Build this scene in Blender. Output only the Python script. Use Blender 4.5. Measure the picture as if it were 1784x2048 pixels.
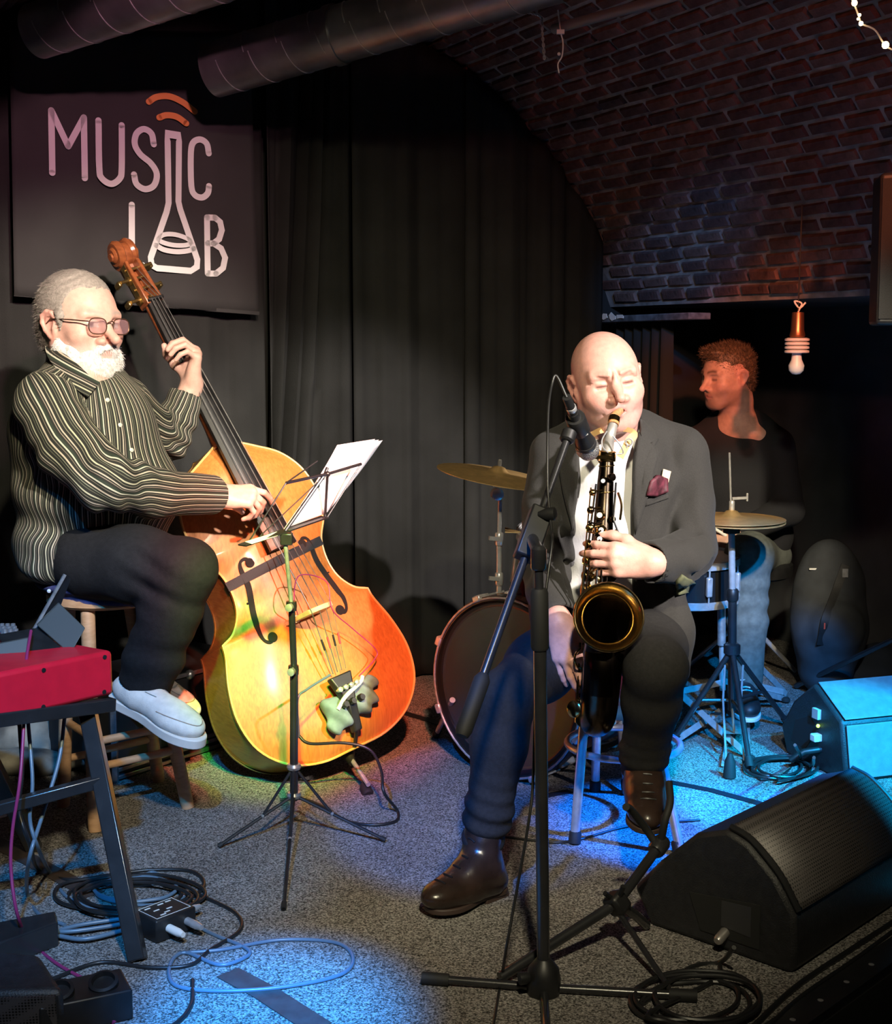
import bpy, bmesh, math, random
import numpy as np
from mathutils import Vector, Matrix
random.seed(7); np.random.seed(7)
scene = bpy.context.scene
C = scene.collection
for o in list(bpy.data.objects): bpy.data.objects.remove(o)
R = math.radians

# ---------------------------------------------------------------- camera
FPX, CX, CY, CAMH = 2700.0, 892.0, 1024.0, 1.26      # focal length (px of a 1784x2048 frame), eye height above the stage
PITCH = math.atan(334.0 / FPX)
cam_d = bpy.data.cameras.new('camera'); cam = bpy.data.objects.new('camera', cam_d); C.objects.link(cam)
cam.location = (0, 0, CAMH); cam.rotation_euler = (R(90) - PITCH, 0, 0)
cam_d.sensor_fit = 'HORIZONTAL'; cam_d.sensor_width = 36.0; cam_d.lens = FPX / 1784.0 * 36.0
cam_d.clip_start = 0.05; cam_d.clip_end = 60
scene.camera = cam
SP, CP = math.sin(PITCH), math.cos(PITCH)

# ---------------------------------------------------------------- world, stage lights, exposure
world = bpy.data.worlds.new('world'); scene.world = world; world.use_nodes = True
world.node_tree.nodes['Background'].inputs[0].default_value = (1, 1, 1, 1)
world.node_tree.nodes['Background'].inputs[1].default_value = 0.003
vs = scene.view_settings
vs.view_transform = 'Standard'; vs.look = 'None'; vs.gamma = 1.0; vs.use_curve_mapping = False; vs.exposure = 0.0

def spot(name, loc, target, col, power, angle, blend=0.3, size=0.05):
    d = bpy.data.lights.new(name, 'SPOT'); d.energy = power; d.color = col
    d.spot_size = R(angle); d.spot_blend = blend; d.shadow_soft_size = size
    o = bpy.data.objects.new(name, d); C.objects.link(o); o.location = loc
    o.rotation_euler = (Vector(target) - Vector(loc)).to_track_quat('-Z', 'Y').to_euler()
    return o
# the venue's coloured stage lamps and two added spots: a front rig under the ceiling of the audience room and one lamp at the side of the stage, all out of frame
spot('stage_lamp_white_right_offscreen', (2.2, .7, 2.55), (.40, 3.45, 1.06), (1, .90, .84), 1300, 23, .55, .05)
spot('stage_lamp_white_left_offscreen', (.75, .4, 2.65), (-.88, 3.70, 1.16), (1, .90, .74), 1050, 23, .7, .05)
spot('stage_lamp_warm_wash_offscreen', (.2, .3, 2.7), (-.30, 4.0, .35), (1, .89, .60), 400, 54, .9, .08)
spot('added_spot_warm_drums_offscreen', (.95, .5, 2.7), (1.0, 4.35, .72), (1, .86, .60), 900, 11, .7, .05)  # added spot that brightens the cymbals beside the warm wash
spot('stage_lamp_red_bass_offscreen', (.25, .5, 2.65), (-.40, 3.78, .46), (1, .10, .02), 1200, 15, .5, .05)
spot('stage_lamp_green_offscreen', (-.1, .5, 2.6), (-.50, 3.80, .22), (.07, 1, .10), 1400, 9, .6, .05)
spot('stage_lamp_red_drummer_offscreen', (1.0, .5, 2.6), (1.02, 4.95, 1.16), (1, .26, .12), 800, 8, .6, .05)
spot('added_spot_red_vault_offscreen', (.5, .4, 2.6), (1.15, 4.3, 2.0), (1, .26, .20), 60, 46, .9, .08)  # added spot standing in for the dim red ambience on the bricks
spot('stage_lamp_pink_banner_offscreen', (.35, .4, 2.45), (-1.22, 4.5, 1.66), (1, .44, .58), 330, 23, .8, .05)
spot('stage_lamp_cyan_right_offscreen', (2.2, 1.5, 2.5), (1.22, 3.50, 0), (0, .50, 1), 2600, 18, .15, .04)
spot('stage_lamp_blue_side_offscreen', (2.3, 3.0, 2.3), (.72, 3.43, .0), (.0, .16, 1), 2600, 15, .25, .04)
spot('stage_lamp_blue_front_offscreen', (-.2, .7, 2.6), (-.33, 2.40, .0), (.0, .30, 1), 2500, 12, .9, .04)
spot('stage_lamp_blue_left_offscreen', (-.4, .5, 2.6), (-.98, 3.1, .2), (.02, .36, 1), 520, 26, .7, .04)
spot('stage_lamp_blue_kick_offscreen', (-.6, .6, 2.6), (.08, 3.45, .08), (.0, .22, 1), 750, 13, .4, .04)
spot('stage_lamp_blue_drums_offscreen', (1.25, .7, 2.6), (.98, 4.42, 0), (.0, .32, 1), 1900, 14, .4, .04)
spot('stage_lamp_blue_vault_offscreen', (.75, .5, 2.6), (.83, 5.25, 1.47), (.03, .38, 1), 520, 7, .9, .04)


# ---------------------------------------------------------------- photograph helpers: pixel -> place
def P(px, py, Y):
    dx = (px - CX) / FPX; dy = (CY - py) / FPX
    d = np.array((dx, CP + dy * SP, -SP + dy * CP))
    return np.array((0, 0, CAMH)) + d * (Y / d[1])
def G(px, py, z=0.0):
    dx = (px - CX) / FPX; dy = (CY - py) / FPX
    d = np.array((dx, CP + dy * SP, -SP + dy * CP))
    return np.array((0, 0, CAMH)) + d * ((z - CAMH) / d[2])
def on_plane(px, py, p0, n):
    dx = (px - CX) / FPX; dy = (CY - py) / FPX
    d = np.array((dx, CP + dy * SP, -SP + dy * CP)); o = np.array((0, 0, CAMH))
    return o + d * (np.dot(np.array(p0) - o, n) / np.dot(d, n))
def V(*a): return np.array(a, float)
def unit(v): v = np.array(v, float); return v / max(np.linalg.norm(v), 1e-9)
def basis(fwd, up):
    """rows ex, ey(fwd), ez(up)"""
    y = unit(fwd); z = np.array(up, float); z = unit(z - y * np.dot(z, y)); x = np.cross(y, z)
    return np.array((x, y, z))

# ---------------------------------------------------------------- materials
MATS = {}
def mat(name, col=(.5, .5, .5), rough=.5, metal=0., var=0., vscale=20., bump=0., bscale=60., attr=None, emit=None, spec=.5,
        col2=None, stretch=None, coat=0., alpha=1., sheen=0., trans=0.):
    if name in MATS: return MATS[name]
    m = bpy.data.materials.new(name); m.use_nodes = True; nt = m.node_tree; N = nt.nodes; L = nt.links
    b = N['Principled BSDF']; b.inputs['Roughness'].default_value = rough; b.inputs['Metallic'].default_value = metal
    b.inputs['Specular IOR Level'].default_value = spec
    b.inputs['Base Color'].default_value = (*col, 1)
    if coat: b.inputs['Coat Weight'].default_value = coat; b.inputs['Coat Roughness'].default_value = .12
    if sheen: b.inputs['Sheen Weight'].default_value = sheen
    if alpha < 1: b.inputs['Alpha'].default_value = alpha
    if trans: b.inputs['Transmission Weight'].default_value = trans
    if emit: b.inputs['Emission Color'].default_value = (*emit[:3], 1); b.inputs['Emission Strength'].default_value = emit[3]
    tc = N.new('ShaderNodeTexCoord'); src = tc.outputs['Object']
    if stretch:
        mp = N.new('ShaderNodeMapping'); mp.inputs['Scale'].default_value = stretch; L.new(src, mp.inputs[0]); src = mp.outputs[0]
    colout = None
    if attr:
        a = N.new('ShaderNodeAttribute'); a.attribute_name = attr; colout = a.outputs['Color']
    if var or col2:
        nz = N.new('ShaderNodeTexNoise'); nz.inputs['Scale'].default_value = vscale; nz.inputs['Detail'].default_value = 6
        L.new(src, nz.inputs['Vector'])
        mx = N.new('ShaderNodeMix'); mx.data_type = 'RGBA'
        cr = N.new('ShaderNodeValToRGB'); cr.color_ramp.elements[0].position = .35; cr.color_ramp.elements[1].position = .68
        L.new(nz.outputs['Fac'], cr.inputs[0]); L.new(cr.outputs[0], mx.inputs['Factor'])
        if attr:
            mul = N.new('ShaderNodeMix'); mul.data_type = 'RGBA'; mul.blend_type = 'MULTIPLY'; mul.inputs['Factor'].default_value = 1
            mx.inputs['A'].default_value = (1 - var, 1 - var, 1 - var, 1); mx.inputs['B'].default_value = (1 + var, 1 + var, 1 + var, 1)
            L.new(colout, mul.inputs['A']); L.new(mx.outputs['Result'], mul.inputs['B']); colout = mul.outputs['Result']
        else:
            c2 = col2 or tuple(min(1, c * (1 + var)) for c in col); c1 = col if col2 else tuple(c * (1 - var) for c in col)
            mx.inputs['A'].default_value = (*c1, 1); mx.inputs['B'].default_value = (*c2, 1); colout = mx.outputs['Result']
    if colout: L.new(colout, b.inputs['Base Color'])
    if bump:
        bn = N.new('ShaderNodeTexNoise'); bn.inputs['Scale'].default_value = bscale; bn.inputs['Detail'].default_value = 4
        L.new(src, bn.inputs['Vector'])
        bp = N.new('ShaderNodeBump'); bp.inputs['Strength'].default_value = bump; bp.inputs['Distance'].default_value = .004
        L.new(bn.outputs['Fac'], bp.inputs['Height']); L.new(bp.outputs[0], b.inputs['Normal'])
    MATS[name] = m; return m

# ---------------------------------------------------------------- objects
ORG = {}
def link(name, me, m, parent=None, bevel=0., label=None):
    o = bpy.data.objects.new(name, me); C.objects.link(o)
    for mm in (m if isinstance(m, (list, tuple)) else [m]): me.materials.append(mm)
    n = len(me.vertices)
    if parent is not None:
        loc = ORG[parent.name]; o.parent = parent; ORG[o.name] = loc
    else:
        co = np.empty(n * 3); me.vertices.foreach_get('co', co); co = co.reshape(-1, 3)
        lo, hi = co.min(0), co.max(0); loc = V((lo[0] + hi[0]) / 2, (lo[1] + hi[1]) / 2, lo[2]); o.location = loc; ORG[o.name] = loc
    me.transform(Matrix.Translation(-Vector(loc)))
    if bevel:
        b = o.modifiers.new('bevel', 'BEVEL'); b.width = bevel; b.segments = 2; b.limit_method = 'ANGLE'; b.angle_limit = R(35)
    if label: o['label'] = label
    return o
def thing(name, label, cat, loc, group=None):
    o = bpy.data.objects.new(name, None); C.objects.link(o); o.location = tuple(float(q) for q in loc); o.empty_display_size = .05
    ORG[o.name] = np.array(loc, float); return tag(o, label, cat, group)
def tag(o, label, cat, group=None, kind=None):
    o['label'] = label
    if cat: o['category'] = cat
    if group: o['group'] = group
    if kind: o['kind'] = kind
    return o
def struct(o): o['kind'] = 'structure'; return o

class MB:
    """collects geometry in world coordinates"""
    def __init__(s): s.v = []; s.f = []; s.mi = []; s.n = 0; s.cur = 0
    def add(s, vs, fs):
        s.v.extend([tuple(float(c) for c in q) for q in vs]); s.f.extend([tuple(i + s.n for i in f) for f in fs]); s.mi.extend([s.cur] * len(fs)); s.n += len(vs); return s
    def box(s, c, size, B=None):
        B = np.eye(3) if B is None else np.array(B); c = np.array(c, float); h = np.array(size, float) / 2
        vs = [c + B.T @ (h * V(x, y, z)) for x in (-1, 1) for y in (-1, 1) for z in (-1, 1)]
        fs = [(0, 1, 3, 2), (4, 6, 7, 5), (0, 4, 5, 1), (2, 3, 7, 6), (0, 2, 6, 4), (1, 5, 7, 3)]
        if np.linalg.det(B) < 0: fs = [f[::-1] for f in fs]
        return s.add(vs, fs)
    def hexa(s, bottom, top):
        n = len(bottom); fs = [tuple(range(n))[::-1], tuple(range(n, 2 * n))]
        fs += [(i, (i + 1) % n, n + (i + 1) % n, n + i) for i in range(n)]
        return s.add(list(bottom) + list(top), fs)
    def bar(s, a, b, w, h, up=(0, 0, 1)):
        a = np.array(a, float); b = np.array(b, float); d = b - a; B = basis(d, up)
        return s.box((a + b) / 2, (w, np.linalg.norm(d), h), B)
    def tube(s, pts, r, n=10, caps=True, closed=False):
        pts = [np.array(p, float) for p in pts]; m = len(pts); rs = r if hasattr(r, '__len__') else [r] * m
        T = []
        for i in range(m):
            a = pts[(i - 1) % m if closed else max(i - 1, 0)]; b = pts[(i + 1) % m if closed else min(i + 1, m - 1)]; T.append(unit(b - a))
        ref = V(0, 0, 1) if abs(T[0][2]) < .9 else V(1, 0, 0); u = unit(np.cross(T[0], ref)); vs = []
        for i in range(m):
            u = unit(u - T[i] * np.dot(u, T[i])); w = np.cross(T[i], u)
            for k in range(n):
                a = 2 * math.pi * k / n; vs.append(pts[i] + rs[i] * (math.cos(a) * u + math.sin(a) * w))
        fs = []
        for i in range(m if closed else m - 1):
            j = (i + 1) % m
            for k in range(n): fs.append((i * n + k, i * n + (k + 1) % n, j * n + (k + 1) % n, j * n + k))
        if caps and not closed: fs.append(tuple(range(n))[::-1]); fs.append(tuple((m - 1) * n + k for k in range(n)))
        return s.add(vs, fs)
    def lathe(s, prof, o, axis, n=24, up=None, sx=1., caps=True):
        z = unit(axis); ref = V(0, 0, 1) if abs(z[2]) < .9 else V(1, 0, 0)
        if up is not None: ref = np.array(up, float)
        x = unit(np.cross(ref, z)); y = np.cross(z, x); o = np.array(o, float); vs = []; m = len(prof)
        for r, h in prof:
            for k in range(n):
                a = 2 * math.pi * k / n; vs.append(o + z * h + r * (sx * math.cos(a) * x + math.sin(a) * y))
        fs = [(i * n + k, i * n + (k + 1) % n, (i + 1) * n + (k + 1) % n, (i + 1) * n + k) for i in range(m - 1) for k in range(n)]
        if caps: fs.append(tuple(range(n))[::-1]); fs.append(tuple((m - 1) * n + k for k in range(n)))
        return s.add(vs, fs)
    def ball(s, c, r, n=12, B=None):
        r = np.array(r, float) * np.ones(3); B = np.eye(3) if B is None else B; vs = []; m = n // 2
        for i in range(m + 1):
            t = math.pi * i / m
            for k in range(n):
                a = 2 * math.pi * k / n; l = V(math.sin(t) * math.cos(a), math.sin(t) * math.sin(a), math.cos(t)) * r; vs.append(np.array(c) + B.T @ l)
        return s.add(vs, [(i * n + k, (i + 1) * n + k, (i + 1) * n + (k + 1) % n, i * n + (k + 1) % n) for i in range(m) for k in range(n)])
    def prism(s, poly, depth):
        """poly: 3d points of one planar face, depth: extrusion vector"""
        d = np.array(depth, float); a = [np.array(p, float) for p in poly]; return s.hexa([p + d for p in a], a)
    def ribbon(s, pts, w, nrm, t, closed=False):
        """flat stroke of width w and thickness t (towards nrm)"""
        pts = [np.array(p, float) for p in pts]; m = len(pts); nrm = unit(nrm); Lf, Rt = [], []
        ws = w if hasattr(w, '__len__') else [w] * m
        for i in range(m):
            a = pts[(i - 1) % m if closed else max(i - 1, 0)]; b = pts[(i + 1) % m if closed else min(i + 1, m - 1)]
            sd = np.cross(nrm, unit(b - a)); c = 1.
            if closed or 0 < i < m - 1:
                d1 = unit(pts[i] - a); d2 = unit(b - pts[i]); c = max(math.sqrt(max((1 + np.dot(d1, d2)) / 2, 0)), .45)
            Lf.append(pts[i] + sd * ws[i] / 2 / c); Rt.append(pts[i] - sd * ws[i] / 2 / c)
        vs = [p + nrm * t for p in Lf] + [p + nrm * t for p in Rt] + Lf + Rt; fs = []
        for i in range(m if closed else m - 1):
            j = (i + 1) % m
            fs += [(i, m + i, m + j, j), (2 * m + i, 2 * m + j, 3 * m + j, 3 * m + i), (i, j, 2 * m + j, 2 * m + i), (m + i, 3 * m + i, 3 * m + j, m + j)]
        if not closed: fs += [(0, 2 * m, 3 * m, m), (m - 1, 2 * m - 1, 4 * m - 1, 3 * m - 1)]
        return s.add(vs, fs)
    def build(s, name, m, parent=None, smooth=True, bevel=0., label=None, ang=38):
        me = bpy.data.meshes.new(name); me.from_pydata(s.v, [], s.f)
        if isinstance(m, (list, tuple)): me.polygons.foreach_set('material_index', s.mi)
        bm = bmesh.new(); bm.from_mesh(me); bmesh.ops.recalc_face_normals(bm, faces=bm.faces); bm.to_mesh(me); bm.free()
        if smooth:
            me.polygons.foreach_set('use_smooth', [True] * len(me.polygons)); me.set_sharp_from_angle(angle=R(ang))
        return link(name, me, m, parent, bevel, label)

def spline(pts, n=8, closed=False):
    pts = [np.array(p, float) for p in pts]; m = len(pts); out = []
    rng = range(m if closed else m - 1)
    for i in rng:
        g = lambda j: pts[j % m] if closed else (pts[j] if 0 <= j < m else (2 * pts[0] - pts[1] if j < 0 else 2 * pts[-1] - pts[-2]))
        p0, p1, p2, p3 = g(i - 1), g(i), g(i + 1), g(i + 2)
        for k in range(n):
            t = k / n; out.append(.5 * (2 * p1 + (p2 - p0) * t + (2 * p0 - 5 * p1 + 4 * p2 - p3) * t * t + (3 * p1 - p0 - 3 * p2 + p3) * t ** 3))
    if not closed: out.append(pts[-1])
    return out
def lerp(a, b, t): return np.array(a, float) * (1 - t) + np.array(b, float) * t
def tube_obj(name, pts, r, m, parent=None, n=10, label=None): return MB().tube(pts, r, n).build(name, m, parent, label=label)

# ---------------------------------------------------------------- organic shapes: smooth union of tapered capsules and ellipsoids, meshed by surface nets
def smin(a, b, k):
    if k <= 0: return np.minimum(a, b)
    h = np.maximum(k - np.abs(a - b), 0) / k; return np.minimum(a, b) - h * h * k * .25
class Sdf:
    def __init__(s): s.ops = []; s.o = np.zeros(3); s.B = np.eye(3); s.sc = 1.; s.disp = None
    def frame(s, o=(0, 0, 0), B=None, sc=1.): s.o = np.array(o, float); s.B = np.eye(3) if B is None else np.array(B, float); s.sc = sc; return s
    def W(s, p): return s.o + s.sc * (np.array(p, float) @ s.B)
    def _add(s, f, lo, hi, k, op, tg, info=None): s.ops.append((f, lo, hi, k * s.sc if s.sc != 1 else k, op, tg, info))
    def cap(s, a, b, ra, rb=None, k=.02, op='u', tg=0):
        a = s.W(a); b = s.W(b); ra *= s.sc; rb = ra if rb is None else rb * s.sc; d = b - a; L2 = max(np.dot(d, d), 1e-12)
        def f(Q):
            t = np.clip((Q - a) @ d / L2, 0, 1); q = Q - a - t[:, None] * d; return np.sqrt(np.einsum('ij,ij->i', q, q)) - (ra + (rb - ra) * t)
        m = max(ra, rb); s._add(f, np.minimum(a, b) - m, np.maximum(a, b) + m, k, op, tg, (a, b, ra, rb)); return s
    def chain(s, pts, rs, k=.02, op='u', tg=0):
        for i in range(len(pts) - 1): s.cap(pts[i], pts[i + 1], rs[i], rs[i + 1], k, op, tg)
        return s
    def ell(s, c, r, B=None, k=.02, op='u', tg=0):
        c = s.W(c); r = np.array(r, float) * np.ones(3) * s.sc; M = s.B if B is None else np.array(B) @ s.B
        def f(Q):
            q = (Q - c) @ M.T; k0 = np.sqrt(((q / r) ** 2).sum(1)); k1 = np.sqrt(((q / (r * r)) ** 2).sum(1)); return k0 * (k0 - 1) / np.maximum(k1, 1e-9)
        m = r.max(); s._add(f, c - m, c + m, k, op, tg, (c, c, m, m)); return s
    def box(s, c, h, B=None, rd=.01, k=.02, op='u', tg=0):
        c = s.W(c); h = np.array(h, float) * s.sc; M = s.B if B is None else np.array(B) @ s.B; rd *= s.sc
        def f(Q):
            q = np.abs((Q - c) @ M.T) - (h - rd); return np.sqrt((np.maximum(q, 0) ** 2).sum(1)) + np.minimum(q.max(1), 0) - rd
        m = np.linalg.norm(h); s._add(f, c - m, c + m, k, op, tg, (c, c, m, m)); return s
    def plane(s, p, n, k=.0, op='i', tg=0):
        """keeps the side n points away from"""
        p = s.W(p); n = unit(np.array(n, float) @ s.B)
        s._add(lambda Q: (Q - p) @ n, p, p, k, op, tg, None); return s
    def eval(s, Q):
        d = np.full(len(Q), 9.)
        for f, lo, hi, k, op, tg, i in s.ops:
            e = f(Q)
            d = smin(d, e, k) if op == 'u' else (-smin(-d, e, k) if op == 's' else -smin(-d, -e, k))
        return d if s.disp is None else d + s.disp(Q)
    def rays(s, pix, y0=2.4, y1=4.5, lift=0.):
        """nearest surface points seen through pixels"""
        a = np.array([P(x, y, y0) for x, y in pix]); d = np.array([P(x, y, y1) for x, y in pix]) - a; L = np.linalg.norm(d, axis=1); d /= L[:, None]; t = np.zeros(len(a))
        for _ in range(60):
            e = s.eval(a + d * t[:, None]); t = np.minimum(t + np.where(e > 2e-4, np.maximum(e * .8, 2e-4), 0), L)
            if (e < 3e-4).all(): break
        return a + d * (t - lift)[:, None]
    def ray(s, px, py, y0=2.4, y1=4.5, lift=0.): return s.rays([(px, py)], y0, y1, lift)[0]
    def fn(s, f, lo, hi, k=.0, op='s'): s._add(f, np.array(lo, float), np.array(hi, float), k, op, 0); return s
    def cuff(s, a, b, r, ri, dep=.015):
        """flat, hollow sleeve or leg end at b (coming from a)"""
        d = unit(np.array(b) - np.array(a)); B = basis(d, (0, 0, 1) if abs(d[2]) < .9 else (1, 0, 0)); s.box(b + d * .06, (r, .06, r), B, .0, .003, 's'); s.cap(b - d * dep, b + d * .03, ri, ri, .003, 's'); return s
    def mesh(s, h=.004, Bk=8):
        us = [o for o in s.ops if o[4] == 'u']
        lo = np.min([o[1] for o in us], 0) - 4 * h; hi = np.max([o[2] for o in us], 0) + 4 * h
        nb = np.ceil((hi - lo) / (h * Bk)).astype(int) + 1; D = nb * Bk
        bi = np.stack(np.meshgrid(*[np.arange(q) for q in nb], indexing='ij'), -1).reshape(-1, 3)
        cen = lo + (bi + .5) * h * Bk; rad = h * Bk * .87 + h
        dc = s.eval(cen)
        act = np.abs(dc) < rad * 1.9 + .004
        grid = np.repeat(np.repeat(np.repeat(dc.reshape(nb).astype(np.float32), Bk, 0), Bk, 1), Bk, 2)
        ab = bi[act]; ac = cen[act]; off = np.stack(np.meshgrid(*[np.arange(Bk)] * 3, indexing='ij'), -1).reshape(-1, 3)
        n = len(ab); K = Bk ** 3
        d = np.full((n, K), 9.)
        base = lo + ab * Bk * h
        for f, l, hh, k, op, tg, info in s.ops:
            e = f(ac); m = rad * 1.6 + k
            rel = (e < m + .01) if op in 'us' else (e > -m)
            if not rel.any(): continue
            Q = (base[rel][:, None, :] + off[None] * h).reshape(-1, 3); e = f(Q).reshape(-1, K); c = d[rel]
            d[rel] = smin(c, e, k) if op == 'u' else (-smin(-c, e, k) if op == 's' else -smin(-c, -e, k))
        if s.disp is not None:
            Q = (base[:, None, :] + off[None] * h).reshape(-1, 3); d = d + s.disp(Q).reshape(-1, K)
        gi = (ab[:, None, :] * Bk + off[None]).reshape(-1, 3)
        grid[gi[:, 0], gi[:, 1], gi[:, 2]] = d.reshape(-1).astype(np.float32)
        ok = (gi < D - 1).all(1); gi = gi[ok]
        corners = np.array([(x, y, z) for x in (0, 1) for y in (0, 1) for z in (0, 1)])
        val = np.stack([grid[gi[:, 0] + a, gi[:, 1] + b, gi[:, 2] + c] for a, b, c in corners], 1)
        ins = val < 0; cnt = ins.sum(1); mix = (cnt > 0) & (cnt < 8); gi = gi[mix]; val = val[mix]; ins = ins[mix]
        lin = (gi[:, 0] * D[1] + gi[:, 1]) * D[2] + gi[:, 2]; order = np.argsort(lin); gi = gi[order]; val = val[order]; ins = ins[order]; lin = lin[order]
        acc = np.zeros((len(gi), 3)); num = np.zeros(len(gi))
        for i in range(8):
            for ax in (4, 2, 1):
                if i & ax: continue
                j = i | ax; cr = ins[:, i] != ins[:, j]
                t = val[cr, i] / (val[cr, i] - val[cr, j]); acc[cr] += corners[i] + t[:, None] * (corners[j] - corners[i]); num[cr] += 1
        vert = lo + (gi + acc / num[:, None]) * h
        faces = []
        st = (D[1] * D[2], D[2], 1)
        for ax, ci in ((0, 4), (1, 2), (2, 1)):
            cr = ins[:, 0] != ins[:, ci]; a, b = [(1, 2), (2, 0), (0, 1)][ax]
            l = lin[cr]; ids = [np.searchsorted(lin, l - q) for q in (0, st[a], st[a] + st[b], st[b])]
            good = np.ones(len(l), bool)
            for q, idq in zip((0, st[a], st[a] + st[b], st[b]), ids): good &= lin[np.minimum(idq, len(lin) - 1)] == l - q
            qd = np.stack(ids, 1)[good]; fl = ins[cr, 0][good]
            qd[~fl] = qd[~fl][:, ::-1]; faces.append(qd)
        return vert, np.concatenate(faces)
    def build(s, name, m, parent=None, h=.004, color=None, attr=None, smooth_it=1, label=None):
        v, f = s.mesh(h)
        for _ in range(smooth_it):
            acc = np.zeros_like(v); cnt = np.zeros(len(v))
            for k in range(4):
                i, j = f[:, k], f[:, (k + 1) % 4]
                for c in range(3): acc[:, c] += np.bincount(i, v[j, c], len(v)) + np.bincount(j, v[i, c], len(v))
                cnt += np.bincount(i, minlength=len(v)) + np.bincount(j, minlength=len(v))
            v = .45 * v + .55 * acc / np.maximum(cnt, 1)[:, None]
        me = bpy.data.meshes.new(name); me.vertices.add(len(v)); me.vertices.foreach_set('co', v.ravel())
        me.loops.add(len(f) * 4); me.loops.foreach_set('vertex_index', f.ravel().astype(np.int32))
        me.polygons.add(len(f)); me.polygons.foreach_set('loop_start', np.arange(0, len(f) * 4, 4, dtype=np.int32))
        me.polygons.foreach_set('use_smooth', np.ones(len(f), bool)); me.update(calc_edges=True); me.validate()
        if color is not None:
            c = color(v); a = me.color_attributes.new('col', 'FLOAT_COLOR', 'POINT'); a.data.foreach_set('color', np.concatenate([c, np.ones((len(v), 1))], 1).ravel())
        if attr is not None:
            a = me.attributes.new('stripe', 'FLOAT', 'POINT'); a.data.foreach_set('value', attr(v))
        return link(name, me, m, parent, 0, label)
def wob(Q, freq, seed, n=5):
    r = np.random.RandomState(seed); d = np.zeros(len(Q))
    for i in range(n):
        k = r.normal(size=3); k = k / np.linalg.norm(k) * freq * r.uniform(.6, 1.5); d += np.sin(Q @ k + r.uniform(0, 6.28))
    return d / n
def gauss(Q, c, r): q = (Q - np.array(c)) / r; return np.exp(-(q * q).sum(1))

# ================================================================ materials
def carpet_mat():
    m = bpy.data.materials.new('carpet'); m.use_nodes = True; N = m.node_tree.nodes; L = m.node_tree.links; b = N['Principled BSDF']
    tc = N.new('ShaderNodeTexCoord')
    n1 = N.new('ShaderNodeTexNoise'); n1.inputs['Scale'].default_value = 230; n1.inputs['Detail'].default_value = 3; n1.inputs['Roughness'].default_value = .7
    n2 = N.new('ShaderNodeTexNoise'); n2.inputs['Scale'].default_value = 3.; n2.inputs['Detail'].default_value = 5
    r1 = N.new('ShaderNodeValToRGB'); e = r1.color_ramp.elements; e[0].position = .40; e[0].color = (.045, .042, .04, 1); e[1].position = .68; e[1].color = (.62, .59, .57, 1)
    r2 = N.new('ShaderNodeValToRGB'); e = r2.color_ramp.elements; e[0].position = .3; e[0].color = (.62, .58, .55, 1); e[1].position = .7; e[1].color = (1, 1, 1, 1)
    mx = N.new('ShaderNodeMix'); mx.data_type = 'RGBA'; mx.blend_type = 'MULTIPLY'; mx.inputs['Factor'].default_value = 1
    bp = N.new('ShaderNodeBump'); bp.inputs['Strength'].default_value = .8; bp.inputs['Distance'].default_value = .004
    for n in (n1, n2): L.new(tc.outputs['Object'], n.inputs['Vector'])
    L.new(n1.outputs['Fac'], r1.inputs[0]); L.new(n2.outputs['Fac'], r2.inputs[0]); L.new(r1.outputs[0], mx.inputs['A']); L.new(r2.outputs[0], mx.inputs['B'])
    L.new(mx.outputs['Result'], b.inputs['Base Color']); L.new(n1.outputs['Fac'], bp.inputs['Height']); L.new(bp.outputs[0], b.inputs['Normal'])
    b.inputs['Roughness'].default_value = .95; b.inputs['Specular IOR Level'].default_value = .15
    return m
M_carpet = carpet_mat()
M_curtain = mat('black_drape', (.023, .023, .022), .85, var=.3, vscale=3, bump=.25, bscale=250, spec=.2)
M_black = mat('black_plastic', (.012, .012, .013), .45, var=.3, vscale=30)
M_blackmetal = mat('black_powder_coat', (.020, .020, .022), .26, var=.2, spec=.8)
M_rubber = mat('black_rubber', (.012, .012, .012), .7)
M_chrome = mat('chrome', (.58, .58, .60), .24, .55, var=.15, vscale=40)
M_steel = mat('brushed_steel', (.42, .42, .43), .34, .55, var=.25, vscale=60)
M_mortar = mat('lime_mortar', (.26, .235, .22), .95, var=.4, vscale=14, bump=.8, bscale=40)
M_bricks = [mat('brick_%d' % i, c, .9, var=.35, vscale=25, bump=.9, bscale=70) for i, c in enumerate([(.115, .05, .04), (.09, .045, .04), (.13, .065, .05), (.075, .045, .042), (.15, .085, .07)])]
M_wall = mat('dark_plaster', (.060, .064, .070), .9, var=.25, vscale=5, bump=.3, bscale=18)
M_dark = mat('black_painted_wall', (.012, .012, .012), .9)
M_duct = mat('galvanised_duct', (.25, .25, .26), .38, .8, var=.3, vscale=7)
M_banner = mat('banner_cloth', (.042, .040, .040), .8, var=.12, vscale=4, bump=.1, bscale=300, spec=.25)
M_print = mat('banner_print', (.80, .79, .77), .7)
M_orange = mat('banner_orange', (.85, .30, .08), .7)
M_white = mat('white_paint', (.8, .79, .76), .55, var=.06)

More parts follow.
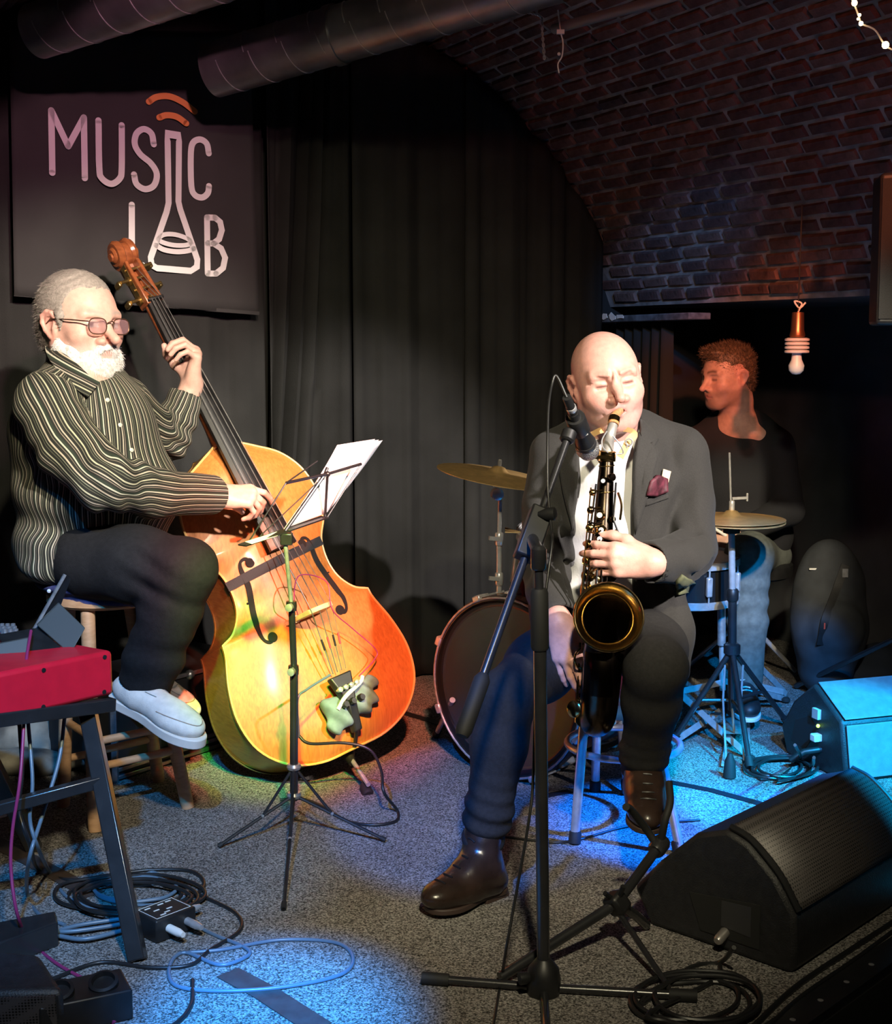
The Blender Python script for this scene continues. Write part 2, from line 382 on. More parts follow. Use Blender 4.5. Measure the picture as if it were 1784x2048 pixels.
# ================================================================ room
UW = unit((.889, .458, 0)); NW = unit((.458, -.889, 0))           # along the end wall; out of it, along the vault
W0 = P(270, 400, 4.65); NICHE = .75
def wall_pt(u, z, d=0.): p = V(W0[0], W0[1], 0) + UW * u + NW * d; p[2] = z; return p
def wall_uz(px, py, d=0.): q = on_plane(px, py, V(W0[0], W0[1], 0) + NW * d, NW); return float(np.dot(q - V(W0[0], W0[1], 0), UW)), float(q[2])
def proj(p):
    p = np.array(p, float) - V(0, 0, CAMH); zc = p[1] * CP - p[2] * SP; yc = p[1] * SP + p[2] * CP
    return CX + FPX * p[0] / zc, CY - FPX * yc / zc, zc
a1, a2, a3 = [V(*wall_uz(*q)) for q in ((1226, 614), (1100, 345), (880, 118))]
A = 2 * np.array((a2 - a1, a3 - a1)); bb = V(a2 @ a2 - a1 @ a1, a3 @ a3 - a1 @ a1); cc = np.linalg.solve(A, bb); RV = float(np.linalg.norm(a1 - cc))
US = a1[0]; ZS = a1[1]; T0 = math.atan2(ZS - cc[1], US - cc[0]); T1 = math.pi - T0
def vault(th, t, r=0.): return wall_pt(cc[0] + (RV - r) * math.cos(th), cc[1] + (RV - r) * math.sin(th), t)

eA, eB = G(1800, 1893), G(1560, 2062)                             # front edge of the stage
ed = unit(eB - eA)
m = MB(); back = wall_pt(-4, 0, -.4); backr = wall_pt(3.5, 0, -.4); e1 = eA - ed * 2.2; e2 = eA + ed * 2.4
m.prism([back, V(-4.2, 1.2, 0), V(-3.2, .9, 0), e2, e1, V(4, 5.2, 0), backr], (0, 0, -.12))
struct(m.build('floor', M_carpet, smooth=False))
m = MB(); m.prism([V(-7, -3, -.42), V(7, -3, -.42), V(7, 8, -.42), V(-7, 8, -.42)], (0, 0, -.1))
tag(struct(m.build('floor_lower', M_dark, smooth=False)), 'dark audience floor below the stage edge', None)
m = MB(); nrm = V(-ed[1], ed[0], 0); nrm = nrm if nrm[0] > 0 else -nrm
m.bar(e1 + V(0, 0, .002), e2 + V(0, 0, .002), .062, .006); m.bar(e1 + nrm * .03 + V(0, 0, -.05), e2 + nrm * .03 + V(0, 0, -.05), .004, .12)
tr = struct(m.build('trim_1', M_blackmetal, bevel=.001))
for k in range(9):
    q = eA + ed * (-.08 + k * .105); MB().lathe([(.001, .003), (.006, .003), (.006, .0055), (.001, .0065)], q, (0, 0, 1), 10).build('screw', M_chrome, tr)
m = MB(); m.prism([e1 + nrm * .035 + V(0, 0, -.42), e2 + nrm * .035 + V(0, 0, -.42), e2 + nrm * .035 + V(0, 0, -.01), e1 + nrm * .035 + V(0, 0, -.01)], -nrm * .03)
tag(struct(m.build('wall_stage_front', M_dark, smooth=False)), 'black riser face under the stage edge', None)
m = MB(); m.prism([wall_pt(-4, 0, -.02), wall_pt(US + NICHE + .1, 0, -.02), wall_pt(US + NICHE + .1, 3.0, -.02), wall_pt(-4, 3.0, -.02)], -NW * .12)
struct(m.build('wall_back', M_dark, smooth=False))
m = MB(); m.prism([wall_pt(US + NICHE, 0, -.02), wall_pt(US + NICHE, 0, 2.6), wall_pt(US + NICHE, ZS + .03, 2.6), wall_pt(US + NICHE, ZS + .03, -.02)], UW * .15)
struct(m.build('wall_right', M_wall, smooth=False))
m = MB(); m.prism([wall_pt(US, ZS, -.02), wall_pt(US, ZS, 2.3), wall_pt(US + NICHE + .1, ZS, 2.3), wall_pt(US + NICHE + .1, ZS, -.02)], V(0, 0, .14)); tag(struct(m.build('ceiling_niche', M_wall, smooth=False)), 'low flat ceiling of the niche behind the drummer', None)
# vault shell
m = MB(); nS, nT = 40, 14; vs_ = []
for r in (0, -.15):
    for i in range(nS + 1):
        for j in range(nT + 1): vs_.append(vault(T0 + (T1 - T0) * i / nS, 2.3 * j / nT - .02, r))
K = (nS + 1) * (nT + 1); fs_ = []
for i in range(nS):
    for j in range(nT):
        q = (i * (nT + 1) + j, i * (nT + 1) + j + 1, (i + 1) * (nT + 1) + j + 1, (i + 1) * (nT + 1) + j); fs_ += [q, tuple(K + x for x in q[::-1])]
m.add(vs_, fs_); ceil = struct(m.build('ceiling', M_mortar))
# bricks of the vault
BL, BH, MO = .146, .0425, .0095
cands = []; row = 0; th = T0 + .012
while th < T0 + 1.75:
    off = (row % 2) * .5 * (BL + MO) + random.uniform(-.03, .03); t = off - .1
    while t < 2.28 - BL:
        p = vault(th + BH / 2 / RV, t + BL / 2); x, y, z = proj(p)
        if t > -.05 and z > .8 and -60 < x < 1850 and -120 < y < 700: cands.append((z, th, t, x, y))
        t += BL + MO
    row += 1; th += (BH + MO) / RV
vis = [c for c in cands if 840 < c[3] < 1800 and -20 < c[4] < 660]; vis.sort()
near = vis[:300]; rest = vis[300:] + [c for c in cands if not (840 < c[3] < 1800 and -20 < c[4] < 660)]
def brick_geo(m, c, B, L, Hh, D):
    e = .006; l, h, d = L / 2, Hh / 2, D
    lo_ = [(-l, -h, 0), (l, -h, 0), (l, h, 0), (-l, h, 0)]; hi_ = [(-l + e, -h + e, d), (l - e, -h + e, d), (l - e, h - e, d), (-l + e, h - e, d)]
    f = lambda q: c + q[0] * B[0] + q[1] * B[1] + q[2] * B[2]
    m.hexa([f(q) for q in lo_], [f(q) for q in hi_])
protos = []
for i in range(5):
    m = MB(); brick_geo(m, V(0, 0, 0), np.eye(3), BL, BH, .012)
    me = bpy.data.meshes.new('brick'); me.from_pydata(m.v, [], m.f); me.materials.append(M_bricks[i]); protos.append(me)
co = ORG[ceil.name]
for z, th, t, x, y in near:
    b = bpy.data.objects.new('brick', random.choice(protos)); C.objects.link(b); b.parent = ceil
    a = th + BH / 2 / RV; p = vault(a, t + BL / 2, random.uniform(-.004, .003))
    rad = -(UW * math.cos(a) + V(0, 0, math.sin(a))); tan = -UW * math.sin(a) + V(0, 0, math.cos(a))
    Mx = Matrix([[NW[i], tan[i], rad[i], (p - co)[i]] for i in range(3)] + [[0, 0, 0, 1]])
    b.matrix_local = Mx @ Matrix.Rotation(random.gauss(0, .015), 4, 'Z') @ Matrix.Diagonal((random.uniform(.9, 1.0), random.uniform(.88, 1.05), 1, 1))
m = MB()
for z, th, t, x, y in rest:
    a = th + BH / 2 / RV; p = vault(a, t + BL / 2)
    B = np.array((NW, -UW * math.sin(a) + V(0, 0, math.cos(a)), -(UW * math.cos(a) + V(0, 0, math.sin(a)))))
    m.cur = random.randrange(3); brick_geo(m, p, B, BL * random.uniform(.92, 1), BH, .012)
if rest:
    o = m.build('brickwork', M_bricks[:3], ceil, smooth=False); o['kind'] = 'stuff'

# curtains (black stage drapes on the end wall)
def curtain(u0, u1, d, folds, amp, seed, label, z0=.01, lean=None, ztop=None):
    r = random.Random(seed); nu, nz = int((u1 - u0) / .012), 40; vs = []; ph = [r.uniform(0, 6.28) for _ in range(4)]
    for j in range(nz + 1):
        tz = j / nz
        for i in range(nu + 1):
            u = u0 + (u1 - u0) * i / nu
            top = cc[1] + math.sqrt(max(RV ** 2 - (u - cc[0]) ** 2, .01)) - .03
            if ztop: top = min(top, ztop)
            z = z0 + (top - z0) * tz
            s = (u - u0) / (u1 - u0)
            a = amp * (.45 + .55 * (1 - abs(2 * s - 1))) * (1.15 - .45 * tz)
            ln = (lean or 0) * (1 - tz) ** 1.6
            w = math.sin(folds * 6.283 * s + ph[0] + .6 * math.sin(3 * s * 6.28 + ph[1])) + .45 * math.sin(2.3 * folds * 6.283 * s + ph[2] + 1.2 * tz) + .18 * math.sin(5.1 * folds * s * 6.28 + ph[3] + 3 * tz)
            vs.append(wall_pt(u + ln * math.sin(math.pi * s), z, d + a * w))
    W = nu + 1; fs = [(j * W + i, j * W + i + 1, (j + 1) * W + i + 1, (j + 1) * W + i) for j in range(nz) for i in range(nu)]
    m = MB().add(vs, fs); o = m.build('stage_curtain', M_curtain, ang=80)
    sm = o.modifiers.new('solid', 'SOLIDIFY'); sm.thickness = .003
    return tag(o, label, 'curtain', 'black stage curtains')
uu = lambda px: wall_uz(px, 700, .1)[0]
curtain(uu(-260), uu(534), .07, 5, .018, 3, 'black stage curtain hanging behind the printed banner')
curtain(uu(536), uu(700), .10, 3.2, .04, 8, 'narrow black curtain gathered in deep folds beside the banner', lean=-.18)
curtain(uu(706), uu(935), .10, 2.0, .014, 11, 'smooth black curtain between the gathered folds and the ride cymbal')
curtain(uu(925), US - .13, .12, 3.5, .02, 21, 'black curtain behind the drum cymbals at the foot of the brick arch')

# black cloth panel on the right wall behind the players
def rw(px, py, d): q = on_plane(px, py, wall_pt(US, 0) - UW * d, UW); return q
m = MB(); q0 = rw(1236, 640, .05); q1 = rw(1340, 634, .05)
pts = []; n = 40
for j in range(2):
    for i in range(n + 1):
        p = lerp(q0, q1, i / n) - UW * .018 * math.sin(i * .9) * (1 + j); p[2] = lerp(q0, q1, i / n)[2] if j == 0 else .02; pts.append(p)
m.add(pts, [(i, i + 1, n + 2 + i, n + 1 + i) for i in range(n)]); o = m.build('black_cloth', M_dark, ang=80); o.modifiers.new('s', 'SOLIDIFY').thickness = .004
tag(o, 'black cloth hung in the dark niche behind the bald saxophonist', 'curtain')
m = MB(); m.bar(rw(1150, 642, .07), rw(1400, 632, .07), .10, .025); led = m.build('wall_ledge', mat('ledge_paint', (.09, .1, .12), .8, var=.5, vscale=30), bevel=.004)
tag(led, 'narrow chipped ledge under the brick vault behind the saxophonist', 'ledge')
for k in range(7):
    a = rw(1160 + k * 13 + random.uniform(-4, 4), 639, .122); b = a + UW * 0; m = MB(); pts = [a + NW * .03 * math.cos(q) * random.uniform(.5, 1.2) + V(0, 0, .012 + .014 * math.sin(q) * random.uniform(.4, 1.3)) for q in np.linspace(0, 5.5, 7)]
    m.prism(pts, -UW * .004); m.build('plaster_chip', M_white, led)

# banner
bd = .14
bq = [wall_pt(*wall_uz(x, y, bd), bd) for x, y in ((18, 60), (500, 60), (518, 629), (28, 591))]
nu, nz = 48, 24; vs_ = []
def ban(s, t, off=0.):
    p = lerp(lerp(bq[0], bq[1], s), lerp(bq[3], bq[2], s), t)
    return p + NW * (off + .006 * math.sin(s * 9 + 1.5 * t) * t + .004 * math.sin(s * 23 + t * 4))
for j in range(nz + 1):
    for i in range(nu + 1): vs_.append(ban(i / nu, j / nz))
m = MB().add(vs_, [(j * (nu + 1) + i, j * (nu + 1) + i + 1, (j + 1) * (nu + 1) + i + 1, (j + 1) * (nu + 1) + i) for j in range(nz) for i in range(nu)])
banner = thing('banner', 'dark cloth banner printed MUSIC LAB with a flask drawing', 'banner', wall_pt(wall_uz(270, 600, bd)[0], bq[3][2], bd))
o = m.build('cloth', M_banner, banner, ang=80); o.modifiers.new('s', 'SOLIDIFY').thickness = .002
m = MB(); m.bar(bq[3] + V(0, 0, .004), bq[2] + V(0, 0, .004), .006, .012); m.build('hem', M_banner, banner)
def bpt(zx, zy): x, y = zx / 1.982, zy / 1.982; return wall_pt(*wall_uz(x, y, bd + .012), bd + .012)
def stroke(name, pts, w=24, mt=None, closed=False, sp=0):
    m = MB(); px2m = np.linalg.norm(bpt(500, 600) - bpt(600, 600)) / 100
    for pl in (pts if isinstance(pts[0], list) else [pts]):
        q = [V(*a) for a in pl]; q = spline(q, sp, closed) if sp else q; p3 = [bpt(*a) for a in q]
        m.ribbon(p3, w * px2m, NW, .0015, closed)
        if not closed:
            for e in (p3[0], p3[-1]): m.lathe([(w * px2m / 2, 0), (w * px2m / 2, .0015)], e, NW, 16)
    return m.build(name, mt or M_print, banner, smooth=False)
stroke('letter_m', [[(207, 685), (203, 438)], [(203, 438), (270, 580)], [(270, 580), (332, 466)], [(332, 466), (336, 706)]])
stroke('letter_u', [(390, 478), (393, 660), (402, 705), (440, 729), (474, 708), (482, 665), (482, 497)], sp=6)
stroke('letter_s', [(609, 572), (600, 530), (570, 512), (541, 530), (534, 572), (556, 612), (598, 648), (621, 690), (610, 735), (575, 750), (541, 730), (531, 692)], sp=6)
stroke('letter_c', [(827, 608), (819, 570), (793, 553), (765, 566), (756, 612), (758, 735), (771, 772), (800, 783), (823, 766), (828, 738)], sp=6)
stroke('letter_l', [(522, 812), (522, 1035), (528, 1043), (565, 1052)])
stroke('letter_b', [[(820, 862), (823, 1084)], [(820, 862), (852, 863)], [(852, 863), (872, 880), (879, 912), (868, 948), (846, 965)], [(823, 965), (846, 965)], [(846, 965), (876, 985), (892, 1022), (884, 1062), (856, 1085)], [(823, 1084), (856, 1085)]])
stroke('flask_outline', [(663, 531), (708, 538), (709, 560), (707, 800), (714, 830), (782, 1030), (780, 1058), (756, 1074), (622, 1063), (600, 1050), (597, 1022), (660, 840), (668, 805), (664, 560)], closed=True)
stroke('flask_liquid', [(628, 948), (650, 930), (695, 930), (740, 945), (757, 962), (735, 972), (690, 972), (648, 962)], w=18, closed=True, sp=4)
stroke('flask_liquid_edge', [(618, 972), (650, 990), (700, 998), (745, 994), (768, 985)], w=20, sp=4)
stroke('signal_arc', [(590, 403), (620, 385), (670, 382), (722, 404), (772, 442)], mt=M_orange, sp=5)
stroke('signal_arc', [(631, 466), (660, 457), (700, 463), (738, 489)], mt=M_orange, sp=5)

# ventilation ducts
def duct(name, a, b, r, label, seams, clamp=()):
    a = np.array(a); b = np.array(b); d = unit(b - a); L = np.linalg.norm(b - a)
    t = thing(name, label, 'duct', a, 'ventilation ducts under the ceiling')
    MB().lathe([(r - .012, .10), (r - .012, .0), (r, -.002), (r, L)], a, d, 40, caps=False).build('duct_pipe', M_duct, t)
    MB().lathe([(.002, .1), (r - .013, .1)], a, d, 40, caps=False).build('duct_end_disc', M_dark, t)  # flat black disc set inside the duct mouth
    side = unit(np.cross(d, (0, 0, 1)))
    for s in seams:
        pts = [a + d * (s + .10 * k / 40) + (r + .0006) * (math.cos(6.283 * k / 40) * side + math.sin(6.283 * k / 40) * np.cross(d, side)) for k in range(41)]
        MB().tube(pts, .0018, 5).build('spiral_seam', M_steel, t)
    for s in clamp:
        MB().lathe([(r + .001, s), (r + .006, s), (r + .006, s + .025), (r + .001, s + .025)], a, d, 40, caps=False).build('clamp_ring', M_duct, t)
    return t
duct('ventilation_duct', P(428, 140, 4.3), P(1120, -58, 3.85), .0825, 'dark spiral duct ending above the banner beside its right edge', [.06 + .115 * k for k in range(9)], (.42,))
duct('ventilation_duct', P(75, 62, 4.0), P(640, -120, 3.6), .077, 'shorter dark spiral duct in the corner above the letter M', [.05 + .11 * k for k in range(7)], ())
m = MB(); m.tube([P(1108, 58, 4.1), P(1400, -22, 3.7)], .015, 12); tag(m.build('conduit_pipe', mat('grey_pipe', (.22, .22, .22), .5, .3)), 'thin grey conduit pipe under the brick vault', 'pipe')
def chain_obj(pts, label):
    t = thing('hanging_chain', label, 'chain', pts[-1]); pts = spline(pts, 8)
    for i in range(len(pts) - 1):
        c = (pts[i] + pts[i + 1]) / 2; d = unit(pts[i + 1] - pts[i]); L = np.linalg.norm(pts[i + 1] - pts[i]) * .72
        s = unit(np.cross(d, (0, 1, 0))); s = s if i % 2 else np.cross(d, s)
        MB().tube([c + d * L * math.cos(a) + s * L * .45 * math.sin(a) for a in np.linspace(0, 6.283, 11)[:-1]], .0022, 5, closed=True).build('chain_link', M_steel, t)
chain_obj([P(1018, 18, 4.0), P(1060, 26, 4.0), P(1082, 36, 4.02), P(1085, 70, 4.02), P(1089, 118, 4.02)], 'thin metal chain dangling from the duct beside the conduit')
m = MB(); m.tube(spline([P(1116, 20, 4.05), P(1121, 62, 4.05), P(1126, 85, 4.05), P(1124, 112, 4.05), P(1116, 128, 4.05), P(1118, 146, 4.05)], 6), .0022, 6); m.box(P(1121, 64, 4.05), (.022, .012, .012)); m.ball(P(1118, 108, 4.05), .005)
tag(m.build('pull_cord', M_white), 'short white cord end hanging from the brick vault', 'cord')
# bulb on a cord
q = P(1594, 690, 4.15)
t = thing('light_bulb', 'unlit energy saving bulb in a copper socket on a knotted cord', 'bulb', q + V(0, 0, -.085))
M_frost = mat('frosted_glass', (.78, .77, .75), .35)
MB().lathe([(.004, .100), (.018, .098), (.020, .045), (.024, .03), (.022, .024)], q, (0, 0, 1), 18).build('socket', mat('copper', (.45, .18, .09), .35, .9), t)
b = MB()
for k in range(4): b.lathe([(.028, .022 - .012 * k), (.037, .019 - .012 * k), (.037, .013 - .012 * k), (.028, .011 - .012 * k)], q, (0, 0, 1), 20)
b.build('coil', M_frost, t)
MB().lathe([(.014, -.024), (.016, -.045), (.024, -.062), (.022, -.078), (.012, -.088), (.001, -.09)], q, (0, 0, 1), 18).build('globe', M_frost, t)
MB().tube(spline([q + V(0, 0, .1), q + V(.01, 0, .125), q + V(-.012, 0, .132), q + V(.004, 0, .112), q + V(.022, 0, .128)], 6), .0028, 6).build('cord_knot', M_white, t)
MB().tube([q + V(0, 0, .095), q + V(.002, 0, .42)], .0024, 6).build('cord', M_rubber, t)
# fairy lights, hung loudspeaker
fl = [P(x, y, 3.3) for x, y in ((1690, -30), (1708, 8), (1718, 34), (1724, 48), (1750, 60), (1772, 92), (1810, 110))]
t = thing('fairy_lights', 'string of small warm fairy lights in the top corner of the vault', 'string lights', fl[3])
MB().tube(spline(fl, 6), .0022, 6).build('wire', M_white, t)
M_glow = mat('warm_bulb', (1, .8, .5), .4, emit=(1, .72, .35, 9))
for x, y, r in ((1709, 6, .009), (1719, 30, .005), (1716, 38, .004), (1722, 47, .007), (1771, 90, .011)): MB().ball(P(x, y, 3.29), r * .8, 10).build('bulb', M_glow, t)
q = [P(1752, 650, 3.45), P(1850, 650, 3.45), P(1850, 338, 3.45), P(1762, 345, 3.45)]
t = thing('hung_loudspeaker', 'black loudspeaker box hung at the side of the brick vault', 'speaker', q[0])
MB().prism(q, (.03, .16, 0)).build('cabinet', M_black, t, bevel=.01)
MB().prism([lerp(p, sum(q) / 4, .08) + V(0, -.004, 0) for p in q], (0, .01, 0)).build('grille', mat('grille_cloth', (.01, .01, .011), .9, bump=.5, bscale=400), t)
MB().tube([q[3] + V(.08, .1, -.02), q[3] + V(.08, .1, .25)], .012).build('bracket', M_blackmetal, t)

# ================================================================ people
M_skin = mat('skin', attr='col', rough=.48, var=.08, vscale=70, bump=.12, bscale=260, spec=.4)
M_jacket = mat('grey_wool_jacket', (.034, .033, .032), .85, var=.12, vscale=300, bump=.2, bscale=500, sheen=.05, spec=.25)
M_lapel = mat('grey_wool_lapel', (.038, .037, .036), .85, var=.12, vscale=300, bump=.2, bscale=500, sheen=.05, spec=.25)
M_trouser = mat('charcoal_trousers', (.024, .023, .023), .9, var=.15, vscale=120, bump=.3, bscale=350, spec=.2)
M_jeans = mat('black_jeans', (.012, .012, .014), .9, var=.2, vscale=90, bump=.3, bscale=350, spec=.2)
M_tee = mat('white_tee', (.8, .8, .82), .8, bump=.15, bscale=200)
M_leather = mat('brown_black_leather', (.032, .019, .015), .26, var=.35, vscale=18, bump=.1, bscale=120, spec=.6)
M_sole = mat('boot_sole', (.05, .03, .025), .6)
M_greyhair = mat('grey_hair', (.30, .275, .24), .6, var=.2, vscale=160, bump=.5, bscale=260)
M_whitebeard = mat('white_beard', (.72, .70, .68), .65, var=.25, vscale=110, bump=.8, bscale=150)
M_brownhair = mat('brown_hair', (.14, .085, .05), .55, var=.5, vscale=90, bump=.9, bscale=130)

def head(S, o, B, sc=1., jaw=1., eyes='closed', nose=1., earout=0., mouth=0.):
    """origin midway between the ears at eye height; y out of the face, z up"""
    S.frame(o, B, sc)
    S.ell((0, -.022, .032), (.0765, .098, .085), k=.03)
    S.ell((0, .018, -.008), (.067, .070, .092), k=.04)
    S.ell((0, .022, -.066), (.055 * jaw, .062, .050), k=.035)
    S.ell((0, .071, -.099), (.021 * jaw, .017, .018), k=.03)
    for x in (-1, 1):
        S.ell((x * .046, .055, -.030), (.024, .022, .022), k=.03)
        S.cap((x * .050 * jaw, -.008, -.055), (x * .026, .062, -.100), .020, .014, k=.035)
        S.cap((x * .046, .070, .019), (x * .011, .084, .0135), .0115, .0125, k=.014)
        S.ell((x * .031, .094, -.002), (.021, .018, .0135), k=.013, op='s')
        S.ell((x * .031, .0705, -.002), (.0165, .0125, .0115), k=.005)
        z = -.006 if eyes == 'closed' else (-.004 if eyes == 'low' else -.001)
        S.cap((x * .045, .079, z + .001), (x * .018, .0845, z), .0022, k=.003, op='s')
        S.cap((x * .045, .079, .008), (x * .020, .085, .007), .0022, k=.006, op='s')
        S.cap((x * .042, .0785, -.0125), (x * .022, .084, -.014), .0018, k=.006, op='s')
        S.cap((x * .018, .097, -.040), (x * .036, .079, -.071), .0042, k=.009, op='s')
    S.chain([(0, .083, .010), (0, .095 * 1., -.014), (0, .088 + .026 * nose, -.036)], [.0085, .0095, .0115], k=.012)
    for x in (-1, 1):
        S.ell((x * .0130 * nose, .095, -.041), (.0088 * nose, .0115, .0085), k=.006)
        S.ell((x * .0065, .100, -.0490), (.0038, .005, .0035), k=.003, op='s')
    # mouth
    S.ell((0, .078, -.062), (.030, .016, .017), k=.02)
    S.chain([(-.024, .081, -.066), (-.009, .0905, -.0615), (0, .0915, -.063), (.009, .0905, -.0615), (.024, .081, -.066)], [.003, .0048, .0045, .0048, .003], k=.006)
    S.chain([(-.021, .081, -.0705), (0, .0905, -.0735 - mouth), (.021, .081, -.0705)], [.003, .006, .003], k=.006)
    S.chain([(-.025, .0835, -.0675), (0, .0965, -.0675 - mouth * .5), (.025, .0835, -.0675)], [.0012, .0015 + mouth, .0012], k=.003, op='s')
    # ears
    for x in (-1, 1):
        e = x * (.0775 + earout)
        S.ell((e, -.016, -.010), (.0085, .021, .032), B=basis((x * .35, 1, .18), (x * .18, -.2, 1)), k=.008)
        S.ell((e + x * .007, -.010, -.008), (.0055, .011, .019), k=.005, op='s')
        S.chain([(e + x * .002, .004, .006), (e + x * .006, -.004, .020), (e + x * .009, -.018, .023), (e + x * .011, -.032, .012), (e + x * .010, -.034, -.004), (e + x * .006, -.026, -.022), (e + x * .001, -.012, -.036)], [.0036, .0044, .0046, .0046, .0044, .0044, .0062], k=.004)
        S.cap((e + x * .001, .003, -.010), (e + x * .004, .000, -.016), .0035, k=.004)
    S.frame()
def loc_of(o, B, sc): return lambda v: ((v - np.array(o)) @ np.array(B).T) / sc
def sstep(x, a, b): t = np.clip((x - a) / (b - a), 0, 1); return t * t * (3 - 2 * t)
def skin_color(heads, base=(.62, .36, .28), lip=(.48, .17, .15), brow=(.10, .06, .045), stub=None, iris=None, brow_amt=.8, cheek=(.66, .27, .22)):
    o, B, sc = heads; L = loc_of(o, B, sc); base = np.array(base)
    def f(v):
        c = np.tile(base, (len(v), 1)); q = L(v); x, y, z = np.abs(q[:, 0]), q[:, 1], q[:, 2]
        inh = ((np.abs(q[:, 2]) < .14) & (np.abs(q[:, 1]) < .15) & (x < .11)).astype(float)
        def mixc(w, col):
            nonlocal c; w = (w * inh)[:, None]; c = c * (1 - w) + np.array(col) * w
        mixc(.55 * np.exp(-((x - .045) / .022) ** 2 - ((z + .035) / .022) ** 2) * (y > .02), cheek)
        mixc(.5 * np.exp(-(x / .013) ** 2 - ((z + .038) / .014) ** 2) * (y > .08), cheek)
        mixc(.5 * sstep(x, .072, .08) * (y < .02), cheek)
        if stub: mixc(stub[3] * np.clip(sstep(-z, .040, .060) * sstep(y, -.03, .01) - .9 * np.exp(-(x / .012) ** 2 - ((z + .05) / .01) ** 2) * 0, 0, 1) * sstep(.125 + z, 0, .02), stub[:3])
        lipm = np.exp(-(x / .021) ** 4) * np.exp(-((z + .0675) / .0095) ** 4) * (y > .078)
        mixc(.8 * lipm, lip)
        arch = .0225 + .004 * np.sin((x - .012) / .036 * 2.6)
        mixc(brow_amt * np.exp(-((z - arch) / .0055) ** 2) * sstep(x, .008, .014) * (1 - sstep(x, .044, .055)) * (y > .05), brow)
        if iris is not None:
            m = (x > .016) & (x < .045) & (z > -.010) & (z < .004) & (y > .072); w = m.astype(float); mixc(.75 * w, (.7, .66, .62))
            mixc(np.exp(-(((q[:, 0] - iris[0]) % .062 - .031) / .006) ** 4 - ((z - iris[1]) / .006) ** 4) * w, (.05, .035, .03))
        else: mixc(.95 * np.exp(-((z + .0058) / .0026) ** 2) * sstep(x, .016, .02) * (1 - sstep(x, .043, .048)) * (y > .06), (.10, .035, .03))
        return np.clip(c, 0, 1)
    return f

def hand(S, w, ydir, back, thumb, curls, spread=.06, sc=1., thumb_pose=((.55, .75, -.25), (.25, .9, -.35), (.0, .95, -.45)), tk=None):
    """w wrist; ydir wrist->knuckles; back: out of the back of the hand; thumb: +1/-1 side of cross(ydir, back)"""
    y = unit(ydir); z = unit(np.array(back, float) - y * np.dot(back, y)); x = np.cross(y, z) * thumb
    S.frame(w, np.array((x, y, z)), sc)
    kn = [(.029, .088, .001), (.0095, .092, .004), (-.010, .087, .002), (-.028, .078, -.003)]
    ln = [(.044, .026, .021), (.049, .030, .022), (.045, .028, .022), (.036, .021, .019)]
    rr = [(.0098, .0090, .0082, .0070), (.0100, .0092, .0084, .0072), (.0096, .0088, .0080, .0069), (.0086, .0078, .0072, .0062)]
    S.cap((0, -.012, 0), (0, .0, 0), .027, .026, k=.02)
    for i, c in enumerate(kn): S.cap((c[0] * .55, .008, -.002), (c[0], c[1], c[2] - .003), .0175, .0125, k=.016)
    S.ell((.024, .034, -.012), (.017, .030, .014), k=.016); S.ell((-.022, .032, -.011), (.014, .03, .013), k=.016)
    for i in range(4):
        a = 0; p = V(*kn[i]); sp = spread * (1.5 - i)
        pts = [p]
        for j in range(3):
            a += curls[i][j]; d = V(math.sin(sp) * math.cos(a), math.cos(sp) * math.cos(a), -math.sin(a)); p = p + d * ln[i][j]; pts.append(p)
        S.cap(V(*kn[i]) - V(0, .012, .002), kn[i], rr[i][0], rr[i][0] * 1.08, k=.01)
        for j in range(3): S.cap(pts[j], pts[j + 1], rr[i][j], rr[i][j + 1], k=.0025 if j else .006)
        d = unit(pts[3] - pts[2]); nz = unit(np.cross(np.cross(d, (0, 0, 1)), d)); e = pts[3] - d * .004 + nz * (rr[i][3] * .82)
        S.ell(e, (rr[i][3] * .7, .007, .0016), B=basis(d, nz), k=.002)
    p = V(.024, .022, -.010); pts = [p]
    for L, d in zip((.044, .034, .027), thumb_pose): p = p + unit(d) * L; pts.append(p)
    S.chain(pts, [.0165, .0118, .0108, .0088], k=.012)
    S.frame()
def limb(S, pts, rs, k=.03, tg=0): S.chain(pts, rs, k, tg=tg)
def strands(name, v, nrm, m, parent, n, L, r=.0006, seed=0, flow=None, up=.5):
    """short tapered hair strands rooted on given points"""
    rs = np.random.RandomState(seed); idx = rs.choice(len(v), min(n, len(v)), replace=False); vs, fs = [], []
    for i in idx:
        p = v[i]; d = nrm[i] * up + (flow(p) if flow is not None else 0) + rs.normal(size=3) * .25; d = unit(d) * L * rs.uniform(.5, 1.2)
        s = unit(np.cross(d, rs.normal(size=3))) * r; b = len(vs); q = np.cross(unit(d), s)
        vs += [p + s, p - .5 * s + .87 * q, p - .5 * s - .87 * q, p + d]; fs += [(b, b + 1, b + 3), (b + 1, b + 2, b + 3), (b + 2, b, b + 3)]
    mb = MB(); mb.add(vs, fs); o = mb.build(name, m, parent, smooth=False); o['kind'] = 'stuff'; return o
def surf(S, h=.006):
    v, f = S.mesh(h); e = 1e-3; n = np.stack([S.eval(v + e * np.eye(3)[i]) - S.eval(v - e * np.eye(3)[i]) for i in range(3)], 1)
    return v, n / np.maximum(np.linalg.norm(n, axis=1, keepdims=True), 1e-9)

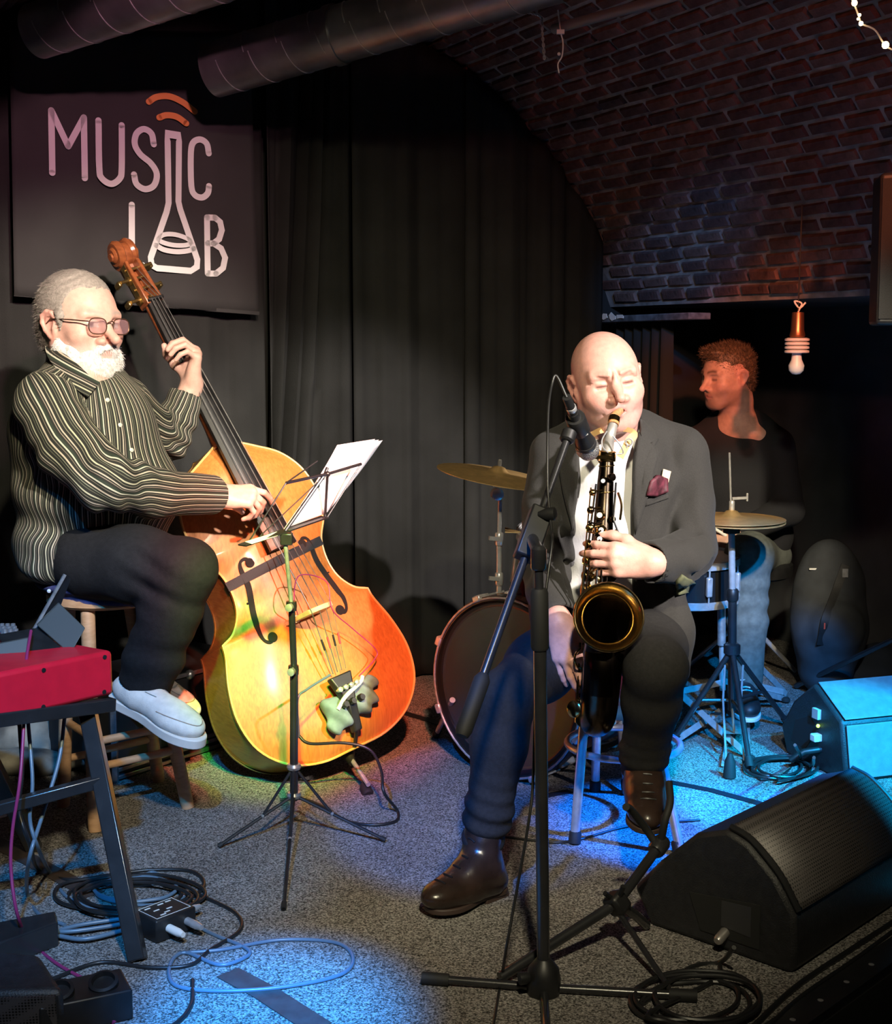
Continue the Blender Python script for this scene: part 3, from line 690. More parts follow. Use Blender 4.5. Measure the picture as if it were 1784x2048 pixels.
# ---------------------------------------------------------------- saxophonist
sx = thing('person', 'bald person in grey jacket and white tee seated playing saxophone', 'person', G(1235, 1650))
HS_o, HS_B, HS_s = P(1214, 761, 3.40), basis((.10, -1, -.02), (-.17, -.03, 1)), 1.045
B = Sdf()
head(B, HS_o, HS_B, HS_s, jaw=1.08, eyes='closed', nose=1.22, mouth=.003)
hl = lambda x, y, z: HS_o + HS_s * (V(x, y, z) @ HS_B)
for x in (-1, 1):
    B.frame(HS_o, HS_B, HS_s); B.cap((x * .005, .092, .030), (x * .009, .094, .011), .0030, k=.006, op='s'); B.cap((x * .012, .095, .008), (x * .040, .083, .0165), .0028, k=.006, op='s')
    B.chain([(x * .047, .078, .004), (x * .060, .062, .001)], [.0016, .001], k=.004, op='s'); B.ell((x * .034, .066, -.046), (.018, .016, .018), k=.02); B.frame()
nb = P(1222, 905, 3.46)
B.chain([hl(0, -.03, -.06), hl(0, -.028, -.10), nb], [.060, .060, .066], k=.03)
B.chain([nb, P(1220, 1000, 3.48), P(1216, 1220, 3.49)], [.06, .085, .09], k=.05)
shL, elL, wrL = P(1112, 915, 3.46), P(1088, 1126, 3.40), P(1118, 1246, 3.145)
shR, elR, wrR = P(1362, 908, 3.46), P(1384, 1104, 3.37), P(1300, 1126, 3.12)
slL = [P(1108, 916, 3.47), P(1092, 1010, 3.455), P(1086, 1125, 3.40), P(1098, 1185, 3.27), P(1119, 1240, 3.175)]
slR = [P(1368, 914, 3.47), P(1380, 1010, 3.45), P(1384, 1102, 3.37), P(1352, 1120, 3.23), P(1296, 1126, 3.13)]
for a, c in ((slL, wrL), (slR, wrR)): limb(B, [nb + V(0, .04, -.02)] + a[:4] + [c], [.05, .04, .036, .035, .032, .027])
hipL, knL, anL = P(1155, 1265, 3.44), P(1012, 1398, 3.04), P(966, 1700, 2.985)
hipR, knR, anR = P(1288, 1265, 3.44), P(1312, 1335, 3.0), P(1284, 1545, 3.16)
for a, b_, c in ((hipL, knL, anL), (hipR, knR, anR)): limb(B, [a, b_, c], [.07, .05, .036])
# upper hand (fingers laid across the keys), lower hand (pointing down beside the bow)
hand(B, wrR + V(.004, 0, 0), (-1, -.10, .10), (.25, -1, .18), 1, [(.50, .50, .4), (.55, .55, .4), (.58, .55, .4), (.6, .55, .4)], .07, 1.02)
hand(B, wrL, (.26, -.42, -1), (-.45, -1, .3), -1, [(.32, .4, .3), (.36, .4, .3), (.36, .4, .3), (.32, .35, .25)], .07, 1.0, thumb_pose=((.6, .7, -.7), (.35, .8, -.6), (.1, .9, -.5)))
B.build('body', M_skin, sx, .003, skin_color((HS_o, HS_B, HS_s), base=(.66, .35, .285), stub=(.38, .25, .24, .5), brow=(.30, .18, .14), brow_amt=.35))
# tee
T = Sdf(); T.ell(P(1218, 985, 3.465), (.128, .102, .20), k=.05); T.ell(P(1212, 1110, 3.455), (.130, .118, .17), k=.06); T.ell(P(1212, 1180, 3.46), (.13, .12, .07), k=.05)
T.cap(P(1222, 915, 3.47), P(1222, 868, 3.46), .088, .074, k=.05); T.plane(P(1222, 866, 3.42), (.0, -.45, 1), k=.006)
T.disp = lambda Q: .0035 * np.sin(Q[:, 2] * 60 + 14 * Q[:, 0] + 2 * wob(Q, 9, 3)) * sstep(1.12 - Q[:, 2], 0, .2)
T.build('t_shirt', M_tee, sx, .005)
# jacket
J = Sdf()
J.ell(P(1226, 970, 3.47), (.178, .135, .18), k=.03); J.ell(P(1216, 1105, 3.47), (.174, .15, .18), k=.05); J.ell(P(1214, 1205, 3.49), (.195, .150, .11), k=.05)
J.chain([P(1106, 903, 3.475), P(1178, 872, 3.50), P(1222, 858, 3.515), P(1275, 866, 3.50), P(1366, 896, 3.475)], [.055, .056, .05, .056, .056], k=.035)
J.chain(slL, [.064, .060, .056, .053, .050], k=.014); J.chain(slR, [.066, .062, .060, .055, .052], k=.014)
J.chain([P(1318, 1180, 3.36), P(1345, 1260, 3.31), P(1358, 1345, 3.28)], [.06, .045, .028], k=.05); J.cap(P(1330, 1240, 3.42), P(1352, 1330, 3.45), .06, .03, k=.06)
J.cap(P(1105, 1200, 3.42), P(1095, 1290, 3.40), .06, .04, k=.05)
oz = [P(1210, y, 3.33)[2] for y in (1290, 1215, 1150, 1060, 960, 900, 850, 800)]
ox = [P(x, y, 3.33)[0] for x, y in ((1206, 1290), (1204, 1215), (1205, 1150), (1207, 1060), (1214, 960), (1219, 900), (1226, 850), (1228, 800))]
ow = [.15, .085, .076, .068, .064, .068, .076, .085]
J.fn(lambda Q: np.maximum(np.abs(Q[:, 0] - np.interp(Q[:, 2], oz, ox)) - np.interp(Q[:, 2], oz, ow), Q[:, 1] - 3.45), P(1100, 1290, 3.2), P(1320, 800, 3.45), .004)
J.ell(P(1224, 860, 3.45), (.074, .09, .06), k=.01, op='s')
J.chain([P(1352, 866, 3.40), P(1340, 905, 3.37), P(1332, 960, 3.345), P(1336, 1030, 3.335), P(1342, 1085, 3.33)], [.006] * 5, k=.014, op='s'); J.chain([P(1128, 872, 3.40), P(1130, 915, 3.37), P(1138, 970, 3.345), P(1132, 1040, 3.335), P(1128, 1120, 3.33)], [.006] * 5, k=.014, op='s')
J.cuff(slL[3], slL[4], .075, .042); J.cuff(slR[3], slR[4], .075, .043)
def jd(Q):
    d = .0025 * wob(Q, 38, 5) + .0014 * wob(Q, 90, 6)
    g = gauss(Q, P(1372, 1120, 3.28), .085); d += .017 * g * np.sin((Q @ unit((.8, -.5, .55))) * 110 + 2.2 * wob(Q, 16, 8))
    g = gauss(Q, P(1090, 1120, 3.36), .09); d += .011 * g * np.sin((Q @ unit((.2, -.5, .9))) * 105 + 2 * wob(Q, 14, 9))
    g = gauss(Q, P(1335, 970, 3.36), .08); d += .009 * g * np.sin((Q @ unit((1, .2, -.35))) * 85 + 1.5 * wob(Q, 12, 10))
    g = gauss(Q, P(1125, 990, 3.36), .08); d += .005 * g * np.sin((Q @ unit((1, -.2, .35))) * 95 + 1.5 * wob(Q, 12, 12))
    return d
J.disp = jd
J.build('jacket', M_jacket, sx, .005)
JP = lambda x, y, l=.004: J.ray(x, y, 2.5, 4.2, l)
def patch(name, pts, m, parent, S=J, lift=.008, t=.007, nsub=7, bev=0, y0=2.5, label=None):
    """cloth piece laid on a garment: polygon of pixels draped on the surface"""
    c = np.mean(pts, 0); rings = []; n = len(pts)
    dense = []
    for i in range(n):
        for k in range(4): dense.append(lerp(pts[i], pts[(i + 1) % n], k / 4))
    for s in (1, .75, .5, .25): rings.append(list(S.rays([c + (q - c) * s for q in dense], y0, 4.4, lift)))
    cen = S.ray(*c, y0, 4.4, lift); N = len(dense); vs = [p for r in rings for p in r] + [cen]; fs = []
    for r in range(3): fs += [(r * N + i, r * N + (i + 1) % N, (r + 1) * N + (i + 1) % N, (r + 1) * N + i) for i in range(N)]
    fs += [(3 * N + i, 3 * N + (i + 1) % N, 4 * N) for i in range(N)]
    o = MB().add(vs, fs).build(name, m, parent, ang=60, label=label); q = o.modifiers.new('s', 'SOLIDIFY'); q.thickness = t; q.offset = 0; return o
A2 = lambda L: [np.array(q, float) for q in L]
patch('lapel', A2([(1282, 838), (1306, 860), (1316, 880), (1300, 886), (1318, 902), (1298, 985), (1270, 1070), (1266, 1020), (1268, 930), (1276, 880)]), M_lapel, sx)
patch('lapel', A2([(1160, 866), (1134, 882), (1121, 902), (1136, 910), (1116, 924), (1126, 985), (1146, 1062), (1153, 1000), (1157, 930), (1158, 890)]), M_lapel, sx)
patch('breast_pocket', A2([(1288, 1000), (1336, 984), (1338, 996), (1290, 1012)]), M_lapel, sx, lift=.003, t=.004)
pk = patch('pocket_square', A2([(1292, 990), (1300, 962), (1316, 950), (1334, 958), (1336, 984), (1310, 992)]), mat('maroon_silk', (.10, .02, .035), .6, var=.6, vscale=60), sx, lift=.012, t=.012)
patch('card_tip', A2([(1324, 952), (1327, 938), (1342, 943), (1337, 965)]), mat('cream_card', (.75, .6, .42), .6), sx, lift=.014, t=.002)
patch('side_pocket_flap', A2([(1352, 1165), (1366, 1150), (1392, 1166), (1384, 1184), (1356, 1190)]), mat('olive_lining', (.12, .13, .07), .8, var=.3), sx, lift=.012, t=.008)
# neck strap
M_strap = mat('tan_strap', (.62, .40, .18), .6, var=.1)
ns = [hl(-.062, -.02, -.11), P(1186, 868, 3.30), P(1192, 900, 3.26), P(1206, 925, 3.235)]
MB().ribbon(spline(ns, 5), .020, (0, -1, .2), .003).build('neck_strap', M_strap, sx)
ns = [hl(.064, -.02, -.10), P(1264, 862, 3.30), P(1256, 884, 3.27), P(1240, 915, 3.235)]
MB().ribbon(spline(ns, 5), .020, (0, -1, .2), .003).build('neck_strap', M_strap, sx)
m = MB(); q = P(1258, 884, 3.255); m.tube([q + .008 * V(math.cos(a), 0, math.sin(a)) for a in np.linspace(0, 6.283, 13)[:-1]], .0022, 6, closed=True); m.tube([q + V(-.004, 0, -.008), q + V(-.012, 0, -.035)], .0022, 6)
m.build('strap_hook', M_chrome, sx)
# trousers
Tr = Sdf(); Tr.ell(P(1216, 1240, 3.47), (.185, .14, .11), k=.05)
Tr.chain([hipL, lerp(hipL, knL, .55), knL], [.095, .080, .066], k=.04); Tr.chain([knL, lerp(knL, anL, .3), lerp(knL, anL, .75), anL + V(0, 0, .02)], [.066, .062, .052, .047], k=.03)
Tr.chain([hipR, lerp(hipR, knR, .55), knR], [.095, .082, .068], k=.04); Tr.chain([knR, lerp(knR, anR, .3), lerp(knR, anR, .8), anR + V(0, 0, .01)], [.068, .064, .054, .050], k=.03)
Tr.ell(P(1216, 1262, 3.42), (.13, .1, .07), k=.06)
Tr.plane(anL + V(0, 0, -.025), (.05, -.15, -1), k=.006)
def td(Q):
    d = .0022 * wob(Q, 45, 15)
    g = gauss(Q, anL + V(0, 0, .06), .085); d += .0060 * g * np.sin(Q[:, 2] * 165 + 22 * Q[:, 0] + 3.5 * wob(Q, 22, 16))
    g = gauss(Q, anR + V(0, 0, .05), .07); d += .005 * g * np.sin(Q[:, 2] * 180 + 12 * Q[:, 0] + 1.5 * wob(Q, 14, 17))
    g = gauss(Q, knL + V(0, .06, -.06), .07); d += .005 * g * np.sin((Q @ unit((.3, .5, .9))) * 130 + wob(Q, 14, 18))
    return d
Tr.disp = td; Tr.build('trousers', M_trouser, sx, .005)
m = MB(); m.tube(spline([Tr.ray(x, y, 2.5, 4.2, .004) for x, y in ((1140, 1190), (1165, 1192), (1200, 1192), (1240, 1192), (1275, 1190))], 4), .012, 8); m.build('belt', M_leather, sx)
# boots
def boot(S, ank, heel, toe, up, w=1., lean=0.):
    """ank: ankle centre; heel/toe: ends of the sole"""
    f = unit(toe - heel); u = unit(up - f * np.dot(up, f)); L = np.linalg.norm(toe - heel); Bq = basis(f, u); S.frame(heel, Bq, 1.)
    S.cap((0, .050, .055), (0, .10, .055), .040 * w, .042 * w, k=.03); S.cap((0, .11, .058), (0, L * .62, .042), .038 * w, .036 * w, k=.03)
    S.ell((.0, L * .76, .036), (.045 * w, .070, .034), k=.03); S.ell((0, L * .40, .028), (.038 * w, .10, .028), k=.03); S.ell((0, .045, .035), (.036 * w, .045, .04), k=.03)
    S.frame(); S.cap(ank + u * .055, S.o * 0 + heel + f * .07 + u * .06, .046 * w, .045 * w, k=.03)
    S.frame(heel, Bq, 1.); S.plane((0, 0, .012), (0, 0, -1), k=.004); S.frame(); return f, u, L, Bq
def sole(name, heel, f, u, L, m, parent, w=1., th=.014, heelh=.018):
    s = np.cross(f, u); prof = [(-.012, .018), (.03, .032), (.12, .036), (.38, .032), (.62, .044), (.78, .046), (.92, .034), (.995, .014)]
    pts = spline([heel + f * a * L + s * b_ * w for a, b_ in prof] + [heel + f * a * L - s * b_ * w for a, b_ in reversed(prof)], 3, True)
    mb = MB(); mb.prism([p + u * .016 for p in pts], -u * th)
    if heelh: mb.prism([p + u * .006 for p in [heel + s * .032 * w, heel + f * .075 + s * .033 * w, heel + f * .075 - s * .033 * w, heel - s * .032 * w]], -u * heelh)
    return mb.build(name, m, parent, bevel=.003)
def make_boot(ank, heel, toe, up, name, seedlabel=None, w=1.):
    S = Sdf(); f, u, L, Bq = boot(S, ank, heel, toe, up, w); S.disp = lambda Q: .0012 * wob(Q, 120, 33)
    o = S.build('boot', M_leather, sx, .0035); sole('boot_sole', heel, f, u, L, M_sole, o, w)
    s = np.cross(f, u)
    for k in range(5):
        c = heel + f * (.115 + .019 * k) + u * (.150 - .020 * k)
        pts = [c - s * .018, c + u * .004 + f * .003, c + s * .018]; pts = [S_push(S, p) for p in spline(pts, 3)]
        MB().tube(pts, .0022, 6).build('lace', M_black, o)
    return S, o
def S_push(S, p, lift=.001):
    p = np.array(p, float)
    for _ in range(6):
        e = 1e-3; n = unit(np.array([S.eval((p + e * np.eye(3)[i])[None])[0] - S.eval((p - e * np.eye(3)[i])[None])[0] for i in range(3)])); p = p - n * (S.eval(p[None])[0] - lift)
    return p
he = G(1000, 1783); to = G(858, 1838); make_boot(anL + V(0, 0, -.02), he + V(0, 0, .004), to + V(0, 0, .010), V(0, 0, 1), 'boot')
he = P(1283, 1590, 3.19); to = P(1294, 1672, 2.955); make_boot(anR + V(0, 0, -.01), he, to, V(.0, -.55, .8), 'boot')

# ---------------------------------------------------------------- bassist
ba = thing('person', 'grey bearded person in striped shirt and glasses playing the double bass', 'person', G(255, 1612))
HB_o, HB_B, HB_s = P(163, 645, 3.62), basis((.80, -.60, -.04), (.03, 0, 1)), 1.12
hb = lambda x, y, z: HB_o + HB_s * (V(x, y, z) @ HB_B)
B = Sdf(); head(B, HB_o, HB_B, HB_s, jaw=1.08, eyes='low', nose=1.4, earout=.0)
nbB = P(168, 755, 3.60)
B.chain([hb(0, -.03, -.06), hb(0, -.03, -.10), nbB], [.062, .064, .068], k=.03)
B.chain([nbB, P(175, 900, 3.6), P(175, 1090, 3.62)], [.07, .10, .11], k=.05)
shN, elN, wrN = P(92, 808, 3.45), P(208, 962, 3.33), P(436, 988, 3.67)
shF, elF, wrF = P(250, 810, 3.76), P(335, 880, 3.92), P(384, 768, 3.97)
for a, b_, c in ((shN, elN, wrN), (shF, elF, wrF)): limb(B, [nbB, a, b_, c], [.06, .055, .042, .029])
hpN, knN, anN = P(185, 1120, 3.48), P(372, 1138, 3.34), P(282, 1385, 3.42)
hpF, knF, anF = P(200, 1120, 3.72), P(350, 1150, 3.70), P(300, 1345, 3.74)
for a, b_, c in ((hpN, knN, anN), (hpF, knF, anF)): limb(B, [a, b_, c], [.07, .05, .036])
# plucking hand: forefinger along the string, others curled, thumb down; fretting hand wraps the neck
hand(B, wrN, (1, .28, -.08), (.05, -.55, .85), -1, [(.35, .45, .3), (.8, .9, .5), (.9, 1.0, .6), (1.0, 1.0, .6)], .05, 1.02, thumb_pose=((.35, .5, -.9), (.15, .6, -.9), (.05, .7, -.8)))
hand(B, wrF, (.16, -.10, 1), (.86, .50, -.1), 1, [(.95, 1.0, .5), (1.0, 1.0, .5), (1.05, 1.0, .5), (1.1, 1.0, .5)], .16, 1.05, thumb_pose=((.7, .5, -.7), (.35, .7, -.6), (.1, .9, -.4)))
B.build('body', M_skin, ba, .003, skin_color((HB_o, HB_B, HB_s), base=(.66, .40, .32), lip=(.55, .27, .23), stub=(.55, .45, .42, .5), brow=(.35, .30, .26), brow_amt=.8, iris=(.004, -.003)))
# hair
Hh = Sdf(); Hh.frame(HB_o, HB_B, HB_s); Hh.ell((0, -.024, .034), (.0835, .1045, .091), k=.01); Hh.ell((0, -.06, -.035), (.066, .055, .06), k=.04)
for x in (-1, 1): Hh.cap((x * .076, .018, .012), (x * .076, .012, -.018), .010, .006, k=.02)
Hh.ell((0, .095, .018), (.060, .060, .060), k=.012, op='s'); Hh.ell((-.05, .075, .035), (.032, .05, .045), k=.015, op='s'); Hh.ell((.05, .075, .035), (.032, .05, .045), k=.015, op='s')
Hh.ell((0, .06, -.07), (.095, .075, .075), k=.012, op='s')
for x in (-1, 1): Hh.ell((x * .088, -.012, -.018), (.024, .030, .040), k=.008, op='s')
Hh.frame(); Hb = HB_B
Hh.disp = lambda Q: .0012 * np.sin(((Q - HB_o) @ Hb[2]) * 520 + ((Q - HB_o) @ Hb[0]) * 260 + 2 * wob(Q, 30, 3)) + .0008 * wob(Q, 120, 4)
ho = Hh.build('hair', M_greyhair, ba, .0035)
v, n = surf(Hh); strands('hair_strands', v, n, M_greyhair, ho, 9000, .013, .0006, 1, lambda p: -HB_B[1] * 1.0 - V(0, 0, .45), .12)
# beard and moustache
Bd = Sdf(); Bd.frame(HB_o, HB_B, HB_s)
Bd.ell((0, .040, -.092), (.056, .058, .044), k=.02); Bd.ell((0, .070, -.112), (.034, .030, .030), k=.025)
for x in (-1, 1):
    Bd.chain([(x * .066, .002, -.040), (x * .064, .010, -.066), (x * .056, .034, -.090), (x * .03, .066, -.102)], [.010, .016, .022, .024], k=.02)
    Bd.chain([(x * .003, .097, -.057), (x * .020, .090, -.062), (x * .033, .074, -.080)], [.0072, .0085, .010], k=.012); Bd.chain([(x * .062, .014, -.052), (x * .056, .040, -.072), (x * .040, .064, -.084)], [.012, .016, .016], k=.02)
Bd.chain([(-.018, .090, -.0695), (0, .100, -.069), (.018, .090, -.0695)], [.0025, .004, .0025], k=.004, op='s')
Bd.ell((0, .02, -.05), (.040, .058, .048), k=.01, op='s')
Bd.frame(); Bd.disp = lambda Q: .003 * wob(Q, 170, 14) + .002 * wob(Q, 330, 15)
bo = Bd.build('beard', M_whitebeard, ba, .0035)
v, n = surf(Bd); strands('beard_strands', v, n, M_whitebeard, bo, 4500, .012, .0007, 2, lambda p: V(0, 0, -.8), .55)
# glasses
M_gold = mat('bronze_frame', (.20, .11, .07), .3, .8)
gl = MB(); gr = []
for x in (-1, 1):
    ring = [hb(x * .034 + .0245 * math.copysign(abs(math.cos(a)) ** .7, math.cos(a)), .104 - .10 * abs(.034 * x + .0245 * math.cos(a)) * .55, -.004 + .0185 * math.copysign(abs(math.sin(a)) ** .75, math.sin(a)) - .002) for a in np.linspace(0, 6.283, 25)[:-1]]
    gr.append(ring); gl.tube(ring, .0016, 6, closed=True)
    gl.tube([hb(x * .058, .099, .004), hb(x * .078, .060, .006), hb(x * .085, -.004, .006), hb(x * .084, -.022, -.006)], .0018, 6)
gl.tube(spline([hb(-.010, .107, .002), hb(0, .110, .006), hb(.010, .107, .002)], 4), .0016, 6)
go = gl.build('glasses', M_gold, ba)
M_lens = mat('tinted_lens', (.35, .20, .22), .08, alpha=.45)
for ring in gr: MB().add(ring, [tuple(range(len(ring)))]).build('lens', M_lens, go, smooth=False)
# shirt
def stripe_mat():
    m = bpy.data.materials.new('striped_shirt'); m.use_nodes = True; N = m.node_tree.nodes; L = m.node_tree.links; b = N['Principled BSDF']
    a = N.new('ShaderNodeAttribute'); a.attribute_name = 'stripe'
    q = N.new('ShaderNodeMath'); q.operation = 'MULTIPLY'; q.inputs[1].default_value = 1 / .068
    fr = N.new('ShaderNodeMath'); fr.operation = 'FRACT'; r = N.new('ShaderNodeValToRGB'); r.color_ramp.interpolation = 'CONSTANT'
    dk = (.022, .023, .020, 1); st = [(0, dk), (.05, (.42, .41, .30, 1)), (.095, dk), (.16, (.18, .17, .13, 1)), (.185, dk), (.27, (.40, .36, .30, 1)), (.315, dk), (.36, (.24, .20, .17, 1)), (.385, dk), (.45, (.03, .04, .03, 1)), (.53, (.48, .47, .38, 1)), (.575, dk), (.63, (.16, .14, .11, 1)), (.655, dk), (.74, (.45, .39, .31, 1)), (.79, dk), (.85, (.22, .23, .17, 1)), (.875, dk), (.93, (.11, .11, .08, 1)), (.955, dk)]
    e = r.color_ramp.elements
    for i, (p, c) in enumerate(st):
        el = e[i] if i < 2 else e.new(p)
        el.position = p; el.color = c
    L.new(a.outputs['Fac'], q.inputs[0]); L.new(q.outputs[0], fr.inputs[0]); L.new(fr.outputs[0], r.inputs[0]); L.new(r.outputs[0], b.inputs['Base Color'])
    b.inputs['Roughness'].default_value = .8; b.inputs['Specular IOR Level'].default_value = .2; return m
M_stripe = stripe_mat()
Sh = Sdf()
Sh.ell(P(168, 870, 3.60), (.195, .175, .20), k=.05, tg=1); Sh.ell(P(195, 985, 3.60), (.225, .185, .17), k=.06, tg=1); Sh.ell(P(175, 1085, 3.61), (.20, .18, .11), k=.05, tg=1)
Sh.chain([P(100, 795, 3.47), P(150, 758, 3.58), P(185, 765, 3.64), P(240, 800, 3.74)], [.075, .062, .062, .07], k=.05, tg=1)
Sh.ell(P(112, 1120, 3.52), (.085, .11, .055), k=.05, tg=1)
sN = [P(92, 812, 3.44), P(138, 895, 3.385), P(205, 962, 3.335), P(310, 985, 3.475), P(428, 990, 3.655)]; Sh.chain(sN, [.082, .080, .076, .064, .053], k=.02, tg=2)
sF = [P(250, 815, 3.76), P(300, 860, 3.86), P(335, 880, 3.92), P(355, 838, 3.945), P(374, 786, 3.965)]; Sh.chain(sF, [.08, .07, .062, .056, .050], k=.02, tg=3)
Sh.cuff(sN[3], sN[4], .08, .043); Sh.cuff(sF[3], sF[4], .08, .041)
Sh.ell(P(178, 742, 3.55), (.062, .07, .05), k=.012, op='s')
def shd(Q):
    d = .003 * wob(Q, 30, 41) + .0015 * wob(Q, 80, 42)
    g = gauss(Q, P(225, 955, 3.35), .11); d += .009 * g * np.sin((Q @ unit((.9, .3, .5))) * 105 + 2.2 * wob(Q, 16, 43))
    g = gauss(Q, P(110, 900, 3.45), .10); d += .010 * g * np.sin((Q @ unit((-.5, .2, .9))) * 80 + 2 * wob(Q, 14, 44))
    g = gauss(Q, P(120, 1060, 3.45), .14); d += .010 * g * np.sin((Q @ unit((.35, .1, 1))) * 62 + 1.6 * wob(Q, 12, 45))
    g = gauss(Q, P(335, 875, 3.88), .09); d += .009 * g * np.sin((Q @ unit((.5, .1, .9))) * 120 + 2 * wob(Q, 16, 46))
    return d
Sh.disp = shd; c0 = P(172, 900, 3.60)
def stripe_attr(S, axis0, refs):
    def f(v):
        best = np.full(len(v), 9.); u = np.zeros(len(v))
        for op in S.ops:
            if op[4] != 'u' or op[5] == 0: continue
            d = op[0](v); a, b_, ra, rb = op[6]; tgid = op[5]; sel = d < best
            if tgid == 1:
                q = v[sel] - axis0; val = np.arctan2(q[:, 0], -q[:, 1]) * .20
            else:
                vv = v[sel]; segs = [o_[6] for o_ in S.ops if o_[4] == 'u' and o_[5] == tgid]; ds = np.stack([o_[0](vv) for o_ in S.ops if o_[4] == 'u' and o_[5] == tgid], 1)
                w = np.exp(-(ds - ds.min(1, keepdims=True)) / .018); w /= w.sum(1, keepdims=True); cen = np.zeros_like(vv); dirn = np.zeros_like(vv)
                for j, (p0, p1, r0, r1) in enumerate(segs):
                    dd = p1 - p0; L2 = dd @ dd; t = np.clip((vv - p0) @ dd / L2, 0, 1); cen += w[:, j:j + 1] * (p0 + t[:, None] * dd); dirn += w[:, j:j + 1] * unit(dd)
                dirn /= np.linalg.norm(dirn, axis=1, keepdims=True); e1 = V(.2, -1, .25)[None] - dirn * (dirn @ V(.2, -1, .25))[:, None]; e1 /= np.linalg.norm(e1, axis=1, keepdims=True); e2 = np.cross(dirn, e1); q = vv - cen
                val = np.arctan2((q * e2).sum(1), (q * e1).sum(1)) * .070 + .013 * tgid
            u[sel] = val; best[sel] = d[sel]
        return u + .0015 * wob(v, 40, 77)
    return f
so = Sh.build('shirt', M_stripe, ba, .005, attr=stripe_attr(Sh, c0, None))
# collar, placket, cuffs, buttons
def collar(pts, w, nrm):
    o = MB().ribbon(spline(pts, 5), w, nrm, .004).build('collar', M_stripe, ba); me = o.data
    co = np.empty(len(me.vertices) * 3); me.vertices.foreach_get('co', co); co = co.reshape(-1, 3) + ORG[o.name]
    a = me.attributes.new('stripe', 'FLOAT', 'POINT'); a.data.foreach_set('value', (co @ unit((.45, .0, .9))).astype(np.float32)); return o
collar([P(98, 690, 3.66), P(104, 705, 3.52), P(135, 735, 3.47), P(165, 765, 3.455), P(188, 780, 3.45)], .052, (.35, -.85, .35))
collar([P(98, 690, 3.66), P(130, 690, 3.74), P(190, 722, 3.72), P(222, 745, 3.64), P(210, 770, 3.52)], .045, (.2, -.85, .35))
for k, (x, y) in enumerate(((215, 800), (240, 850), (263, 900))):
    q = Sh.ray(x, y, 2.6, 4.2, .002); MB().lathe([(.001, 0), (.0055, 0), (.0055, .002), (.001, .003)], q, (.5, -.8, .2), 10).build('button', mat('shirt_button', (.5, .48, .42), .4), ba)
M_cuffb = M_stripe
# trousers
Tj = Sdf(); Tj.ell(P(175, 1110, 3.61), (.17, .17, .10), k=.05)
Tj.chain([hpN, lerp(hpN, knN, .5), knN], [.105, .094, .074], k=.04); Tj.chain([knN, lerp(knN, anN, .35), lerp(knN, anN, .7), lerp(knN, anN, .93)], [.075, .074, .071, .069], k=.03)
Tj.chain([hpF, lerp(hpF, knF, .5), knF], [.10, .09, .075], k=.04); Tj.chain([knF, lerp(knF, anF, .5), anF], [.072, .062, .058], k=.03)
Tj.cuff(lerp(knN, anN, .6), lerp(knN, anN, .93), .11, .058, .02)
def tjd(Q):
    d = .002 * wob(Q, 45, 55)
    g = gauss(Q, lerp(knN, anN, .12) + V(-.05, 0, .02), .08); d += .009 * g * np.sin((Q @ unit((.45, 0, 1))) * 110 + 2 * wob(Q, 14, 56))
    g = gauss(Q, lerp(knN, anN, .6), .12); d += .004 * g * np.sin((Q @ unit((.2, 0, 1))) * 80 + 2 * wob(Q, 14, 57)); return d
Tj.disp = tjd; Tj.build('trousers', M_jeans, ba, .005)
M_sock = mat('dark_sock', (.012, .018, .02), .9); tube_obj('sock', [lerp(knN, anN, .85), anN + V(-.005, 0, -.02)], [.042, .043], M_sock, ba, 16)
# slip-on shoes
M_shoe = mat('white_canvas', (.74, .70, .66), .7, var=.08, vscale=60, bump=.2, bscale=300)
M_shoesole = mat('cream_sole', (.70, .66, .62), .55, var=.06)
def slipon(heel, toe, up, ank):
    S = Sdf(); f = unit(toe - heel); u = unit(up - f * np.dot(up, f)); L = np.linalg.norm(toe - heel); Bq = basis(f, u); S.frame(heel, Bq, 1)
    S.ell((0, .055, .042), (.040, .06, .040), k=.03); S.cap((0, .10, .045), (0, L * .62, .036), .042, .040, k=.03); S.ell((0, L * .74, .032), (.048, .075, .034), k=.03)
    S.ell((0, .075, .095), (.034, .062, .045), k=.01, op='s'); S.plane((0, 0, .012), (0, 0, -1), k=.004)
    o = S.build('shoe', M_shoe, ba, .0035); sole('shoe_sole', heel, f, u, L, M_shoesole, o, 1.05, .026, 0)
    s = np.cross(f, u); c = heel + f * .15 + u * .075
    MB().add(list(map(lambda p: S_push(S, p, .0015), [c - s * .026 - f * .025, c + s * .026 - f * .025, c + s * .022 + f * .012, c - s * .022 + f * .012])), [(0, 1, 2, 3)]).build('elastic', mat('grey_elastic', (.25, .25, .25), .7), o, smooth=False)
    st = [S_push(S, heel + f * (L * (.60 + .36 * math.sin(a))) + s * .038 * math.cos(a) * 1.0 + u * .05, .001) for a in np.linspace(0, math.pi, 15)]
    MB().tube(st, .0014, 5).build('stitching', mat('tan_thread', (.35, .27, .22), .8), o)
slipon(P(232, 1395, 3.44), P(404, 1490, 3.27), V(.35, -.3, .85), anN)
slipon(P(262, 1385, 3.76), P(380, 1440, 3.70), V(.3, -.2, .9), anF)

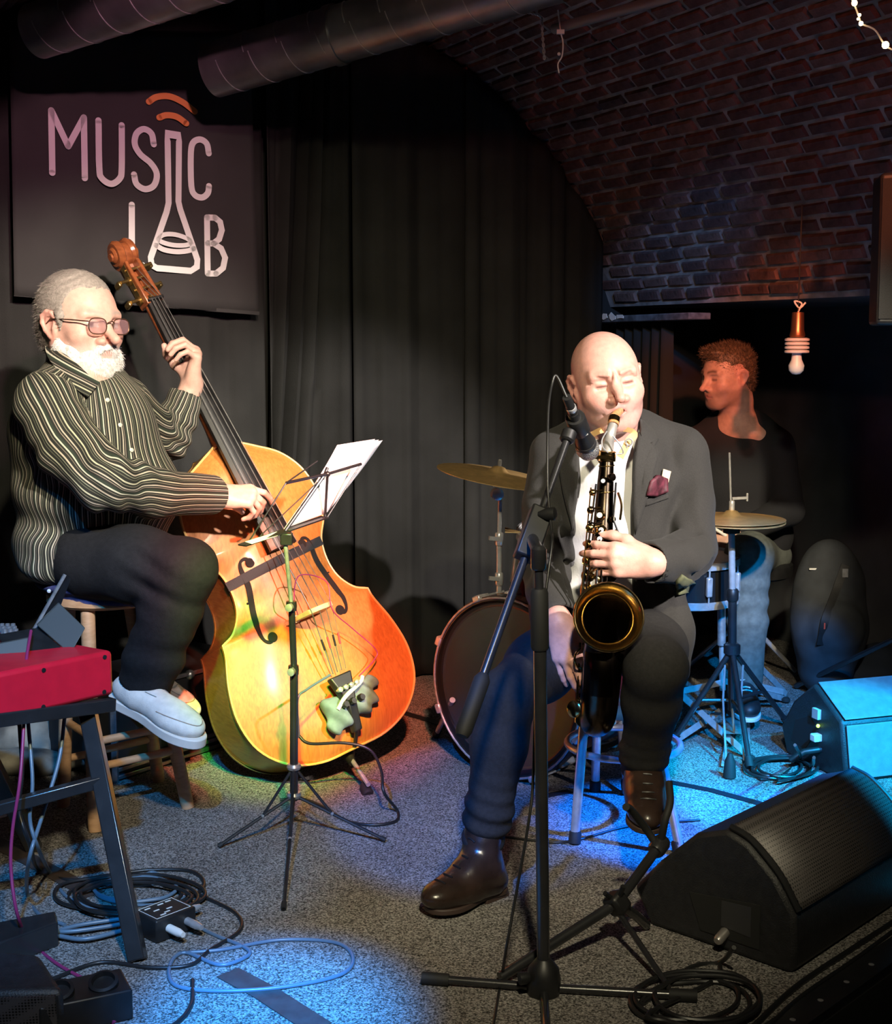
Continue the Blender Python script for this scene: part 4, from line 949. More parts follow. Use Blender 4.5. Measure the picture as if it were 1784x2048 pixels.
# ---------------------------------------------------------------- drummer
dr = thing('person', 'short haired person in black sweater seated behind the drum kit', 'person', G(1490, 1420))
HD_o, HD_B, HD_s = P(1453, 751, 4.95), basis((-.90, -.42, -.12), (0, 0, 1)), .96
hd = lambda x, y, z: HD_o + HD_s * (V(x, y, z) @ HD_B)
B = Sdf(); head(B, HD_o, HD_B, HD_s, eyes='low', nose=1.05)
nbD = P(1475, 850, 4.99); B.chain([hd(0, -.03, -.06), hd(0, -.035, -.1), nbD], [.056, .056, .064], k=.03)
B.chain([nbD, P(1480, 930, 5.02), P(1490, 1080, 5.02)], [.055, .06, .06], k=.03)
sdN, edN, wdN = P(1555, 895, 4.93), P(1575, 1020, 4.85), P(1465, 1072, 4.62)
sdF, edF, wdF = P(1398, 890, 5.05), P(1345, 1000, 4.95), P(1425, 1085, 4.72)
for a, b_, c in ((sdN, edN, wdN), (sdF, edF, wdF)): limb(B, [nbD, a, b_, c], [.06, .05, .04, .027])
hand(B, wdN, (-.9, -.1, -.25), (.1, -.4, .9), 1, [(.9, 1, .6)] * 4, .03); hand(B, wdF, (.6, -.6, -.3), (.1, -.4, .9), -1, [(.9, 1, .6)] * 4, .03)
hD, kD, aD = P(1505, 1110, 4.95), P(1498, 1112, 4.50), P(1490, 1375, 4.47)
hD2, kD2, aD2 = P(1470, 1110, 5.02), P(1330, 1130, 4.72), P(1320, 1390, 4.7)
for a, b_, c in ((hD, kD, aD), (hD2, kD2, aD2)): limb(B, [a, b_, c], [.07, .05, .036])
B.build('body', M_skin, dr, .004, skin_color((HD_o, HD_B, HD_s), base=(.60, .34, .26), stub=(.22, .12, .09, .6), brow=(.07, .04, .03)))
Hd = Sdf(); Hd.frame(HD_o, HD_B, HD_s); Hd.ell((0, -.020, .040), (.0795, .102, .082), k=.01); Hd.ell((0, -.062, -.03), (.066, .05, .06), k=.04); Hd.ell((0, .055, .095), (.05, .035, .018), k=.03)
Hd.ell((0, .092, .004), (.085, .052, .068), k=.012, op='s'); Hd.ell((0, .055, -.07), (.095, .070, .075), k=.012, op='s')
for x in (-1, 1): Hd.ell((x * .088, -.016, -.018), (.022, .026, .036), k=.008, op='s')
Hd.frame(); Hd.disp = lambda Q: .0022 * wob(Q, 130, 24) + .0015 * wob(Q, 260, 25)
ho = Hd.build('hair', M_brownhair, dr, .004); v, n = surf(Hd); strands('hair_strands', v, n, M_brownhair, ho, 3500, .02, .0009, 5, lambda p: HD_B[1] * .5 + V(0, 0, .3), .6)
M_sweater = mat('black_sweater', (.012, .012, .016), .9, bump=.3, bscale=200)
D = Sdf(); D.ell(P(1482, 960, 5.0), (.19, .13, .2), k=.05); D.ell(P(1490, 1070, 5.0), (.18, .14, .15), k=.05)
D.chain([P(1400, 885, 5.05), P(1445, 858, 5.03), P(1475, 850, 5.02), P(1510, 862, 5.0), P(1552, 890, 4.94)], [.062, .06, .06, .06, .062], k=.05)
for c_, r in (([sdN, edN, wdN], [.066, .058, .042]), ([sdF, edF, wdF], [.066, .058, .042])): D.chain(c_, r, k=.02)
D.ell(P(1468, 826, 4.95), (.066, .075, .036), k=.01, op='s'); D.cuff(edN, wdN, .07, .032); D.cuff(edF, wdF, .07, .032)
D.disp = lambda Q: .004 * wob(Q, 30, 61) + .002 * wob(Q, 70, 62); D.build('sweater', M_sweater, dr, .006)
Tq = Sdf(); Tq.ell(P(1490, 1110, 5.0), (.17, .15, .1), k=.05)
Tq.chain([hD, kD], [.095, .078], k=.03); Tq.chain([kD, lerp(kD, aD, .5), aD], [.076, .064, .056], k=.03); Tq.chain([hD2, kD2], [.095, .078], k=.03); Tq.chain([kD2, aD2], [.074, .056], k=.03)
Tq.disp = lambda Q: .0035 * wob(Q, 40, 63) + .006 * gauss(Q, lerp(kD, aD, .35), .1) * np.sin(Q[:, 2] * 90 + 2 * wob(Q, 15, 64))
Tq.cuff(kD, aD, .1, .045); Tq.build('trousers', mat('grey_trousers', (.10, .11, .10), .9, var=.2, vscale=50), dr, .006)
M_sneak = mat('dark_sneaker', (.02, .02, .022), .5, var=.3)
for ank, he, to in ((aD, G(1478, 1395, .05), G(1500, 1447, .04)), (aD2, G(1330, 1400, .02), G(1318, 1440, .02))):
    S = Sdf(); f, u, L, Bq = boot(S, ank, he, to, V(0, 0, 1), .95); o = S.build('shoe', M_sneak, dr, .005); sole('shoe_sole', he, f, u, L, M_white, o, .95, .014, 0)
    for k in range(4):
        s = np.cross(f, u); c = he + f * (.12 + .02 * k) + u * (.12 - .014 * k); MB().tube([S_push(S, p) for p in (c - s * .02, c, c + s * .02)], .0025, 5).build('lace', M_white, o)

# ================================================================ double bass
M_bwood = None
def wood_mat(name, c1, c2, rough=.28, scale=(1, 1, 1), coat=.4):
    m = bpy.data.materials.new(name); m.use_nodes = True; N = m.node_tree.nodes; L = m.node_tree.links; b = N['Principled BSDF']
    tc = N.new('ShaderNodeTexCoord'); mp = N.new('ShaderNodeMapping'); mp.inputs['Scale'].default_value = scale; L.new(tc.outputs['Object'], mp.inputs[0])
    n1 = N.new('ShaderNodeTexNoise'); n1.inputs['Scale'].default_value = 9; n1.inputs['Detail'].default_value = 8; n1.inputs['Distortion'].default_value = .6
    n2 = N.new('ShaderNodeTexNoise'); n2.inputs['Scale'].default_value = 2.2; n2.inputs['Detail'].default_value = 5
    L.new(mp.outputs[0], n1.inputs['Vector']); L.new(tc.outputs['Object'], n2.inputs['Vector'])
    ad = N.new('ShaderNodeMath'); ad.operation = 'ADD'; ad.use_clamp = True; ml = N.new('ShaderNodeMath'); ml.operation = 'MULTIPLY'; ml.inputs[1].default_value = .5; ml2 = N.new('ShaderNodeMath'); ml2.operation = 'MULTIPLY'; ml2.inputs[1].default_value = .5
    L.new(n1.outputs['Fac'], ml.inputs[0]); L.new(n2.outputs['Fac'], ml2.inputs[0]); L.new(ml.outputs[0], ad.inputs[0]); L.new(ml2.outputs[0], ad.inputs[1])
    r = N.new('ShaderNodeValToRGB'); e = r.color_ramp.elements; e[0].position = .36; e[0].color = (*c1, 1); e[1].position = .62; e[1].color = (*c2, 1)
    L.new(ad.outputs[0], r.inputs[0]); L.new(r.outputs[0], b.inputs['Base Color']); b.inputs['Roughness'].default_value = rough
    b.inputs['Coat Weight'].default_value = coat; b.inputs['Coat Roughness'].default_value = .15; return m
M_top = wood_mat('spruce_varnish', (.40, .115, .018), (.60, .215, .045), .5, (14, 14, 2), .06)
M_rib = wood_mat('maple_varnish', (.20, .10, .03), (.34, .18, .055), .35, (3, 3, 16))
M_neck = wood_mat('neck_varnish', (.16, .045, .018), (.30, .09, .03), .25, (4, 4, 10))
M_ebony = mat('ebony', (.014, .013, .013), .4, var=.3, vscale=30, spec=.6)
M_maple = mat('pale_maple', (.62, .45, .28), .5, var=.15, vscale=50)
M_string = mat('steel_string', (.6, .58, .55), .3, .9)
M_brass = mat('brass', (.55, .38, .14), .25, .95, var=.2, vscale=50)
bt, hl_ = P(708, 1494, 3.80), P(446, 886, 3.99); ay = unit(hl_ - bt); LB = np.linalg.norm(hl_ - bt); s = LB / 1.10
an = unit(V(.60, -.80, .16)); an = unit(an - ay * np.dot(an, ay)); ax = np.cross(ay, an)      # ax to the right of the front
ep = G(737, 1590)
bass = thing('double_bass', 'orange varnished double bass leaning on its player', 'double bass', ep)
def bp(x, y, z): return bt + s * (ax * x + ay * y + an * z)
half = [(0, 0), (.13, .004), (.24, .045), (.315, .125), (.340, .23), (.325, .335), (.292, .43), (.286, .468)]
half2 = [(.286, .468), (.236, .492), (.196, .545), (.184, .61), (.196, .68), (.232, .738), (.236, .752)]
half3 = [(.236, .752), (.252, .80), (.254, .87), (.232, .945), (.180, 1.01), (.105, 1.055), (.05, 1.085), (.035, 1.10)]
hp = spline([V(*q) for q in half], 5)[:-1] + spline([V(*q) for q in half2], 5)[:-1] + spline([V(*q) for q in half3], 5)
outl = hp + [V(-q[0], q[1]) for q in reversed(hp[1:-1])] if False else hp + [V(-q[0], q[1]) for q in reversed(hp)][:-1]
NO = len(outl); DEP = .195
def arch(f): return .046 * (1 - f ** 2.2) if f < 1 else 0
def plate(z0, sgn, name, m, over=.006):
    vs, fs = [], []; rings = [1.0, .96, .9, .82, .72, .6, .46, .3, .14]
    for f in rings:
        for q in outl:
            cy = .5; c = V(0, min(max(q[1], .12), .98)); c = V(0, c[1] * 1.0); p = c + (q - c) * f
            if f == 1.0: nn = unit(q - V(0, cy)); p = q + nn * over
            vs.append(bp(p[0], p[1], z0 + sgn * arch(f)))
    for r in range(len(rings) - 1): fs += [(r * NO + i, r * NO + (i + 1) % NO, (r + 1) * NO + (i + 1) % NO, (r + 1) * NO + i) for i in range(NO)]
    n0 = len(vs); last = (len(rings) - 1) * NO
    for i in range(NO // 2): 
        j = NO - 1 - i
        a, b_, c_, d_ = last + i, last + (i + 1) % NO, last + (j - 1) % NO, last + j
        if len({a, b_, c_, d_}) == 4: fs.append((a, b_, c_, d_))
    e = len(vs); vs += [bp(*(q + unit(q - V(0, .5)) * over), z0 - sgn * .010) for q in outl]; fs += [(i, (i + 1) % NO, e + (i + 1) % NO, e + i) for i in range(NO)]
    return MB().add(vs, fs).build(name, m, bass, ang=50)
plate(0, 1, 'front_plate', M_top); plate(-DEP, -1, 'back_plate', M_rib)
vs_ = [bp(q[0], q[1], -.004) for q in outl] + [bp(q[0], q[1], -DEP + .004) for q in outl]
MB().add(vs_, [(i, (i + 1) % NO, NO + (i + 1) % NO, NO + i) for i in range(NO)]).build('rib', M_rib, bass, ang=50)
MB().tube([bp(*(q + unit(q - V(0, .5)) * .004), .003) for q in outl], .0035, 6, closed=True).build('edge_binding', mat('worn_edge', (.70, .42, .15), .4), bass)
def topz(x, y):
    """height of the arched front at (x, y)"""
    w = np.interp(y, [q[1] for q in hp], [q[0] for q in hp]); f = min(abs(x) / max(w, .01), 1); fy = max((.12 - y) / .12, (y - .98) / .12, 0); return arch(max(f, fy))
# f holes: dark sheets on the front, the shade inside painted as colour
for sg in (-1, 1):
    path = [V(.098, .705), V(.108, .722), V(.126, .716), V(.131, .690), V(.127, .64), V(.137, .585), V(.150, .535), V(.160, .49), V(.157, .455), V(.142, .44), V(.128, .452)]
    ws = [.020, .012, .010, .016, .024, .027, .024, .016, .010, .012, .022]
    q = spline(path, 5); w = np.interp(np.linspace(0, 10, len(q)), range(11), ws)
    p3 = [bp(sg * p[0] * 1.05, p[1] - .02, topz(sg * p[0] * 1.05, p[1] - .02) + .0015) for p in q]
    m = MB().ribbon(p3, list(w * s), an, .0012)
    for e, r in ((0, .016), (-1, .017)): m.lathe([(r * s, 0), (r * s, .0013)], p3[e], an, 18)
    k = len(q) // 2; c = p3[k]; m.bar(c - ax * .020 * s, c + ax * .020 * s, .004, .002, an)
    m.build('f_hole_sheet', mat('f_hole_painted_shade', (.006, .004, .003), .9), bass)
# strap round the waist
zs = [(x, .668 - .01) for x in np.linspace(-.197, .197, 15)]
MB().ribbon([bp(x, y + .10 * x, topz(x, y) * .98 + .004) for x, y in zs], .034 * s, an, .002).build('waist_strap', mat('grey_webbing', (.018, .018, .02), .8, bump=.3, bscale=300), bass)
# neck, fingerboard, pegbox, scroll
nut = P(312, 600, 4.06); brt = bp(0, .455, .046 + .133); fend = lerp(nut, brt, .80) - an * .016
fa = unit(nut - fend); fz = unit(an - fa * np.dot(an, fa)); fx = np.cross(fa, fz); FL = np.linalg.norm(nut - fend)
def fb(x, y, z): return fend + fx * x + fa * y + fz * z
vs_, fs_ = [], []; nn = 14
for i in range(nn + 1):
    y = FL * i / nn; w = (.047 - .023 * i / nn) * s * 1.05
    for k in range(9): a = -1 + 2 * k / 8; vs_.append(fb(w * a, y, -.012 * a * a * (1 - .3 * i / nn)))
    for k in range(9): a = 1 - 2 * k / 8; vs_.append(fb(w * a, y, -.024))
fs_ = [(i * 18 + k, i * 18 + (k + 1) % 18, (i + 1) * 18 + (k + 1) % 18, (i + 1) * 18 + k) for i in range(nn) for k in range(18)] + [tuple(range(18)), tuple(nn * 18 + k for k in range(18))[::-1]]
MB().add(vs_, fs_).build('fingerboard', M_ebony, bass, ang=35)
hy = np.dot(hl_ - fend, fa); m = MB()
pr = [(fb(0, hy - .015, -.045), .030, .062), (fb(0, hy + .05, -.045), .029, .040), (fb(0, (hy + FL) / 2, -.036), .026, .028), (fb(0, FL, -.033), .024, .024)]
rings = []
for c, w, d in pr: rings.append([c + fx * w * math.cos(a) + fz * (min(d * math.sin(a), .016) if math.sin(a) > 0 else d * math.sin(a)) for a in np.linspace(0, 6.283, 17)[:-1]])
for r in rings: pass
m.add([p for r in rings for p in r], [(i * 16 + k, i * 16 + (k + 1) % 16, (i + 1) * 16 + (k + 1) % 16, (i + 1) * 16 + k) for i in range(3) for k in range(16)] + [tuple(range(16)), tuple(48 + k for k in range(16))]); m.build('neck', M_neck, bass)
m = MB(); m.box(fb(0, FL + .004, -.004), (.050, .008, .03), np.array((fx, fa, fz))); m.build('nut', M_ebony, bass, bevel=.002)
sc0 = P(255, 505, 4.10); pbl = np.linalg.norm(sc0 - fb(0, FL, -.02)); pa = unit(sc0 - fb(0, FL, -.02)); pz = unit(fz - pa * np.dot(fz, pa)); px_ = np.cross(pa, pz)
def pb(x, y, z): return fb(0, FL, -.02) + px_ * x + pa * y + pz * z
m = MB()
for sg in (-1, 1): m.hexa([pb(sg * .016, 0, -.035), pb(sg * .028, 0, -.035), pb(sg * .028, 0, .018), pb(sg * .016, 0, .018)], [pb(sg * .014, pbl * .86, -.045), pb(sg * .025, pbl * .86, -.045), pb(sg * .025, pbl * .86, .004), pb(sg * .014, pbl * .86, .004)])
m.hexa([pb(-.028, 0, -.04), pb(.028, 0, -.04), pb(.028, 0, -.028), pb(-.028, 0, -.028)], [pb(-.025, pbl * .9, -.055), pb(.025, pbl * .9, -.055), pb(.025, pbl * .9, -.035), pb(-.025, pbl * .9, -.035)])
m.build('pegbox', M_neck, bass, bevel=.003)
sc = pb(0, pbl * .98, -.028); m = MB()                              # scroll: a spiral that widens sideways
sp_, rs_ = [], []
for i in range(46):
    a = i / 45 * 4.4 * math.pi; r = .040 * (1 - .78 * i / 45); sp_.append((a, r))
for sg in (-1, 1):
    pts = [sc + pa * (-r * math.cos(a) + .012) + pz * (-r * math.sin(a)) + px_ * sg * (.012 + .022 * i / 45) for i, (a, r) in enumerate(sp_)]
    m.tube(pts, [.016 - .006 * i / 45 for i in range(46)], 8)
m.lathe([(.030, -.022), (.036, -.012), (.036, .012), (.030, .022)], sc + pa * .012, px_, 20); m.lathe([(.012, -.046), (.014, -.03), (.014, .03), (.012, .046)], sc + pa * .012, px_, 14)
m.build('scroll', M_neck, bass)
for k, y in enumerate((.16, .34, .54, .72)):
    sg = -1 if k % 2 == 0 else 1; c = pb(0, pbl * y, -.012)
    o = MB().lathe([(.005, -.035), (.005, .06)], c, px_ * sg, 10).build('tuning_peg', M_brass, bass)
    t_ = c + px_ * sg * .062; MB().box(t_ + pz * -.02, (.012, .018, .034), np.array((px_, pa, pz))).build('peg_key', M_brass, o, bevel=.004)
    MB().lathe([(.014, 0), (.014, .006), (.005, .008)], pb(sg * .030, pbl * y, -.02), px_ * sg, 14).build('gear_plate', M_brass, o)
for sg in (-1, 1): MB().box(pb(sg * .0295, pbl * .44, -.016), (.002, pbl * .74, .03), np.array((px_, pa, pz))).build('machine_plate', M_brass, bass)
# bridge, strings, tailpiece
brY = .455; bz = topz(0, brY); bw = .078; bh = .135
btop = bp(.005, brY, bz + bh)
prof = [(-bw, 0), (-bw * .62, 0), (-bw * .5, .03), (0, .045), (bw * .5, .03), (bw * .62, 0), (bw, 0), (bw * .86, .045), (bw * .78, .085), (bw * .58, bh - .012), (bw * .2, bh), (-bw * .2, bh), (-bw * .58, bh - .012), (-bw * .78, .085), (-bw * .86, .045)]
m = MB(); m.prism([bp(x, brY + .008, bz + z - .003) for x, z in prof], -ay * .016 * s); m.build('bridge', M_maple, bass, bevel=.002)
tpT, tpB = .235, .045; tzT, tzB = bz + .055, bz + .012
for k in range(4):
    xk = (k - 1.5)
    a = fb(xk * .011, FL + .004, .010); b_ = bp(xk * .026, brY, bz + bh - .004 - .006 * abs(xk) + .002); c = bp(xk * .017, tpT + .01, tzT + .012)
    MB().tube([pb(xk * .006, pbl * (.16, .34, .54, .72)[k], -.010), a, b_, c], .0016 - .00015 * k, 6).build('string', M_string, bass)
    MB().tube([lerp(b_, c, .45), lerp(b_, c, .62)], .0032, 8).build('string_winding', mat('string_silk', (.45, .05, .06), .7) if k % 2 else M_black, bass)
m = MB(); tw, bw2 = .048, .022
m.hexa([bp(-bw2, tpB, tzB), bp(bw2, tpB, tzB), bp(bw2 * .6, tpB, tzB + .020), bp(-bw2 * .6, tpB, tzB + .020)], [bp(-tw * .55, tpT - .09, tzT - .012), bp(tw * .55, tpT - .09, tzT - .012), bp(tw * .35, tpT - .09, tzT + .012), bp(-tw * .35, tpT - .09, tzT + .012)])
m.hexa([bp(-tw * .55, tpT - .09, tzT - .012), bp(tw * .55, tpT - .09, tzT - .012), bp(tw * .35, tpT - .09, tzT + .012), bp(-tw * .35, tpT - .09, tzT + .012)], [bp(-tw, tpT, tzT - .008), bp(tw, tpT, tzT - .008), bp(tw * .85, tpT, tzT + .012), bp(-tw * .85, tpT, tzT + .012)])
tp = m.build('tailpiece', M_ebony, bass, bevel=.004)
for k in range(4): MB().lathe([(.004, 0), (.005, .012), (.0075, .014), (.0075, .024), (.004, .026)], bp((k - 1.5) * .022, tpT - .045, tzT + .006), an, 12).build('fine_tuner', M_chrome, tp)
for x in (-.03, .0, .034): MB().lathe([(.010, 0), (.011, .012), (.008, .020)], bp(x, tpT - .095, tzT + .004), an, 12).build('adjuster_knob', M_ebony, tp)
MB().tube(spline([bp(-.06, tpT - .10, tzT + .01), bp(-.02, tpT - .072, tzT + .018), bp(.05, tpT - .05, tzT + .016), bp(.07, tpT - .035, tzT + .012)], 5), .006, 8).build('tape_wrap', M_white, tp)
MB().tube([bp(0, tpB + .004, tzB + .004), bp(0, .004, .012), bp(0, -.006, -.05)], .006, 8).build('tail_wire', M_ebony, bass)
MB().lathe([(.022, -.012), (.022, .012), (.014, .03), (.011, .055)], bp(0, -.004, -.06), unit(ep - bp(0, -.004, -.06)), 16).build('endpin_collar', M_ebony, bass)
MB().tube([bp(0, -.01, -.06), ep + V(0, 0, .03)], .0068, 12).build('endpin_rod', M_chrome, bass)
MB().lathe([(.012, .0), (.017, .004), (.016, .03), (.010, .045)], ep, unit(bp(0, -.01, -.06) - ep), 14).build('endpin_tip', M_rubber, bass)
M_cable = mat('black_cable', (.014, .014, .015), .4, spec=.6); M_bluecable = mat('blue_cable', (.11, .17, .23), .35, spec=.6); M_pinkcable = mat('magenta_cable', (.30, .03, .12), .4)
MB().tube(spline([bp(-.055, brY + .005, bz + .06), bp(-.075, brY + .06, bz + .12), bp(-.03, brY + .12, bz + .13), bp(.045, brY + .07, bz + .14), bp(.03, brY - .02, bz + .13), bp(.10, brY - .10, bz + .08), bp(.16, brY - .19, bz + .06), bp(.145, tpT, tzT), bp(.06, tpT - .03, tzT + .01)], 8), .0016, 6).build('pickup_lead', M_pinkcable, bass)
MB().box(bp(-.058, brY, bz + .035), (.022, .02, .02), np.array((ax, ay, an))).build('pickup', mat('pickup_white', (.8, .8, .78), .5), bass, bevel=.003)
# cloth stuffed under the tailpiece
S = Sdf()
for c, r in (((-.050, .125, .075), (.048, .062, .030)), ((.055, .135, .070), (.062, .045, .030)), ((.0, .12, .058), (.07, .04, .022)), ((.10, .165, .060), (.035, .028, .02))): S.ell(bp(*c), np.array(r) * s, np.array((ax, ay, an)), k=.012)
S.disp = lambda Q: .010 * np.sin((Q @ unit(ax + .7 * ay)) * 110 + 3 * wob(Q, 25, 71)) * .7 + .004 * wob(Q, 90, 72)
tag(S.build('rag', mat('blue_grey_cloth', (.16, .22, .25), .85, var=.2, vscale=30), None, .004), 'crumpled blue grey cloth stuffed under the bass tailpiece', 'cloth')

# ================================================================ tenor saxophone
M_saxblk = mat('black_nickel', (.10, .075, .055), .2, 1., var=.35, vscale=14)
M_saxgold = mat('sax_gold_lacquer', (.72, .50, .20), .16, 1., var=.12, vscale=20)
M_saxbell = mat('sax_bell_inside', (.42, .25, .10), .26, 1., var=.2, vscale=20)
M_pearl = mat('key_pearl', (.8, .8, .78), .25)
sax = thing('saxophone', 'dark tenor saxophone with a gold bell held by its player', 'saxophone', P(1190, 1480, 3.12))
body = [P(1214, 915, 3.235), P(1209, 1000, 3.215), P(1203, 1110, 3.185), P(1196, 1230, 3.165), P(1190, 1340, 3.15)]
q = spline(body, 5); rad = np.interp(np.linspace(0, 1, len(q)), [0, 1], [.0165, .036])
MB().tube(q, list(rad), 28).build('body_tube', M_saxblk, sax)
bow = [P(1190, 1335, 3.15), P(1188, 1400, 3.14), P(1189, 1432, 3.115), P(1193, 1440, 3.075), P(1198, 1425, 3.045), P(1202, 1380, 3.035)]
q = spline(bow, 6); MB().tube(q, list(np.linspace(.036, .043, len(q))), 28).build('bow', M_saxblk, sax)
bell = [P(1202, 1385, 3.035), P(1205, 1335, 3.035), P(1207, 1306, 3.045)]
q = spline(bell, 6); MB().tube(q, list(np.linspace(.043, .047, len(q))), 28, caps=False).build('bell_stem', M_saxblk, sax)
bc = P(1217.5, 1234, 2.985); bn = unit(V(-.01, -.93, .36)); b0 = P(1208, 1302, 3.045)
prof = [(0, .047, 0), (.35, .048, 0), (.6, .052, 0), (.8, .060, 0), (.93, .071, 0), (1.0, .0775, 0)]
vs_, fs_ = [], []; n = 40; bx = unit(np.cross((0, 0, 1), bn)); by = np.cross(bn, bx); st = unit(bell[2] - bell[0])
def ringpt(c, nrm, r, k): x = unit(np.cross((0, 1, 0) if abs(nrm[1]) < .9 else (0, 0, 1), nrm)); x = bx; yv = unit(np.cross(nrm, x)); return c + r * (math.cos(2 * math.pi * k / n) * x + math.sin(2 * math.pi * k / n) * yv)
cen = []; 
for t_, r, _ in prof:
    c = (1 - t_) ** 2 * b0 + 2 * t_ * (1 - t_) * (b0 + st * .035) + t_ * t_ * bc; nr = unit(lerp(st, bn, min(1, t_ * 1.05))); cen.append((c, nr, r)); vs_ += [ringpt(c, nr, r, k) for k in range(n)]
fs_ = [(i * n + k, i * n + (k + 1) % n, (i + 1) * n + (k + 1) % n, (i + 1) * n + k) for i in range(len(prof) - 1) for k in range(n)]
MB().add(vs_, fs_).build('bell', M_saxblk, sax, ang=70)
MB().tube([ringpt(bc, bn, .0775, k) for k in range(n)], .0030, 8, closed=True).build('bell_rim', M_saxgold, sax)
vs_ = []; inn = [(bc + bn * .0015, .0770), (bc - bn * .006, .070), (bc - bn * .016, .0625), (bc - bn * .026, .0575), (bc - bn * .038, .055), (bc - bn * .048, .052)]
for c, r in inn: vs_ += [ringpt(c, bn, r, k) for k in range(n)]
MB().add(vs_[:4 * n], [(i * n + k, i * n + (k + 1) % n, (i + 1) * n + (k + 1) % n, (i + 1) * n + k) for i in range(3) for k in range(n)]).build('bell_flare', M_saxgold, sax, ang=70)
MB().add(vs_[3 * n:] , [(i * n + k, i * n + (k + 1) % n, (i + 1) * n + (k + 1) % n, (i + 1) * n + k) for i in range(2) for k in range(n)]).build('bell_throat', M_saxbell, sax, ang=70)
MB().tube([ringpt(inn[3][0], bn, inn[3][1] - .0005, k) for k in range(n)], .0014, 6, closed=True).build('throat_ring', M_saxgold, sax)
# neck and mouthpiece
mth = hl(.002, .10, -.068)
nk = spline([body[0], P(1216, 890, 3.235), P(1221, 868, 3.232), P(1226, 850, 3.245)], 5); MB().tube(nk, list(np.linspace(.0155, .0115, len(nk))), 16).build('neck_tube', mat('silver_neck', (.55, .53, .50), .35, .6), sax)
mp_ = spline([nk[-1], P(1230, 832, 3.265), mth, mth + (mth - P(1230, 832, 3.265)) * .25], 4); MB().tube(mp_, list(np.linspace(.0135, .0065, len(mp_))), 14).build('mouthpiece', mat('amber_mouthpiece', (.55, .27, .12), .3, var=.3, vscale=90), sax)
MB().tube(mp_[1:4], .0145, 14).build('ligature', M_saxgold, sax)
MB().lathe([(.0185, -.014), (.0215, -.012), (.0215, .010), (.0185, .012)], body[0] + V(0, 0, .004), unit(nk[1] - nk[0]), 20).build('neck_receiver', M_saxgold, sax)
MB().bar(body[0] + V(-.032, -.012, .002), body[0] + V(.012, -.02, .002), .008, .008).build('neck_screw', M_saxgold, sax)
MB().tube(spline([P(1216, 905, 3.21), P(1206, 895, 3.205), P(1204, 880, 3.21), P(1214, 862, 3.215)], 5), .0018, 6).build('octave_key', M_chrome, sax)
MB().tube(spline([P(1226, 872, 3.20), P(1240, 890, 3.20), P(1246, 906, 3.205), P(1230, 908, 3.205)], 5), .0018, 6).build('octave_key', M_chrome, sax)
# keywork
def bx_at(py): t_ = (py - 915) / 425; i = min(max(t_ * (len(body) - 1), 0), len(body) - 1.001); k = int(i); return lerp(body[k], body[k + 1], i - k), .0165 + .0195 * max(0, min(1, t_))
def key(px, py, r, m=M_saxgold, side=None, name='key_cup'):
    c, rb = bx_at(py); p = P(px, py, 3.2); d = V((p - c)[0], -.03, 0); d = unit(d) if side is None else unit(side); e = c + d * (rb + .004); e[2] = c[2]
    o = MB().lathe([(r * .92, 0), (r, .003), (r, .007), (r * .8, .010), (.001, .0105)], e, d, 20).build(name, m, sax); return e, d, o
for i, (px, py, r) in enumerate(((1206, 970, .010), (1198, 1047, .013), (1200, 1075, .012), (1197, 1092, .012), (1188, 1150, .017), (1186, 1172, .018), (1182, 1268, .02), (1176, 1300, .02), (1172, 1332, .02))):
    e, d, o = key(px, py, r, M_saxgold if i % 3 else M_saxblk)
    MB().lathe([(r * .5, .0105), (r * .5, .013), (.001, .0135)], e, d, 14).build('key_pearl', M_pearl, o)
for px, py, r in ((1226, 962, .010), (1224, 1056, .009), (1222, 1160, .016)): key(px, py, r, M_saxblk)
def rod(pix, r, m, name='key_rod'): MB().tube([P(x, y, Y) for x, y, Y in pix], r, 8).build(name, m, sax)
M_rodb = mat('key_rod_steel', (.35, .38, .42), .2, 1.)
rod([(1192, 968, 3.185), (1165, 1180, 3.135), (1161, 1225, 3.12)], .0024, M_rodb); rod([(1199, 968, 3.17), (1172, 1180, 3.125)], .0020, M_saxblk)
rod([(1232, 965, 3.19), (1229, 1010, 3.18), (1227, 1040, 3.17), (1238, 1068, 3.16)], .0026, M_rodb); rod([(1194, 1140, 3.12), (1190, 1210, 3.10)], .0026, M_rodb); rod([(1203, 1140, 3.12), (1200, 1210, 3.10)], .0026, M_saxblk); rod([(1214, 1150, 3.12), (1212, 1205, 3.10)], .0022, M_saxblk)
for k in range(9):
    y = 1042 + k * 19; x = 1186 - k * 1.9; rod([(x - 5, y + 3, 3.15), (x + 6, y + 6, 3.135), (x + 18, y, 3.14)], .0021, M_saxgold if k % 2 else M_saxblk, 'key_arm')
    MB().ball(P(x - 6, y + 2, 3.15), .0042, 8).build('rod_post', M_saxblk, sax)
for k, (x, y) in enumerate(((1162, 1300), (1160, 1322), (1158, 1345), (1156, 1372), (1154, 1398))): rod([(x + 22, y - 4, 3.11), (x + 4, y, 3.10), (x, y + 8, 3.105)], .003, M_saxgold, 'low_key_arm')
